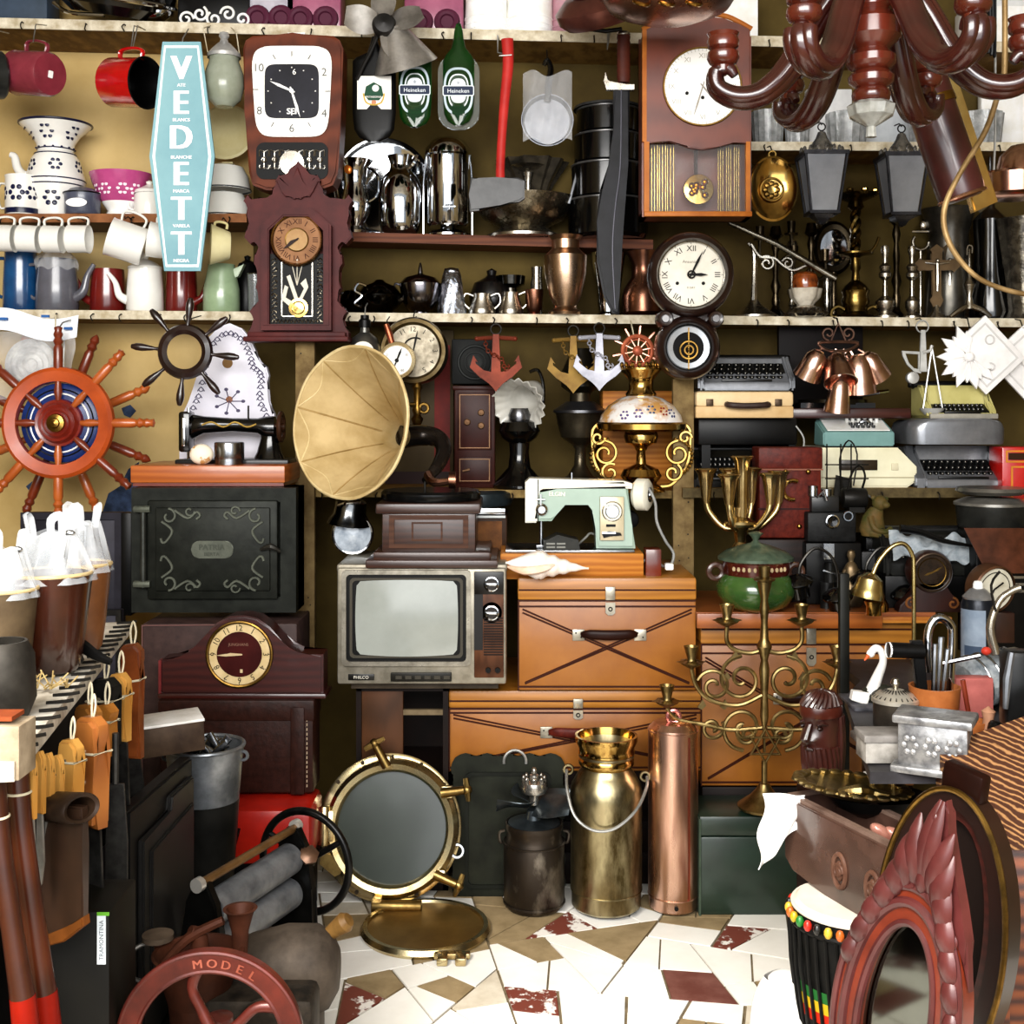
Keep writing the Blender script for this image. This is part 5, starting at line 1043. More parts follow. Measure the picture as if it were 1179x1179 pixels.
t.p('lower_clamp', BPd).prism([(-76, cz-22), (-58, cz-28), (-46, cz-44), (-60, cz-52), (-78, cz-38)], -14, -4, b=2)
t.p('lock_ring', CHROME).torus(7, 2, (80, -8, cz-24), 'y', 18, 6)
t = T('porthole_cover', 'round brass porthole cover lying flat on the stone floor', 'porthole cover', 490, Y(0, 2.86), 2.86)
t.p('rim', BP).lathe([(66, 1), (73, 0), (75, 4), (72, 9), (67, 9), (66, 6)], n=60); t.p('plate', M('9a7c44', '7a5e30', .4, .8, s=6)).lathe([(0, 1), (67, 1), (67, 6), (0, 7)], n=48)
for x in (24, 44): t.p('hinge_lug', BP).box(x-6, x+6, -90, -68, 0, 9, 2)
t.p('hinge_bar', BP).box(14, 54, -76, -66, 1, 8, 2)
t = T('brass_bracket', 'loose brass bracket with a pin between the porthole and its cover', 'hinge', 458, Y(0, 2.965), 2.965); t.p('block', BP).box(-28, 26, -6, 6, 0, 12, 2); t.p('pin', BPd).cyl(7, -30, 28, (0, -4, 9), 'x', 16, 1.5); t.p('strap', BP).prism([(-30, 0), (-18, 0), (-18, 20), (-26, 22), (-30, 16)], -8, 4, b=1.5)
# dark scalloped tray leaning
t = T('iron_tray', 'dark green iron tray with scalloped edge leaning behind the pewter jar', 'tray', 585, Y(0, 3.06), 3.06, rot=(-7, 0, 0))
sc = []
for x0, z0, x1, z1, n in ((-62, 4, -62, 156, 6), (-62, 156, 62, 156, 5), (62, 156, 62, 4, 6)):
    for i in range(n):
        for j in range(4):
            f = (i+j/4)/n; bu = 5*sin(pi*j/4); dx, dz = x1-x0, z1-z0; l = math.hypot(dx, dz); sc.append((x0+dx*f-dz/l*bu, z0+dz*f+dx/l*bu))
TG = M('2c2e24', '1c1d16', .4, .5, s=14)
b = t.p('rim', TG); b.prism(sc+[(62, 4), (62, 0), (-62, 0)], 0, 5, b=1.5); t.p('recess', M('20221a', '14150f', .45, .4)).ring(rrect(-50, 50, 10, 140, 8), rrect(-46, 46, 14, 136, 6), -4, 1)
t.p('ring_handle', WIRE).torus(13, 1.8, (8, -4, 152), 'y', 24, 8, a0=R(-10), a1=R(190))
# pewter jar with propeller lid
t = T('milk_churn', 'short dark pewter milk churn standing on the stone floor', 'milk churn', 615, Y(0, 3.0)-2, 3.0, 'old milk churns on the floor')
PW = M('4a423a', '8e8578', .42, .9, s=12, b=.2, lo=.52, hi=.66, st=(1, 1, .5))
t.p('body', PW).lathe(cup([(0, 0), (32, 0), (35, 4), (35, 68), (32, 78), (31, 86), (33, 90), (33, 96)], 1.5)); 
for z in (6, 74): t.p('hoop', PW).torus(35, 1.2, (0, 0, z), m=6)
for sx in (-1, 1): t.p('ear', PW).tube([(sx*34, 0, 86), (sx*40, -2, 84), (sx*39, -2, 74), (sx*35, 0, 72)], 1.8, 6, sm=3)
bt = M('8a7e70', '5c5248', .35, .8, s=20)
t = T('brass_fan', 'small dark fan with dished blades sitting in the mouth of the pewter churn', 'fan', 615, Y(0, 3.0)-96, 3.0)
FB_ = M('6a7276', '3c4246', .3, .8)
t.p('stem', FB_).lathe([(0, -8), (30, -2), (30, 2), (10, 6), (8, 16), (0, 16)])
for i, a in enumerate((200, 330, 20, 110)):
    ca, sa = cos(R(a)), sin(R(a)); t.p('blade', FB_).sheet(lambda u, v, ca=ca, sa=sa: ((4+42*v)*ca-(u-.5)*40*sin(pi*min(1, v*.7+.25))*sa, (4+42*v)*sa+(u-.5)*40*sin(pi*min(1, v*.7+.25))*ca, 22+(u-.5)*16+4*v), 8, 8, .8)
c = t.p('crown', M('b8b4ac', '5c5850', .25, .9)); c.lathe([(0, 20), (5, 22), (6, 34), (14, 36), (16, 42), (14, 48), (6, 50), (5, 56), (0, 56)]); 
for i in range(8): a = 2*pi*i/8; c.ball((12*cos(a), 12*sin(a), 51), (2.4, 2.4, 5), 8)
c.ball((0, 0, 60), (3.6, 3.6, 5), 10)
t = T('milk_churn', 'tall dented brass milk churn with wire handle on the stone floor', 'milk churn', 698, Y(0, 2.99)-4, 2.99, 'old milk churns on the floor')
BC = M('c0b490', '5c5034', .3, 1, s=13, b=.15, lo=.42, hi=.62, st=(1, 1, .35))
CH = [(0, 0), (37, 0), (40, 3), (40, 20), (41, 22), (41, 120), (42, 128), (40, 140), (33, 152), (28, 160), (28, 168), (32, 172), (31, 182), (35, 190), (35, 195)]
t.p('body', BC).lathe(cup(CH, 1.5), n=40); t.p('neck_ring', BRASSP).lathe([(29, 160), (32, 164), (32, 168), (30, 172), (33, 176), (32, 182), (36, 190), (36, 196), (33, 196), (31, 188)], n=40); t.p('hoop', BC).torus(40.5, 1.2, (0, 0, 21), m=6)
h_ = t.p('bail_handle', WIRE); h_.tube([(-46, -8, 158), (-46, -26, 140), (-38, -42, 116), (-18, -46, 102), (6, -46, 104), (30, -40, 122), (44, -22, 142), (46, -8, 150)], 1.8, 8, sm=6)
for x, z in ((-44, 158), (44, 150)): t.p('ear', BC).torus(5, 1.8, (x, -6, z), 'y', 16, 6)
# copper cylinder
t = T('fire_extinguisher', 'tall polished copper cylinder with a ring on its domed top', 'fire extinguisher', 775, Y(0, 2.99)-3, 2.99)
CP = M('e6bea8', 'b4806a', .28, 1, s=16, b=.04, lo=.45, hi=.75, st=(1.4, 1.4, .2))
t.p('body', CP).lathe([(0, 0), (26, 0), (28, 2), (28, 14), (28.6, 15), (28.6, 200), (28, 206), (22, 212), (0, 214)], n=40); t.p('seam', M('8a4a38', r=.3, m=1)).box(14, 16, -25.4, -22, 16, 200)
t.p('seam_ring', CP).torus(28.4, .9, (0, 0, 15), m=6); t.p('seam_ring', CP).torus(28.4, .9, (0, 0, 203), m=6)
t.p('ring', M('e0a0a0', 'b06a5c', .25, .9)).torus(7, 2.6, (0, -4, 219), 'y', 20, 8); t.p('stud', INK).cyl(2.4, -29.5, -27.5, (0, 0, 8), 'y', 10)
# green trunk
t = T('green_chest', 'dark green metal trunk under the branched candelabrum', 'trunk', 866, Y(0, 2.95), 2.95)
GT = M('24382c', '1a2a20', .4, s=10, b=.05, coat=.2); w = 60
t.p('body', GT).box(-w, w, 0, 78, 0, 90, 2); t.p('lid', GT).box(-w-1, w+1, -1, 79, 91, 114, 3); t.p('edge_strip', M('5c6a5c', '3a463a', .35, .4)).box(-w-1.6, -w+1, -2, 78, 0, 111)
# orange stack behind candelabrum (right)
suitcase('rightmost tall orange suitcase behind the branched candelabrum', 930, 905, 3.12, 246, 190, 180, .14, 'dark', True)
b = S('dark_crate', 'dark crate carrying the orange suitcase behind the candelabrum', 'crate', DK, 930, FLZ(3.13), 3.13); b.box(-122, 122, 0, 160, 0, FLZ(3.13)-906, 2)
t = T('wooden_plank_top', 'orange wooden tabletop under the green lidded pot and gooseneck lamp', 'tabletop', 935, 715, 3.08)
t.p('plank', M('a4622e', '7a4018', .4, s=8, k='w', st=(.3, 1, 2), coat=.2)).prism([(-133, 0), (142, 0), (142, 150), (-133, 170)], 0, 10, 'xy'); t.p('front_rail', W_OR).box(-133, 80, -4, 3, -8, 9, 1); t.p('pale_rail', W_TAN).box(80, 160, -4, 3, -2, 5, 1)
# seven armed candelabrum on the trunk
t = T('candelabrum', 'large tarnished brass candelabrum with scrolled branches and star on the green trunk', 'candelabrum', 880, Y(0, 2.98)-2, 2.98)
zb = (1.23-(Y(0, 2.95)-114-CY)*2.95/F)*F/2.98+3     # top of the trunk lid
CB = M('ac986a', '6a5a38', .34, 1, s=22)
zt = lambda py: Y(0, 2.98)-2-py
t.p('foot', CB).lathe([(0, zb), (30, zb), (31, zb+3), (24, zb+8), (16, zb+14), (9, zb+22), (6, zb+28), (0, zb+30)])
st = t.p('stem', CB); st.tube([(0, 0, zt(908)), (0, 0, zt(876))], 3.4, 10); st.lathe([(3, zt(835)), (5, zt(825)), (4, zt(800)), (6, zt(770)), (4, zt(760)), (6, zt(752)), (9, zt(744)), (5, zt(736)), (4, zt(715)), (5.5, zt(700)), (4, zt(690)), (7, zt(678)), (9, zt(668)), (0, zt(668))])
sr = t.p('star', CB)
for o_ in (0, 60):
    q = [(19*cos(R(90+o_+120*i)), -6, zt(857)+19*sin(R(90+o_+120*i))) for i in range(3)]; sr.tube(q, 2.6, 8, True)
sr.tube([(0, 0, zt(842)), (0, 0, zt(832))], 2.4, 8); st.tube([(0, 0, zt(866)), (0, 1, zt(838))], 1.6, 6)
def arm(x, py, pts):
    g = t.p('branch', CB); g.scroll([(a, zt(b)) for a, b in pts], 2.6, 0, 6, 8)
    c = t.p('candle_cup', CB); c.lathe([(0, 0), (4, 1), (13, 6), (14, 8), (6, 9), (5, 12), (7, 20), (9, 26), (8, 26), (5, 14), (0, 12)], (x, 0, zt(py))); c.lathe([(4, 8), (12, 7), (15, 8), (8, 10)], (x, 0, zt(py)), fl=(6, .2))
for sx in (-1, 1):
    arm(sx*43, 722, [(sx*2, 748), (sx*16, 752), (sx*34, 748), (sx*43, 738), (sx*43, 722)])
    arm(sx*84, 770, [(sx*2, 800), (sx*30, 812), (sx*62, 806), (sx*78, 790), (sx*84, 770)])
    arm(sx*112, 815, [(sx*3, 838), (sx*40, 840), (sx*70, 834), (sx*100, 828), (sx*112, 815)])
    fl_ = t.p('scrollwork', CB)
    for (cx, cy_, r0, a0, tn) in ((26, 782, 27, 90, -1.6), (24, 838, 26, -90, 1.5), (58, 790, 20, 20, 1.4), (60, 838, 14, 150, 1.3), (20, 846, 12, 60, -1.2)):
        fl_.scroll([(sx*a, b) for a, b in spiral(cx, zt(cy_), r0, 4, R(a0), tn, 22)], 2.4, 0, 2, 7)
    for x, y_ in ((44, 780), (46, 812), (72, 812), (34, 756)): fl_.prism([(sx*x-5, zt(y_)-2), (sx*x, zt(y_)-5), (sx*x+5, zt(y_)), (sx*x+1, zt(y_)+7)], -1.5, 1.5)
t.p('top_cup', CB).lathe([(3, zt(672)), (12, zt(668)), (13, zt(666)), (6, zt(664)), (7, zt(652)), (6, zt(652)), (0, zt(660))])
# ================================================================== right bay: upper shelves
def hi(px, D=3.62): return sy('hi', px, D)
CUT = M('e4e6e6', 'aeb2b2', .08, s=40, tr=.5, b=.6)
for px, r, h, lb in ((884, 19, 42, 'ribbed clear glass tumbler nearest the pendulum clock'), (918, 15, 42, 'clear glass tumbler behind the left hanging lantern'), (975, 24, 40, 'wide pale glass bowl between the hanging lanterns'), (1070, 24, 42, 'pale glass bowl behind the brown leather tube'), (1128, 26, 40, 'white cut glass bowl right of the brown leather tube')):
    b = S('glass_tumbler', lb, 'glass', CUT, px, hi(px), 3.62, 'clear glasses on the short white shelf'); b.lathe(cup([(0, 0), (r*.8, 0), (r*.85, 3), (r, h)], 1.6), fl=(16, .03), n=48)
for px, y0, w, h, lb, m_ in ((955, 40, 26, 74, 'white carton standing on the short shelf behind the chandelier', M('e8e8e6', 'd0d0d0', .5)), (1020, 40, 30, 80, 'grey white carton standing behind the hanging leather tube', M('c8ccce', 'b0b4b8', .5)), (1160, 40, 30, 70, 'white box with a dark front at the right end of the short shelf', WHITE)):
    b = S('carton', lb, 'box', m_, px, hi(px, 3.68), 3.68); b.box(-w, w, 0, 12, 0, h, 1)
# lanterns
def lantern(lb, px, py, D):
    t = T('hanging_lantern', lb, 'lantern', px, py, D, 'pair of tapered metal lanterns'); t.u *= .86
    q = M('4c4c50', '2c2c30', .3, .8, s=20)
    f = t.p('frame', q)
    for sx in (-1, 1):
        for sy_ in (-1, 1): f.tube([(sx*28, sy_*26, -2), (sx*18, sy_*17, -78)], 1.8, 6)
    f.ring([(-30, -28), (30, -28), (30, 28), (-30, 28)], [(-26, -24), (26, -24), (26, 24), (-26, 24)], -4, 1, 'xy'); f.ring([(-20, -19), (20, -19), (20, 19), (-20, 19)], [(-16, -15), (16, -15), (16, 15), (-16, 15)], -81, -77, 'xy')
    f.lathe([(0, -95), (6, -93), (10, -88), (17, -84), (19, -79), (0, -79)], n=4, a0=R(45), a1=R(405))
    g = M('a8aaae', '888a90', .3, s=6, al=.75)
    for k in range(4):
        a = t.p('glass_panel', g); a.at(rz=90*k).prism([(-25, -3), (25, -3), (16, -78), (-16, -78)], 0, .8); 
        for v in a.bm.verts: 
            pass
        a.bm.transform(MX.Rotation(R(90*k), 4, 'Z') @ MX(((1, 0, 0, 0), (0, 1, -.125, -25.5), (0, 0, 1, 0), (0, 0, 0, 1))) @ MX.Rotation(R(-90*k), 4, 'Z'))
    c = t.p('crown', M('c8cacc', '6a6c70', .25, .9, s=40)); c.lathe([(24, 0), (16, 10), (8, 22), (5, 30), (0, 32)], n=24); 
    for i in range(16): a = 2*pi*i/16; c.ball((27*cos(a), 26*sin(a), 4), (3, 3, 6), 7)
    t.p('ring', IRON).torus(5, 1, (0, 0, 37), 'y', 16, 6); t.p('hook', IRON).tube([(0, 0, 40), (0, 10, 46), (0, 30, 48)], 1, 5)
lantern('left tapered metal lantern hung below the wooden chandelier', 946, 178, 3.4)
lantern('right tapered metal lantern hung beside the leather tube', 1038, 180, 3.42)
# brass plate hung
t = T('brass_plate', 'round brass plate hung below the pendulum clock corner', 'plate', 889, 218, 3.42)
t.p('dish', BRASSP).lathe([(0, 3), (12, 3), (14, 2), (22, 0), (27, -5), (29, -4), (28, -2), (23, 3), (14, 6), (0, 6)], ax='y', n=48, sy=1.3); c = t.p('medallion', BRASSO); c.torus(13, 1.4, (0, 1, 0), 'y', 28, 6)
for i in range(8): a = 2*pi*i/8; c.ball((7*cos(a), 1, 7*sin(a)), (3, 1.5, 3), 7)
t.p('ring', BRASS).torus(4, 1.2, (0, 0, 40), 'y', 14, 6); t.p('hook', IRON).tube([(0, 0, 43), (0, 10, 52), (0, 26, 54)], .8, 5)
# things on the long shelf, right part
TK = M('5a5040', '2a241a', .28, 1, s=20)
t = T('bracket_candlestick', 'silver lamp bracket with scrolled arm and flared foot right of the round clock', 'lamp bracket', 868, s3(868, 3.56), 3.56)
t.p('foot', SILVER).lathe([(0, 0), (28, 0), (28, 2), (18, 8), (9, 14), (5, 20), (0, 20)]); t.p('column', SILVER).tube([(0, 0, 18), (1, 0, 60), (0, 0, 78), (-6, 0, 86)], [4, 3, 3, 2], 8, sm=4)
a_ = t.p('scrolled_arm', SILVER); a_.scroll([(-4, 84), (6, 70), (22, 68), (32, 60), (44, 54), (60, 60)], 1.8, -4); a_.scroll(spiral(14, 62, 9, 2, R(120), -1.4), 1.4, -4, 2); a_.scroll(spiral(38, 62, 7, 2, R(160), -1.2), 1.2, -4, 2)
t.p('long_tube', M('9a9488', '5c584e', .25, 1)).tube([(-30, -8, 108), (24, -8, 84), (92, -8, 44)], [3, 3.4, 4.2], 10)
def candel(lb, px, D, h, arms, r, mat, grp='candlesticks and candelabra on the long shelf'):
    t = T('candlestick', lb, 'candlestick', px, s3(px, D), D, grp)
    t.p('foot', mat).lathe([(0, 0), (r, 0), (r, 2), (r*.6, 6), (r*.3, 12), (3, 18), (0, 18)])
    t.p('stem', mat).lathe([(3, 14), (5, h*.2), (3, h*.28), (6, h*.36), (3, h*.45), (4, h*.6), (2.5, h*.7), (5, h*.78), (3, h*.86), (8, h*.9), (7, h*.92), (5, h), (0, h*.95)], n=16)
    for dx, z in arms:
        g = t.p('branch', mat); g.tube([(0, 0, h*.55), (dx*.5, 0, z*.72), (dx, 0, z*.8), (dx, 0, z)], [2.4, 2, 2, 2], 6, sm=4); g.lathe([(0, z), (7, z), (8, z+2), (4, z+3), (5, z+16), (0, z+16)], (dx, 0, 0), n=14)
    return t
candel('dark three branched candelabrum behind the lamp bracket tube', 893, 3.66, 108, ((-18, 92), (18, 98)), 20, TK)
candel('dark twin candelabrum rising behind the amber egg lamp', 934, 3.66, 112, ((-20, 70), (16, 66)), 18, TK)
t = T('egg_lamp', 'amber painted glass egg lamp on a pale splayed stand', 'lamp', 927, s3(927, 3.57), 3.57)
t.p('globe', M('b8642c', '5a2a14', .12, s=30, coat=.6)).lathe([(0, 18), (8, 19), (13, 30), (15, 42), (13, 50), (9, 53), (0, 53)]); t.p('stand', M('dcd4c4', 'a89c88', .4, s=20)).lathe([(18, 34), (16, 24), (9, 16), (8, 10), (20, 2), (22, 0), (0, 0)], fl=(5, .12))
b = S('ribbed_shell_dish', 'ribbed silver shell dish before the amber egg lamp', 'dish', SILVER, 928, s3(928, 3.515), 3.515); b.lathe([(0, 0), (20, 0), (24, 3), (18, 9), (8, 13), (0, 14)], fl=(14, .08), n=56)
b = S('framed_mirror', 'small oval mirror in a dark metal frame behind the big candlestick', 'mirror', TK, 960, s3(960, 3.67), 3.67); b.at(0, 0, 84).lathe([(0, 2), (15, 2), (16, -2), (20, -3), (23, 0), (22, 4), (0, 4)], ax='y', n=40, sy=1.35).at().lathe([(0, 0), (16, 0), (4, 8), (3, 56), (0, 56)]); b.at(0, 0, 84).m(CHROME).lathe([(0, 1), (15, 1), (15, 2)], ax='y', n=30, sy=1.35)
candel('thin silver candelabrum behind the oval mirror', 952, 3.69, 118, ((-14, 96), (14, 92)), 14, SILVER)
candel('tarnished tall candlestick behind the short ringed one', 1032, 3.66, 128, (), 16, TK)
candel('pewter candlestick behind the lamp bracket foot', 912, 3.69, 92, (), 15, SILVER)
# big brass candlestick
t = T('brass_candlestick', 'tall twisted brass candlestick with flared drip pan', 'candlestick', 985, s3(985, 3.57), 3.57)
GB_ = M('8a7444', '3c3018', .22, 1, s=16)
t.p('base', GB_).lathe([(0, 0), (18, 0), (20, 4), (13, 8), (14, 14), (16, 20), (14, 26), (16, 32), (12, 38), (5, 44), (4, 54), (6, 58), (5, 70), (8, 72), (20, 74), (20, 76), (5, 78), (0, 78)])
s_ = t.p('twisted_stem', GB_); 
for k in range(3): s_.tube([(4*cos(2*pi*(i/14+k/3)), 4*sin(2*pi*(i/14+k/3)), 76+i*2.6) for i in range(20)], 2.6, 6)
t.p('drip_pan', GB_).lathe([(5, 124), (10, 128), (8, 134), (22, 140), (26, 143), (20, 143), (6, 140), (0, 140)]); pf = t.p('pan_ornament', BRASSP)
for i in range(9): a = 2*pi*i/9; pf.ball((24*cos(a), 24*sin(a), 145), (4.5, 4.5, 2.5), 8)
for sx in (-1, 1): t.p('scroll_foot', GB_).scroll([(sx*12, 10), (sx*20, 14), (sx*27, 10), (sx*28, 3), (sx*22, 2)], 2.2)
t.p('side_branch', GB_).scroll([(6, 76), (18, 78), (24, 86), (27, 94)], 1.8)
for px, h, r, lb in ((1019, 80, 15, 'short silver candlestick with ringed stem right of the tall brass one'), (1050, 78, 11, 'slim silver candlestick left of the standing crosses'),):
    t = T('candlestick', lb, 'candlestick', px, s3(px, 3.56), 3.56, 'candlesticks and candelabra on the long shelf')
    t.p('foot', SILVER).lathe([(0, 0), (r, 0), (r, 3), (r*.5, 8), (r*.7, 14), (r*.75, 20), (r*.3, 26), (0, 26)]); t.p('stem', SILVER).lathe([(3, 24), (2.4, 44), (7, 48), (7.5, 52), (5, 55), (7, 60), (3, 64), (3, 72), (5, 78), (4, 84), (0, 84)], n=18)
def cross(lb, px, D, h, w, mat):
    t = T('standing_cross', lb, 'cross', px, s3(px, D), D, 'crosses standing on the long shelf')
    t.p('foot', SILVER).lathe([(0, 0), (12, 0), (11, 3), (5, 8), (3, 16), (0, 16)])
    def bud(x, z, dx, dz): return [(x-5*dz-4*dx, z-5*dx-4*dz), (x-8*dz, z-8*dx), (x-4*dz+3*dx, z-4*dx+3*dz), (x+9*dx, z+9*dz), (x+4*dz+3*dx, z+4*dx+3*dz), (x+8*dz, z+8*dx), (x+5*dz-4*dx, z+5*dx-4*dz)]
    zc = h*.72
    o = [(-4, 14), (-8, 22), (-4, 28), (-4, zc-5)]+[(-w+4, zc-5), (-w, zc-8), (-w-4, zc-4), (-w-8, zc), (-w-4, zc+4), (-w, zc+8), (-w+4, zc+5)]+[(-5, zc+5), (-5, h-10), (-8, h-6), (-4, h-3), (0, h), (4, h-3), (8, h-6), (5, h-10), (5, zc+5)]+[(w-4, zc+5), (w, zc+8), (w+4, zc+4), (w+8, zc), (w+4, zc-4), (w, zc-8), (w-4, zc-5)]+[(4, zc-5), (4, 28), (8, 22), (4, 14)]
    t.p('cross_body', mat).prism(o, -2.5, 2.5, b=.8); f = t.p('figure', SILVER); f.tube([(0, -4, zc+2), (0, -5, zc-14), (0, -4, zc-30)], [2.4, 2.2, 1.6], 8); f.tube([(-w*.7, -3, zc+3), (0, -4.5, zc+1), (w*.7, -3, zc+3)], 1.2, 6); f.ball((0, -5, zc+5), 2.4, 8)
cross('bronze budded cross with figure, front of the standing crosses', 1078, 3.56, 86, 20, M('8a7456', '5c4a34', .35, .7))
cross('darker cross half hidden behind the bronze budded cross', 1092, 3.63, 90, 18, M('6a5a44', '3e3426', .35, .7))
b = S('crescent_ornament', 'small metal crescent and anchor ornament behind the crosses', 'ornament', SILVER, 1060, s3(1060, 3.68), 3.68); b.at(0, 0, 92).torus(9, 2, ax='y', a0=R(180), a1=R(400)).at().cyl(1.5, 0, 84, n=8).ball((4, 0, 112), (6, 3, 6)).lathe([(0, 0), (10, 0), (3, 8), (0, 8)]).tube([(-10, 0, 104), (10, 0, 104)], 1.5, 6)
t = T('silver_foot_lamp', 'slender silver candlestick on three curled feet beside the black bell', 'candlestick', 1116, s3(1116, 3.55), 3.55)
t.p('stem', SILVER).lathe([(0, 12), (6, 12), (5, 18), (3, 26), (5, 34), (7, 40), (3, 46), (2, 62), (1, 80), (0, 82)]); t.p('arch', SILVER).tube([(-3, 0, 74), (-2, 0, 84), (3, 0, 84), (3, 0, 76)], 1, 6, sm=3)
for a in (200, 320, 80): t.p('foot', SILVER).tube([(0, 0, 16), (14*cos(R(a)), 14*sin(R(a)), 10), (26*cos(R(a)), 20*sin(R(a)), 2)], [4, 3, 2.4], 8, sm=4)
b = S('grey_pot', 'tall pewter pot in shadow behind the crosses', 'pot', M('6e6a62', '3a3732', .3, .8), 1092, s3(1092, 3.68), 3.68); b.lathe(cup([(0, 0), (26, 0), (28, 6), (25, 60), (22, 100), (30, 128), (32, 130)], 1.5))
b = S('iron_bell', 'black iron bell vase with pale conical cap at the right of the crosses', 'vase', BLKG, 1140, s3(1140, 3.62), 3.62); b.lathe([(0, 0), (22, 0), (24, 10), (18, 50), (17, 84), (19, 116), (0, 116)]); b.m(STEEL).lathe([(19, 116), (16, 120), (6, 130), (5, 136), (2, 140), (2, 190), (0, 190)])
b = S('glass_vase', 'patterned dark glass vase cut by the frame edge on the long shelf', 'vase', M('3e3a34', '7a7468', .1, .7, s=40, b=.6), 1180, s3(1180, 3.56), 3.56); b.lathe(cup([(0, 0), (22, 0), (18, 10), (22, 50), (32, 116)], 1.5), fl=(12, .04))
# ---------------------------------------------------------------- typewriters
def s5(px, D=3.36): return sy('s5', px, D)
KEY = M('0a0a0a', '181818', .3)
KEYW = M('c8c4b8', r=.5)
def typer(lb, px, py, D, w, h, dep, mat, kz=(.22, .5), ky=(.06, .45), margin=.1, rows=4, roller=True, hood=.78, key=KEY, flare=0, grp='typewriters on the lower right shelf'):
    t = T('typewriter', lb, 'typewriter', px, py, D, grp); x0, x1 = -w/2, w/2; d = dep; m_ = w*margin
    b = t.p('body', mat)
    side = [(0, 0), (0, h*kz[0]*.7), (d*.02, h*kz[0]), (d*ky[1], h*kz[1]), (d*ky[1]+d*.03, h*hood), (d*.62, h*.9), (d, h*.85), (d, 0)]
    b.prism([(y, z) for y, z in side], x0+m_*.9, x1-m_*.9, 'yz', b=1.5)
    full = [(0, 0), (0, h*kz[0]), (d*.05, h*kz[0]*1.35), (d*ky[1], h*kz[1]*1.25), (d*.5, h*hood), (d*.62, h*.92), (d, h*.88), (d, 0)]
    b.prism(full, x0, x0+m_, 'yz', b=2.5); b.prism(full, x1-m_, x1, 'yz', b=2.5)
    k = t.p('keyboard', key); k.sheet(lambda u, v: ((-w/2+m_+1+(w-2*m_-2)*u), d*(ky[0]-.05+(ky[1]-ky[0]+.08)*v), h*(kz[0]+(kz[1]-kz[0])*(-.12+1.18*v))+1.2), 2, 4)
    for r_ in range(rows):
        f = (r_+.5)/rows; y = d*(ky[0]+(ky[1]-ky[0])*f); z = h*(kz[0]+(kz[1]-kz[0])*f)
        n = 11; ww = w-2*m_-6
        for i in range(n): xx = -ww/2+ww*(i+.5+(.25 if r_ % 2 else 0))/(n+.3); k.m(key).lathe([(ww*.032, z), (ww*.04, z+h*.07), (ww*.034, z+h*.085), (0, z+h*.08)], (xx, y, 0), n=10).m(KEYW).box(xx-.4, xx+.4, y-ww*.036, y-ww*.03, z+h*.03, z+h*.055)
    k.m(key).box(-w*.26, w*.26, d*ky[0]-5, d*ky[0]-1, h*kz[0]-1, h*kz[0]+2, .6)
    if roller:
        c = t.p('carriage', M('2a2a2a', '1a1a1a', .3, .3)); c.cyl(h*.11, x0-2, x1+2, (0, d*.78, h*.93), 'x', 16); 
        for sx in (x0-7, x1+2): t.p('platen_knob', BLACK, c).cyl(h*.09, 0, 5, (sx, d*.78, h*.93), 'x', 16, 1)
    return t
t = T('typewriter_case', 'beige typewriter case with brown handle under the grey typewriter', 'case', 857, s5(857, 3.36)-80, 3.36)
cs = M('d8bc90', 'c0a070', .45, s=8); b = t.p('lower_shell', cs); b.box(-56, 57, 0, 100, 0, 14, 2); t.p('upper_shell', M('e4cca4', 'd0b488', .4, s=8)).box(-56, 57, -1, 100, 13, 31, 4)
t.p('handle', M('4a3a34', '302420', .35)).tube([(-20, -1, 16), (-18, -9, 15), (0, -10, 14), (24, -9, 15), (26, -1, 16)], 3.6, 8, sm=4)
for x in (-40, 39): t.p('latch', M('5a4a3a', '3c3026', .35, .5)).box(x-4, x+4, -3, 0, 14, 22, .5)
typer('grey portable typewriter with black keys on the beige case', 860, s5(857, 3.36)-112, 3.36, 112, 42, 78, M('8c8e92', '6c6e72', .35, .4), kz=(.26, .74), margin=.06, hood=.9)
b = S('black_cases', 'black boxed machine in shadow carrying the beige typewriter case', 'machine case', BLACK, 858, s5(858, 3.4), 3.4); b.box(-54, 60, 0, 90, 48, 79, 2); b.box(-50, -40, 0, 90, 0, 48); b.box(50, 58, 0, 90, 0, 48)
b.m(M('a8a8a4', r=.4)).tube([(58, -2, 70), (66, -6, 56), (64, -6, 40), (56, -4, 34)], 1, 5, sm=4)
typer('black typewriter sitting under the beige case behind the brass candleholder', 838, s5(838, 3.37), 3.37, 84, 46, 60, M('15130f', '24211b', .35), kz=(.2, .7))
t = T('gramophone_cabinet', 'dark table gramophone with raised lid behind the copper bells', 'gramophone', 968, s5(968, 3.42)-84, 3.42)
t.p('lid', M('140807', '0c0404', .6)).box(-56, 46, 70, 80, 2, 112, 1); t.p('plinth', W_MAH).box(-62, 80, -4, 96, -6, 6, 2); c = t.p('deck', BLKG); c.cyl(40, 10, 16, (0, 36, 0), n=40); c.box(-46, 40, 0, 70, 6, 12); t.p('tone_arm', CHROME).tube([(20, 6, 20), (44, 2, 24), (60, 20, 26)], 2.4, 8)
c.box(-58, -44, 98, 110, -84, -6); c.box(60, 74, 98, 110, -84, -6); c.box(-62, 80, 90, 112, -6, 0)
t.p('winder', STEEL).torus(7, 2.4, (26, -6, -16), 'y', 18, 7)
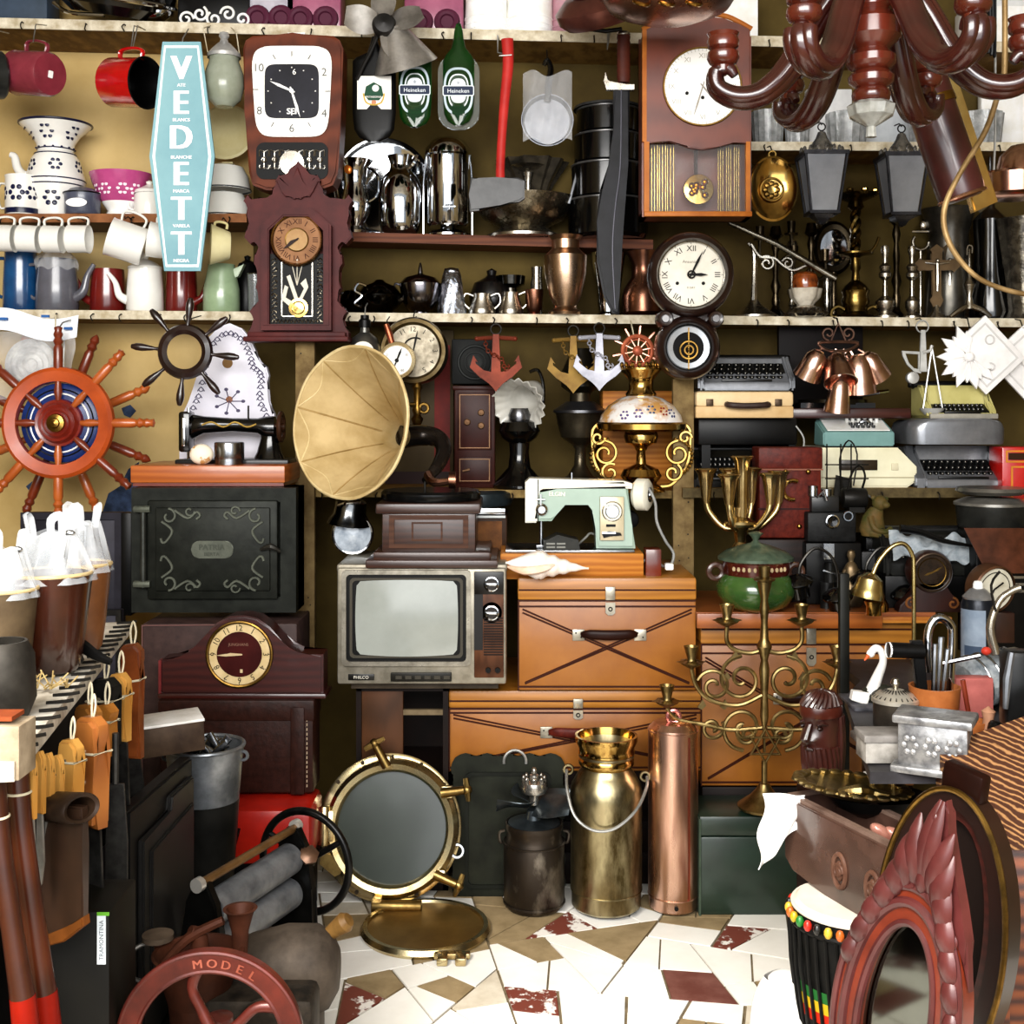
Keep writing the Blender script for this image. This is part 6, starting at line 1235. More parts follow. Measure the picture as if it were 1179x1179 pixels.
# copper bells
t = T('copper_bells', 'bunch of copper cow bells hung from a copper bracket', 'bells', 964, 376, 3.36)
CBM = M('f0d0c0', 'c09480', .2, 1, s=14)
br = t.p('bracket', M('7a5c4c', '4a342a', .3, .8)); br.tube([(-20, 0, -22), (-10, -2, -28), (10, -2, -28), (22, 0, -22), (20, 0, -18), (-18, 0, -18)], 2, 8, True, 3); br.scroll(spiral(-10, -8, 8, 2, R(270), -1.2), 1.4, 0, 2); br.scroll(spiral(12, -8, 8, 2, R(270), 1.2), 1.4, 0, 2); br.tube([(-8, 0, -18), (1, 0, 4), (10, 0, -18)], 1.6, 6)
def bell(x, z, r, h, ax, y=-4): 
    b = t.p('bell', CBM); b.lathe([(0, h*.6), (r*.35, h*.58), (r*.7, h*.4), (r*.85, 0), (r, -h*.4), (r*.92, -h*.4), (0, h*.2)], (x, y, z), V(ax), 24); t.p('loop', CBM).tube([(x*.6, 0, -26), (x*.8, -2, z+h*.5)], 1.3, 5)
bell(-30, -46, 17, 34, (.3, -.4, .8)); bell(-2, -52, 19, 38, (0, .5, .8), -14); bell(24, -58, 20, 44, (-.1, -.2, 1)); bell(40, -48, 16, 34, (-.5, -.3, .8)); bell(-3, -82, 15, 40, (.06, -.2, 1), -16); bell(12, -46, 13, 30, (.3, .3, .8), 8)
t.p('hook', IRON).tube([(1, 0, 4), (1, 6, 10), (1, 20, 12)], 1, 5)
# calculator, cream machine
t = T('adding_machine', 'small teal and white adding machine on the cream typewriter', 'adding machine', 990, s5(990, 3.36)-48, 3.36)
t.p('body', M('7ea09c', '6a8c88', .4, s=8)).prism([(0, 0), (0, 16), (40, 30), (44, 0)], -42, 40, 'yz', b=1.5); f = t.p('keyplate', WHITE); f.sheet(lambda u, v: (-37+72*u, 1+36*v, 17.5+13*v), 2, 2, 1)
for i in range(6): f.m(M('d8d8d4', r=.4)).cyl(2.2, 0, 8, (-8+i*7, 26, 26), n=10)
for i in range(5):
    for j in range(2): f.m(KEY).cyl(2.2, 0, 4, (-6+i*6, 8+j*8, 20+j*3), n=8)
t = T('typewriter', 'cream electric typewriter with chamfered right side and wire rack before it', 'typewriter', 1000, s5(1000, 3.36), 3.36, 'typewriters on the lower right shelf')
CRM = M('e6e2c8', 'd4ceb0', .4, s=6); b = t.p('body', CRM); b.prism([(-55, 0), (45, 0), (56, 8), (56, 24), (34, 46), (-55, 46)], 0, 92, b=2); b.m(M('b4ac90', r=.5)).box(-54, 55, -.6, .4, 11, 12.4); t.p('name_plate', M('3c3020', '2a2014', .3)).box(-32, 10, -1.5, .5, 20, 32, .5); t.p('switch', M('d4ccb0', r=.4)).box(26, 34, -1.6, .4, 20, 28, .6); t.p('slot', M('4a4434', r=.5)).box(-30, 8, 20, 80, 45, 47)
b = S('wire_rack', 'thin dark wire rack standing before the cream typewriter', 'rack', IRON, 966, s5(966, 3.3), 3.3)
for x in (-14, 2, 14): b.tube([(x, 0, -14), (x, 0, 52)], .9, 5)
for z in (-10, 12, 28): b.tube([(-16, 0, z), (34, 0, z)], .9, 5)
b.tube([(4, -2, -6), (0, -3, 34), (10, -3, 56), (20, -3, 40), (16, -2, 4)], 1, 5, sm=4); b.prism([(-6, -14), (18, -14), (14, 12), (-2, 16)], 2, 8, b=1)
# camera cases
t = T('leather_camera_case', 'red brown leather case with brass fittings right of the brass candleholder', 'case', 910, 620, 3.24)
b = t.p('body', LEATHR); b.box(-36, 36, 0, 38, 0, 104, 3); t.p('flap', LEATHR).box(-37, 37, -2, 38, 80, 105, 2); t.p('seam', M('8a5a48', r=.5)).box(-37, 37, -2.8, -1.6, 78.6, 80.4)
for x in (-6, 20): t.p('stud', BRASS).ball((x, -3, 77), (3, 2, 3), 8)
for x in (10, 24): t.p('stud', BRASS).ball((x, -2, 14), (3, 2, 3), 8)
t.p('seam', M('34120c', r=.5)).box(-37, 37, -1, 0, 33, 35); t.p('ring', BRASSP).torus(11, 2.6, (2, -4, 56), 'y', 24, 8, a0=R(-100), a1=R(120))
b = S('case_stand', 'dark brown case under the red brown leather case', 'case', W_DK, 912, 712, 3.24); b.box(-42, 40, 0, 60, 0, 91, 2)
# scale
t = T('hanging_scale', 'white quadrant letter scale with a pan hung from the long shelf', 'scale', 1062, 378, 3.4)
SCM = M('d0d0cc', 'a8a8a4', .35, .4)
t.p('ring', WIRE).torus(7, 1, (0, 0, 2), 'y', 18, 6); t.p('hook', IRON).tube([(0, 0, 8), (0, 8, 12), (0, 22, 12)], .8, 5); t.p('pillar', SCM).prism([(-2, -2), (3, -2), (5, -50), (-4, -50)], -2, 2, b=.5)
q = t.p('quadrant', SCM); q.ring([(-24, -26), (-2, -27), (-2, -52), (-10, -50), (-18, -42), (-23, -32)], [(-20, -29), (-5, -30), (-5, -47), (-10, -46), (-16, -40), (-19, -32)], -1.5, 1.5); t.p('counterweight', SCM).cyl(7, -5, 3, (-12, 0, -57), 'y', 20, 1)
t.p('beam', SCM).tube([(0, -2, -28), (8, -3, -26), (10, -3, -20)], 2, 8)
for x in (0, 22): t.p('pan_wire', WIRE).tube([(10, -3, -22), (x, -3, -92)], 1, 5)
t.p('pan', SCM).lathe(cup([(0, -101), (8, -100), (13, -94), (14, -92)], 1), (10, -3, 0), n=28)
t = typer('small yellow typewriter with framed front on the grey machine', 1108, s5(1108, 3.37)-80, 3.37, 80, 42, 60, M('c8c084', 'b0a868', .4, s=8), kz=(.14, .36), ky=(.05, .3), margin=.09, rows=2, hood=.9)
t.p('front_lip', M('a8a49a', '8a867c', .4)).box(-38, 40, -4, 2, -1, 5, 1)
SVT = M('8e9094', '6e7074', .3, .6, s=12, coat=.2)
b = S('machine_cover', 'rounded grey metal typewriter lid between the yellow and silver machines', 'cover', SVT, 1105, s5(1105, 3.35)-50, 3.35)
b.loft([[(x, y, z) for x, y in rrect(-w, w, 0, 84, 18)] for w, z in ((56, 0), (57, 4), (57, 18), (55, 24), (50, 28), (40, 30))])
typer('large silver grey typewriter with rounded black keyboard mouth', 1110, s5(1110, 3.35), 3.35, 112, 50, 86, SVT, kz=(.22, .6), margin=.12, hood=.95, rows=3, roller=False)
t = T('red_tin', 'bright red tin box with gold lines at the right frame edge', 'tin', 1178, s5(1178, 3.32), 3.32)
RD = M('c8201a', 'a81410', .3, s=8, coat=.4); t.p('body', RD).box(-24, 30, 0, 40, -16, 48, 1.5); g = t.p('gold_lines', M('d8943c', 'b87428', .4)); g.ring([(-20, 30), (28, 30), (28, 44), (-20, 44)], [(-18, 32), (26, 32), (26, 42), (-18, 42)], -.8, .2); g.ring([(-14, -14), (28, -14), (28, 26), (-14, 26)], [(-12, -12), (26, -12), (26, 24), (-12, 24)], -.8, .2); t.p('window', M('3c2418', r=.2)).box(-17, 25, -.6, .2, 33, 41)
# white carved ornaments
WC = M('f6f4f2', 'e2e0de', .5, s=14)
t = T('white_lace_ornament', 'white carved tile with a burst of leaves hung at a slant', 'ornament', 1136, 408, 3.38, 'white carved ornaments hung on the right')
a = t.p('tile', WC); a.at(ry=47).box(-34, 34, 0, 5, -32, 30, 1).m(M('cfcdcb', r=.5)).ring([(-28, -26), (28, -26), (28, 24), (-28, 24)], [(-26, -24), (26, -24), (26, 22), (-26, 22)], -.8, .2).torus(5, 1, (-10, -.6, 14), 'y', 16, 5).torus(4, 1, (14, -.6, -6), 'y', 16, 5)
lf = t.p('leaf_burst', WC)
for i in range(15):
    an = R(95+17*i); l = 30+8*(i % 2); c_, s_ = cos(an), sin(an); lf.prism([(-22+4*c_, -3+4*s_), (-22+l*.7*c_-5*s_, -3+l*.7*s_+5*c_), (-22+l*c_, -3+l*s_), (-22+l*.7*c_+5*s_, -3+l*.7*s_-5*c_)], -6-i % 3, -2, b=.8)
lf.ball((-22, -6, -3), (6, 4, 6), 10)
t.p('hook', IRON).tube([(-22, -6, 30), (-20, 6, 42), (-20, 26, 44)], .8, 5)
t = T('white_lace_ornament', 'white carved tile at the frame edge right of the leaf burst', 'ornament', 1182, 418, 3.42, 'white carved ornaments hung on the right')
a = t.p('tile', WC); a.at(ry=47).box(-34, 34, 0, 5, -30, 30, 1).m(M('cfcdcb', r=.5)).ring([(-26, -24), (26, -24), (26, 24), (-26, 24)], [(-24, -22), (24, -22), (24, 22), (-24, 22)], -.8, .2).torus(5, 1, (-2, -.6, 0), 'y', 16, 5)
t.p('hook', IRON).tube([(-4, 0, 40), (-4, 8, 50), (-4, 22, 52)], .8, 5)
# ================================================================== right middle: on the orange tabletop
def tb(px, D=3.14): return CY+(715-6-CY)*3.08/D     # photo row of the tabletop (its top lies 10 units over the base row)
TOPZ = Zf(715, 3.08)+10*3.08/F
tb = lambda px, D: Y(TOPZ, D)
t = T('lidded_pot', 'green glazed lidded pot with dark red collar and small side handles', 'pot', 870, tb(870, 3.12), 3.12)
GR = M('4a6a34', '2e4a24', .15, s=8, coat=.7); DKG = M('3c4a3c', '5c6a58', .3, s=30)
t.p('body', GR).lathe([(0, 0), (24, 0), (36, 6), (44, 18), (45, 28), (40, 38), (36, 42), (0, 42)], n=40); t.p('collar', M('5a1e16', '401410', .25, coat=.4)).lathe([(36, 40), (38, 44), (39, 56), (41, 58), (0, 58)], n=40)
c = t.p('relief_band', M('c8b490', 'a08c6c', .4))
for i in range(11): a = R(-140+9.5*i); c.ball((38.5*cos(a), 38.5*sin(a), 50), (2.2, 2.2, 3), 7)
t.p('lid', DKG).lathe([(43, 58), (43, 61), (34, 68), (18, 74), (6, 77), (3, 80), (5, 84), (9, 88), (4, 90), (0, 90)], n=40)
for sx in (-1, 1): t.p('handle', M('5a3a2c', '3a241a', .3, coat=.4)).torus(8, 3.4, (sx*46, 0, 44), 'y', 20, 8)
# seven branched brass candleholder
t = T('brass_candleholder', 'polished brass candleholder with seven fluted trumpet cups', 'candleholder', 852, tb(852, 3.205), 3.205)
HB = M('e2d0a0', 'b49a68', .22, 1, s=12)
zb_ = tb(852, 3.205); z = lambda py: zb_-py
t.p('stem', HB).lathe([(0, 0), (20, 0), (20, 3), (8, 8), (6, 20), (9, z(640)), (11, z(632)), (6, z(624)), (8, z(612)), (14, z(606)), (14, z(600)), (8, z(594)), (9, z(584)), (0, z(584))], n=24)
for i, (dx, yy, tp) in enumerate(((-38, 6, 541), (-16, -18, 546), (-8, 16, 541), (2, -4, 526), (16, 14, 540), (32, -14, 545), (46, 4, 543))):
    g = t.p('branch', HB); zt_ = z(tp)
    if abs(dx) > 5: g.tube([(0, 0, z(606)), (dx*.45, yy*.5, z(608)), (dx*.9, yy*.95, z(590)), (dx, yy, z(575))], 3.6, 10, sm=5)
    zs_ = z(580) if abs(dx) > 5 else z(600)
    g.lathe([(4, zs_), (5.5, zs_+8), (7, zt_-18), (9, zt_-5), (13, zt_), (12.4, zt_+1), (9, zt_-3), (5, zt_-16), (0, zt_-16)], (dx, yy, 0), fl=(8, .04), n=32)
t.p('collar_beads', HB).torus(15, 4, (0, 0, z(603)), n=24, m=8)
t.p('tall_post', HB).lathe([(3, 0), (4, 30), (3, z(640)), (5, z(632))], (12, 8, 0))
# camera
t = T('folding_camera', 'black folding camera with a round lens ring on the dark case', 'camera', 962, tb(962, 3.2)-74, 3.2)
t.p('body', M('121212', '222222', .45, s=50, b=.2)).box(-32, 24, 0, 40, -2, 32, 2); t.p('lens_ring', CHROME).torus(7, 1.4, (-4, -2, 22), 'y', 24, 7); t.p('lens', BLKG).lathe([(0, 0), (7, -1), (7, 1)], (-4, -1, 22), 'y', 20); t.p('viewfinder', M('2a2a2a', '161616', .3)).box(-26, 6, 6, 30, 32, 50, 1.5)
k = t.p('knob', STEEL)
for x, h in ((-22, 12), (-6, 8)): k.cyl(6, 50, 50+h, (x, 18, 0), n=14)
t.p('viewfinder_ring', CHROME).torus(5, 1.2, (14, -2, 28), 'y', 20, 6); t.p('wire_lever', STEEL).tube([(-20, 2, 50), (-14, -2, 58), (-10, 0, 46)], 1.4, 6)
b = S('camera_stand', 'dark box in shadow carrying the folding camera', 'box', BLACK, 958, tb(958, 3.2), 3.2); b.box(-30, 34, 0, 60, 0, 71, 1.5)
# tripod figure / wires atop the camera
b = S('desk_fan_motor', 'small black electric motor with wires on the folding camera', 'motor', M('1c1b1a', '34322f', .35, .5), 986, tb(962, 3.2)-108, 3.24); b.cyl(12, -14, 14, (0, 10, 14), 'x', 18, 2).tube([(-10, 0, 24), (-6, -4, 44), (4, -2, 52), (10, 0, 40), (8, 4, 26)], 1.4, 6, sm=4).tube([(12, 4, 20), (22, 0, 10), (22, 0, -20)], 1.4, 6).box(-8, 10, 0, 20, -2, 4)
# headphones and bells
def head(lb, px, D, k):
    t = T('headphones', lb, 'headphones', px, tb(px, D), D, 'old black headphones')
    t.p('headband', M('4a4844', '2a2826', .3, .8)).tube([(-22*k, 0, 34), (-20*k, 0, 54*k), (-4, 0, 72*k), (14*k, 0, 64*k), (22*k, 0, 44), (23*k, 0, 20)], 1.8, 8, sm=5)
    for x, z_ in ((-24*k, 34), (22*k, 18)): e = t.p('earpiece', BLKG); e.lathe([(0, 10), (6, 9), (16, 3), (18, 0), (17, -3), (12, -4), (12, -18), (0, -18)], (x, -2, z_), V((-.2, -.2, 1)), 26)
    return t
head('black headphones with the headband arched up beside the green pot', 942, 3.1, 1.0)
head('second black headphones behind the brass gooseneck lamp', 1018, 3.16, .95)
b = S('opera_glasses', 'black little instrument with silver levers inside the headphones arch', 'instrument', M('141414', '3c3c3a', .3, .5), 952, tb(952, 3.15), 3.15); b.cyl(8, 0, 30, (0, 0, 0), n=14).cyl(7, 30, 52, (4, 0, 0), n=14).m(STEEL).tube([(-6, -6, 44), (8, -8, 40), (12, -6, 28)], 1.6, 6).box(-4, 8, -2, 6, 56, 74).cyl(4, 8, 12, (14, -4, 0))
b = S('pewter_figurine', 'small brass lady figurine between the two headphones', 'figurine', M('8a7658', '4c4030', .35, .7), 980, tb(980, 3.18), 3.18); b.lathe([(0, 0), (12, 0), (14, 6), (10, 22), (8, 34), (9, 42), (6, 48), (3, 51), (3, 54), (5, 58), (4, 63), (0, 65)], n=16, sy=.8).tube([(-8, -2, 42), (-12, -4, 30), (-6, -8, 24)], 2, 6, sm=3).tube([(8, -2, 42), (12, -3, 28), (8, -6, 20)], 2, 6, sm=3)
t = T('gooseneck_lamp', 'brass gooseneck desk lamp with a bell shaped head', 'lamp', 1052, Y(.6, 2.98), 2.98)
GBm = M('e0d09c', 'b8a468', .24, 1, s=12); zz = Y(.6, 2.98)
t.p('neck', GBm).tube([(0, 0, 0), (0, 0, zz-660), (-2, 0, zz-638), (-12, 0, zz-626), (-26, 0, zz-630), (-40, 0, zz-646), (-48, 0, zz-664)], 2.6, 10, sm=5)
t.p('shade', GBm).lathe([(19, -10), (19, -4), (17, 0), (14, 12), (6, 18), (0, 19)], (-52, 0, zz-678), V((.2, 0, 1)), 30); t.p('bulb_holder', BRASSP).lathe([(0, -8), (9, -8), (9, 2), (12, 8)], (-46, 0, zz-700))
b = S('brass_bell_cap', 'little brass cap standing on the tabletop below the gooseneck lamp', 'cap', BRASSP, 1012, tb(1012, 3.1), 3.1); b.lathe([(0, 0), (11, 0), (11, 8), (6, 16), (0, 18)])
# monkey figurine
b = S('monkey_figurine', 'mossy brown seated monkey figurine above the gooseneck lamp', 'figurine', M('6a5430', '3e4420', .6, s=25, b=.3), 1008, tb(1008, 3.22)-78, 3.22); b.loft([[(x+w*cos(g), 0+w*.8*sin(g), z_) for g in [2*pi*i/14 for i in range(14)]] for x, w, z_ in ((-2, 14, 0), (-4, 15, 8), (-3, 12, 22), (0, 9, 30), (2, 8, 33))]).ball((4, -3, 38), (9, 9, 9)).ball((9, -9, 36), (5, 5, 4)).ball((-3, -2, 44), (3, 2, 3)).ball((12, 0, 42), (3, 2, 3)).tube([(-8, -8, 22), (-6, -16, 10), (6, -16, 6), (14, -14, 10)], [4, 3.4, 3, 3], 8, sm=3).tube([(-8, -8, 4), (6, -14, 2), (16, -12, 2)], [5, 4, 3], 8, sm=3)
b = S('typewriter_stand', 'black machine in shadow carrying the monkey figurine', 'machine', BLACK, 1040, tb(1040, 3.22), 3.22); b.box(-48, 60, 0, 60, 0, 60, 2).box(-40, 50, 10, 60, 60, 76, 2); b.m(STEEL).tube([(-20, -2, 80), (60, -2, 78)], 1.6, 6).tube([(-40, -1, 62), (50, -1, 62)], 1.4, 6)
typer('black typewriter with round white keys under crumpled clear plastic', 1072, tb(1072, 3.14)-38, 3.14, 108, 52, 50, M('141414', '24241f', .35), kz=(.3, .8), margin=.08, grp='typewriters on the lower right shelf', key=M('1a1a1a', '2a2a2a', .3))
b = S('typewriter_box', 'black box under the plastic wrapped typewriter', 'box', BLACK, 1072, tb(1072, 3.14), 3.14); b.box(-52, 56, 2, 56, 0, 37, 1)
b = S('plastic_sheet', 'crumpled clear plastic lying over the round keyed typewriter', 'plastic', M('dce4ea', 'b8c4cc', .1, al=.5, s=60, b=1.), 1078, tb(1072, 3.14)-60, 3.1); q_ = random.Random(5); ph = [q_.uniform(0, 6) for _ in range(8)]
b.sheet(lambda u, v: (-50+105*u, 14*v+3*sin(13*u+5*v+ph[0]), 28*v-8*u+3*sin(17*u-9*v+ph[1])+2*sin(31*u+ph[2])), 44, 12)
b = S('bellows', 'black leather strap lying across the plastic covered keys', 'strap', BLACK, 1070, tb(1072, 3.14)-84, 3.08); b.tube([(-34, 0, 8), (-10, -2, 4), (16, -3, -6), (50, -3, -12)], [5, 4, 3, 1.5], 8, sm=4)
# little wood clock
t = T('mantel_clock', 'small brown wooden clock with round dark face by the gooseneck lamp', 'clock', 1073, tb(1073, 3.08), 3.08)
CWD = M('3c1c12', '24100a', .35, s=12, coat=.3)
t.p('case', CWD).prism([(-38, 0), (38, 0), (36, 8), (20, 22), (16, 34), (-16, 34), (-20, 22), (-36, 8)], 0, 20, b=1.5); t.p('round_case', CWD).lathe([(20, -3), (23, -4), (25, 0), (25, 18), (0, 18)], (0, 2, 46), 'y', 40)
d = t.p('dial', M('3c2c1c', '241a10', .25, .3, s=30)); d.lathe([(0, 0), (21, 0), (21, 1)], (0, 0, 46), 'y', 32); d.m(BRASSO); hand(d, 60, 13, 1.2, -1.5, 0, 46); hand(d, 250, 10, 1.2, -1.3, 0, 46); d.torus(16, .6, (0, -.6, 46), 'y', 32, 5); t.p('bezel', M('6a5a4a', '3c3026', .3, .8)).torus(21.5, 1.4, (0, -1.6, 46), 'y', 40, 7)
for sx in (-1, 1): t.p('carving', M('8a5a34', '5c3a20', .4)).scroll(spiral(sx*24, 10, 7, 1.5, R(90), -1.1*sx), 1.4, -1, 2)
# right edge, behind
t = T('enamel_roaster', 'dark grey roasting pan with pale lid edges at the right frame edge', 'pan', 1142, sy('s5', 1142, 3.3)+52, 3.2)
t.p('body', M('3c3c38', '282826', .35, .3)).lathe(cup([(0, 0), (30, 0), (38, 10), (40, 34)], 1.5), n=36); t.p('lid', M('a8a49c', '6c6a64', .3, .6)).lathe([(42, 34), (42, 37), (30, 42), (0, 44)], n=36); t.p('lid_plate', M('8a867e', '5c5a54', .3, .6)).lathe([(32, 46), (40, 50), (38, 54), (0, 56)], n=36)
typer('black typewriter partly seen under the roasting pan at the right', 1152, sy('s5', 1142, 3.3)+86, 3.18, 84, 34, 50, M('22221f', '302f2a', .4), kz=(.3, .7), margin=.1, rows=3, roller=False)
b = S('brown_seat_leather', 'brown leather flap hanging over the machines at the right edge', 'leather', M('5c3420', '40220f', .5, s=20, b=.15), 1150, 612, 3.0); b.sheet(lambda u, v: (-40+75*u+26*v*(1-u), -2*sin(pi*u), 4-52*v), 12, 8, 2.5)
b = S('black_shelf_machine', 'black machine under the leather flap', 'machine', BLACK, 1150, 760, 3.06); b.box(-26, 50, 0, 60, 0, 148, 2); b.m(STEEL)
for i in range(5): b.box(16, 48, -2, 0, 78+i*8, 81+i*8)
t = T('drum_clock', 'round pale dialed drum clock tilted at the right edge', 'clock', 1143, 700, 2.98)
t.p('case', M('6a4a34', '43301f', .35, .3)).lathe([(26, -6), (28, -4), (28, 12), (26, 16), (0, 16)], (0, 0, 22), V((-.3, 1, .15)), 40); d = t.p('dial', M('dcd8c8', 'bcb6a2', .4)); d.lathe([(0, -3), (25, -3), (25, -2)], (0, 0, 22), V((-.3, 1, .15)), 36); d.m(INK).tube([(0, -5, 22), (10, -6, 30)], 1, 5).tube([(0, -5, 22), (-6, -5, 10)], 1, 5).torus(20, .5, (1, -4.2, 22), V((-.3, 1, .15)), 30, 4)
t.p('stand', CWD).box(-22, 24, -4, 16, -40, -5, 1.5)
# black pole
b = S('black_pole', 'slim black upright pole between the tabletop and the clutter table', 'pole', M('161614', '24241f', .4, .3), 972, Y(0, 2.84), 2.84); b.box(-6, 5, -5, 5, 0, Y(0, 2.84)-660, 1); b.box(-9, 7, -7, 7, 0, 5)
# ================================================================== right foreground: clutter table, drum, carved pieces
TZ = .60
ty = lambda D: Y(TZ, D)
GW = M('8a8680', '5c5852', .5, s=16, b=.1)
t = T('clutter_table', 'grey worn table crowded with tools and tins', 'table', 1130, Y(0, 2.45), 2.45)
h = Y(0, 2.45)-ty(2.45)
t.p('top', M('48464a', '302e2e', .5, s=8, b=.1)).prism([(-186, -196), (150, -196), (150, 345), (-80, 345), (-80, 205), (-125, 120)], h-12, h, 'xy'); 
for x, y in ((-112, 60), (-70, 330), (140, 330), (140, -130)): t.p('leg', W_DK).box(x-7, x+7, y-7, y+7, 0, h-12, 1)
b = S('white_board', 'white painted board leaning under the clutter table edge', 'board', M('e8e6e0', 'c4c0b8', .5, s=10), 1020, Y(0, 2.42), 2.38); b.box(-24, 0, 0, 8, 0, Y(0, 2.42)-890, 1)
# swan, tins, boxes
SWN = M('f4f2ee', 'd8d6d0', .3)
t = T('swan_figurine', 'white porcelain swan with dark back among the tins', 'figurine', 1008, ty(2.58), 2.58)
t.p('body', M('3c3c34', '26261f', .35)).ball((4, 0, 12), (22, 12, 13), 18); b = t.p('neck', SWN); b.tube([(-6, -2, 14), (2, -2, 34), (8, -2, 50), (6, -2, 62), (0, -2, 66), (-5, -2, 62)], [8, 6, 4.4, 4, 4.4, 4.4], 10, sm=5); b.ball((-6, -2, 60), (5, 4, 5), 10); t.p('beak', M('d86a3c', r=.4)).tube([(-9, -3, 58), (-14, -4, 52)], [2.4, .8], 8)
t.p('tail', SWN).prism([(-30, 8), (-12, 2), (-8, 16), (-28, 18)], -10, 2, b=1)
t = T('round_tin', 'round ribbed metal tin with knobbed lid', 'tin', 1031, ty(2.4), 2.4)
t.p('body', M('6a6258', '403a34', .35, .8)).lathe([(0, 0), (24, 0), (25, 2), (25, 30), (0, 30)], n=32); l = t.p('lid', M('dcd6c8', 'b0a99c', .35, .7)); l.lathe([(27, 30), (27, 34), (20, 40), (8, 44), (0, 44)], n=32); l.m(M('3c3832', r=.5, m=.5))
for i in range(24): a = 2*pi*i/24; l.tube([(10*cos(a), 10*sin(a), 44), (25.6*cos(a), 25.6*sin(a), 35.6)], .8, 5)
t.p('knob', SILVER).lathe([(3, 43), (3, 47), (6, 51), (4, 56), (0, 57)])
b = S('slate_tile', 'dark engraved slate lying at the table corner beside the swan', 'slate', M('3c3c40', '6a6a70', .5, s=30), 995, ty(2.6), 2.6); b.box(-22, 26, -40, 30, 0, 4, .8)
b = S('iron_lock', 'worn grey iron lock plate before the round tin', 'lock', M('8c8a86', '4c4a46', .4, .7, s=25), 1010, ty(2.3), 2.3); b.box(-26, 30, -14, 20, 0, 8, 1.5); b.m(BRASSO).ball((6, 0, 10), (6, 6, 4)).m(IRON).torus(10, 2, (10, 0, 9), n=20, m=6)
t = T('grey_box', 'small grey box with pale front left of the embossed tin box', 'box', 1022, ty(2.16)-2, 2.16)
t.p('body', M('a8a49e', '6c6862', .5, s=20)).box(-28, 20, -10, 30, 0, 26, 1); t.p('lid', M('8e8a86', '5c5854', .5, s=14)).box(-30, 22, -12, 32, 24, 32, 1)
t = T('embossed_box', 'embossed silver tin box with stepped mouldings', 'box', 1076, ty(2.12)+1, 2.12); t.u *= .97
EB = M('b4b4b4', '6e6e70', .35, .7, s=40, b=.3)
e = t.p('body', EB); e.at(rz=-28).box(-38, 40, -24, 24, 8, 58, 1.5); t.p('lid', EB).at(rz=-28).box(-44, 46, -30, 30, 58, 68, 2.5); t.p('base', EB).at(rz=-28).box(-46, 48, -32, 32, 0, 9, 2.5)
r_ = t.p('embossed_flowers', M('d4d4d4', '8a8a8c', .3, .7)); r_.at(rz=-28)
for x in (-24, 0, 24): 
    for i in range(6): a = 2*pi*i/6; r_.ball((x+7*cos(a), -25, 33+9*sin(a)), (3.6, 1.4, 3.6), 8)
# tool cups
t = T('terracotta_cup', 'orange terracotta cup holding the chrome tools', 'cup', 1076, ty(2.4), 2.4, 'orange cups of tools')
TC = M('b07040', '8e5228', .5, s=12); t.p('cup', TC).lathe(cup([(0, 0), (23, 0), (25, 4), (29, 48)], 2.5), n=36)
def tool(nm, lb, px, py, D, cat): return T(nm, lb, cat, px, py, D)
base = ty(2.4)-4
t = tool('hammer', 'black handled hammer with white ended head in the terracotta cup', 1062, base, 2.4, 'hammer'); t.p('handle', BLACK).prism([(-4, 4), (8, 4), (0, 96), (-14, 96)], -5, 5, b=1.5); t.p('head', BLACK).tube([(-40, -4, 86), (0, -2, 84)], 9, 12); t.p('white_end', WHITE).lathe([(0, -1), (9, -1), (9, 1)], (-40, -4, 86), V((-1, -.1, .04)), 20)
for i, (dx, dz, lb) in enumerate(((4, 92, 'chrome rod standing left of the pliers'), (10, 100, 'steel bar in the middle of the terracotta cup'), (16, 86, 'thin steel chisel right in the terracotta cup'))):
    b = S('steel_rod', lb, 'rod', STEEL, 1072+dx*.6, base, 2.4+.008*i); b.tube([(0, 0, 3), (dx*.6, 0, dz)], 3.4, 8)
t = tool('shackle', 'chrome horseshoe shaped shackle standing highest in the terracotta cup', 1082, base, 2.42, 'shackle'); t.p('bow', CHROME).tube([(-12, 0, 60), (-14, 0, 100), (-8, 0, 118), (2, 0, 122), (12, 0, 114), (14, 0, 96), (10, 0, 6)], 5, 10, sm=5); t.p('pin', STEEL).tube([(-16, 0, 66), (44, -6, 80)], 3, 8)
t = T('pink_cup', 'dusty pink plastic box behind the small terracotta cups', 'box', 1118, ty(2.48), 2.48); t.p('shell', M('c87a74', 'a8605c', .5)).box(-20, 24, -6, 14, 0, 46, 2)
for px, D, lb in ((1100, 2.34, 'small terracotta cup left of the pink box'), (1118, 2.3, 'small round terracotta bowl holding a wooden stick')):
    t = T('terracotta_cup', lb, 'cup', px, ty(D), D, 'orange cups of tools'); t.p('cup', TC).lathe(cup([(0, 0), (14, 0), (16, 3), (19, 24)], 2))
b = S('wooden_stick', 'reddish wooden stick standing in the small round terracotta bowl', 'stick', W_RED, 1118, ty(2.3)-4, 2.3); b.tube([(2, 0, 0), (-8, 4, 66)], 3, 8)
b = S('wooden_peg', 'pale pinkish wooden peg beside the terracotta bowl', 'peg', M('b48a70', '8a6450', .5), 1138, ty(2.28), 2.28); b.lathe([(0, 0), (8, 0), (8, 4), (6, 30), (8, 38), (0, 44)], n=14)
t = T('spray_can', 'grey spray can with white nozzle and printed label', 'spray can', 1126, ty(2.95), 2.95); t.u *= .82
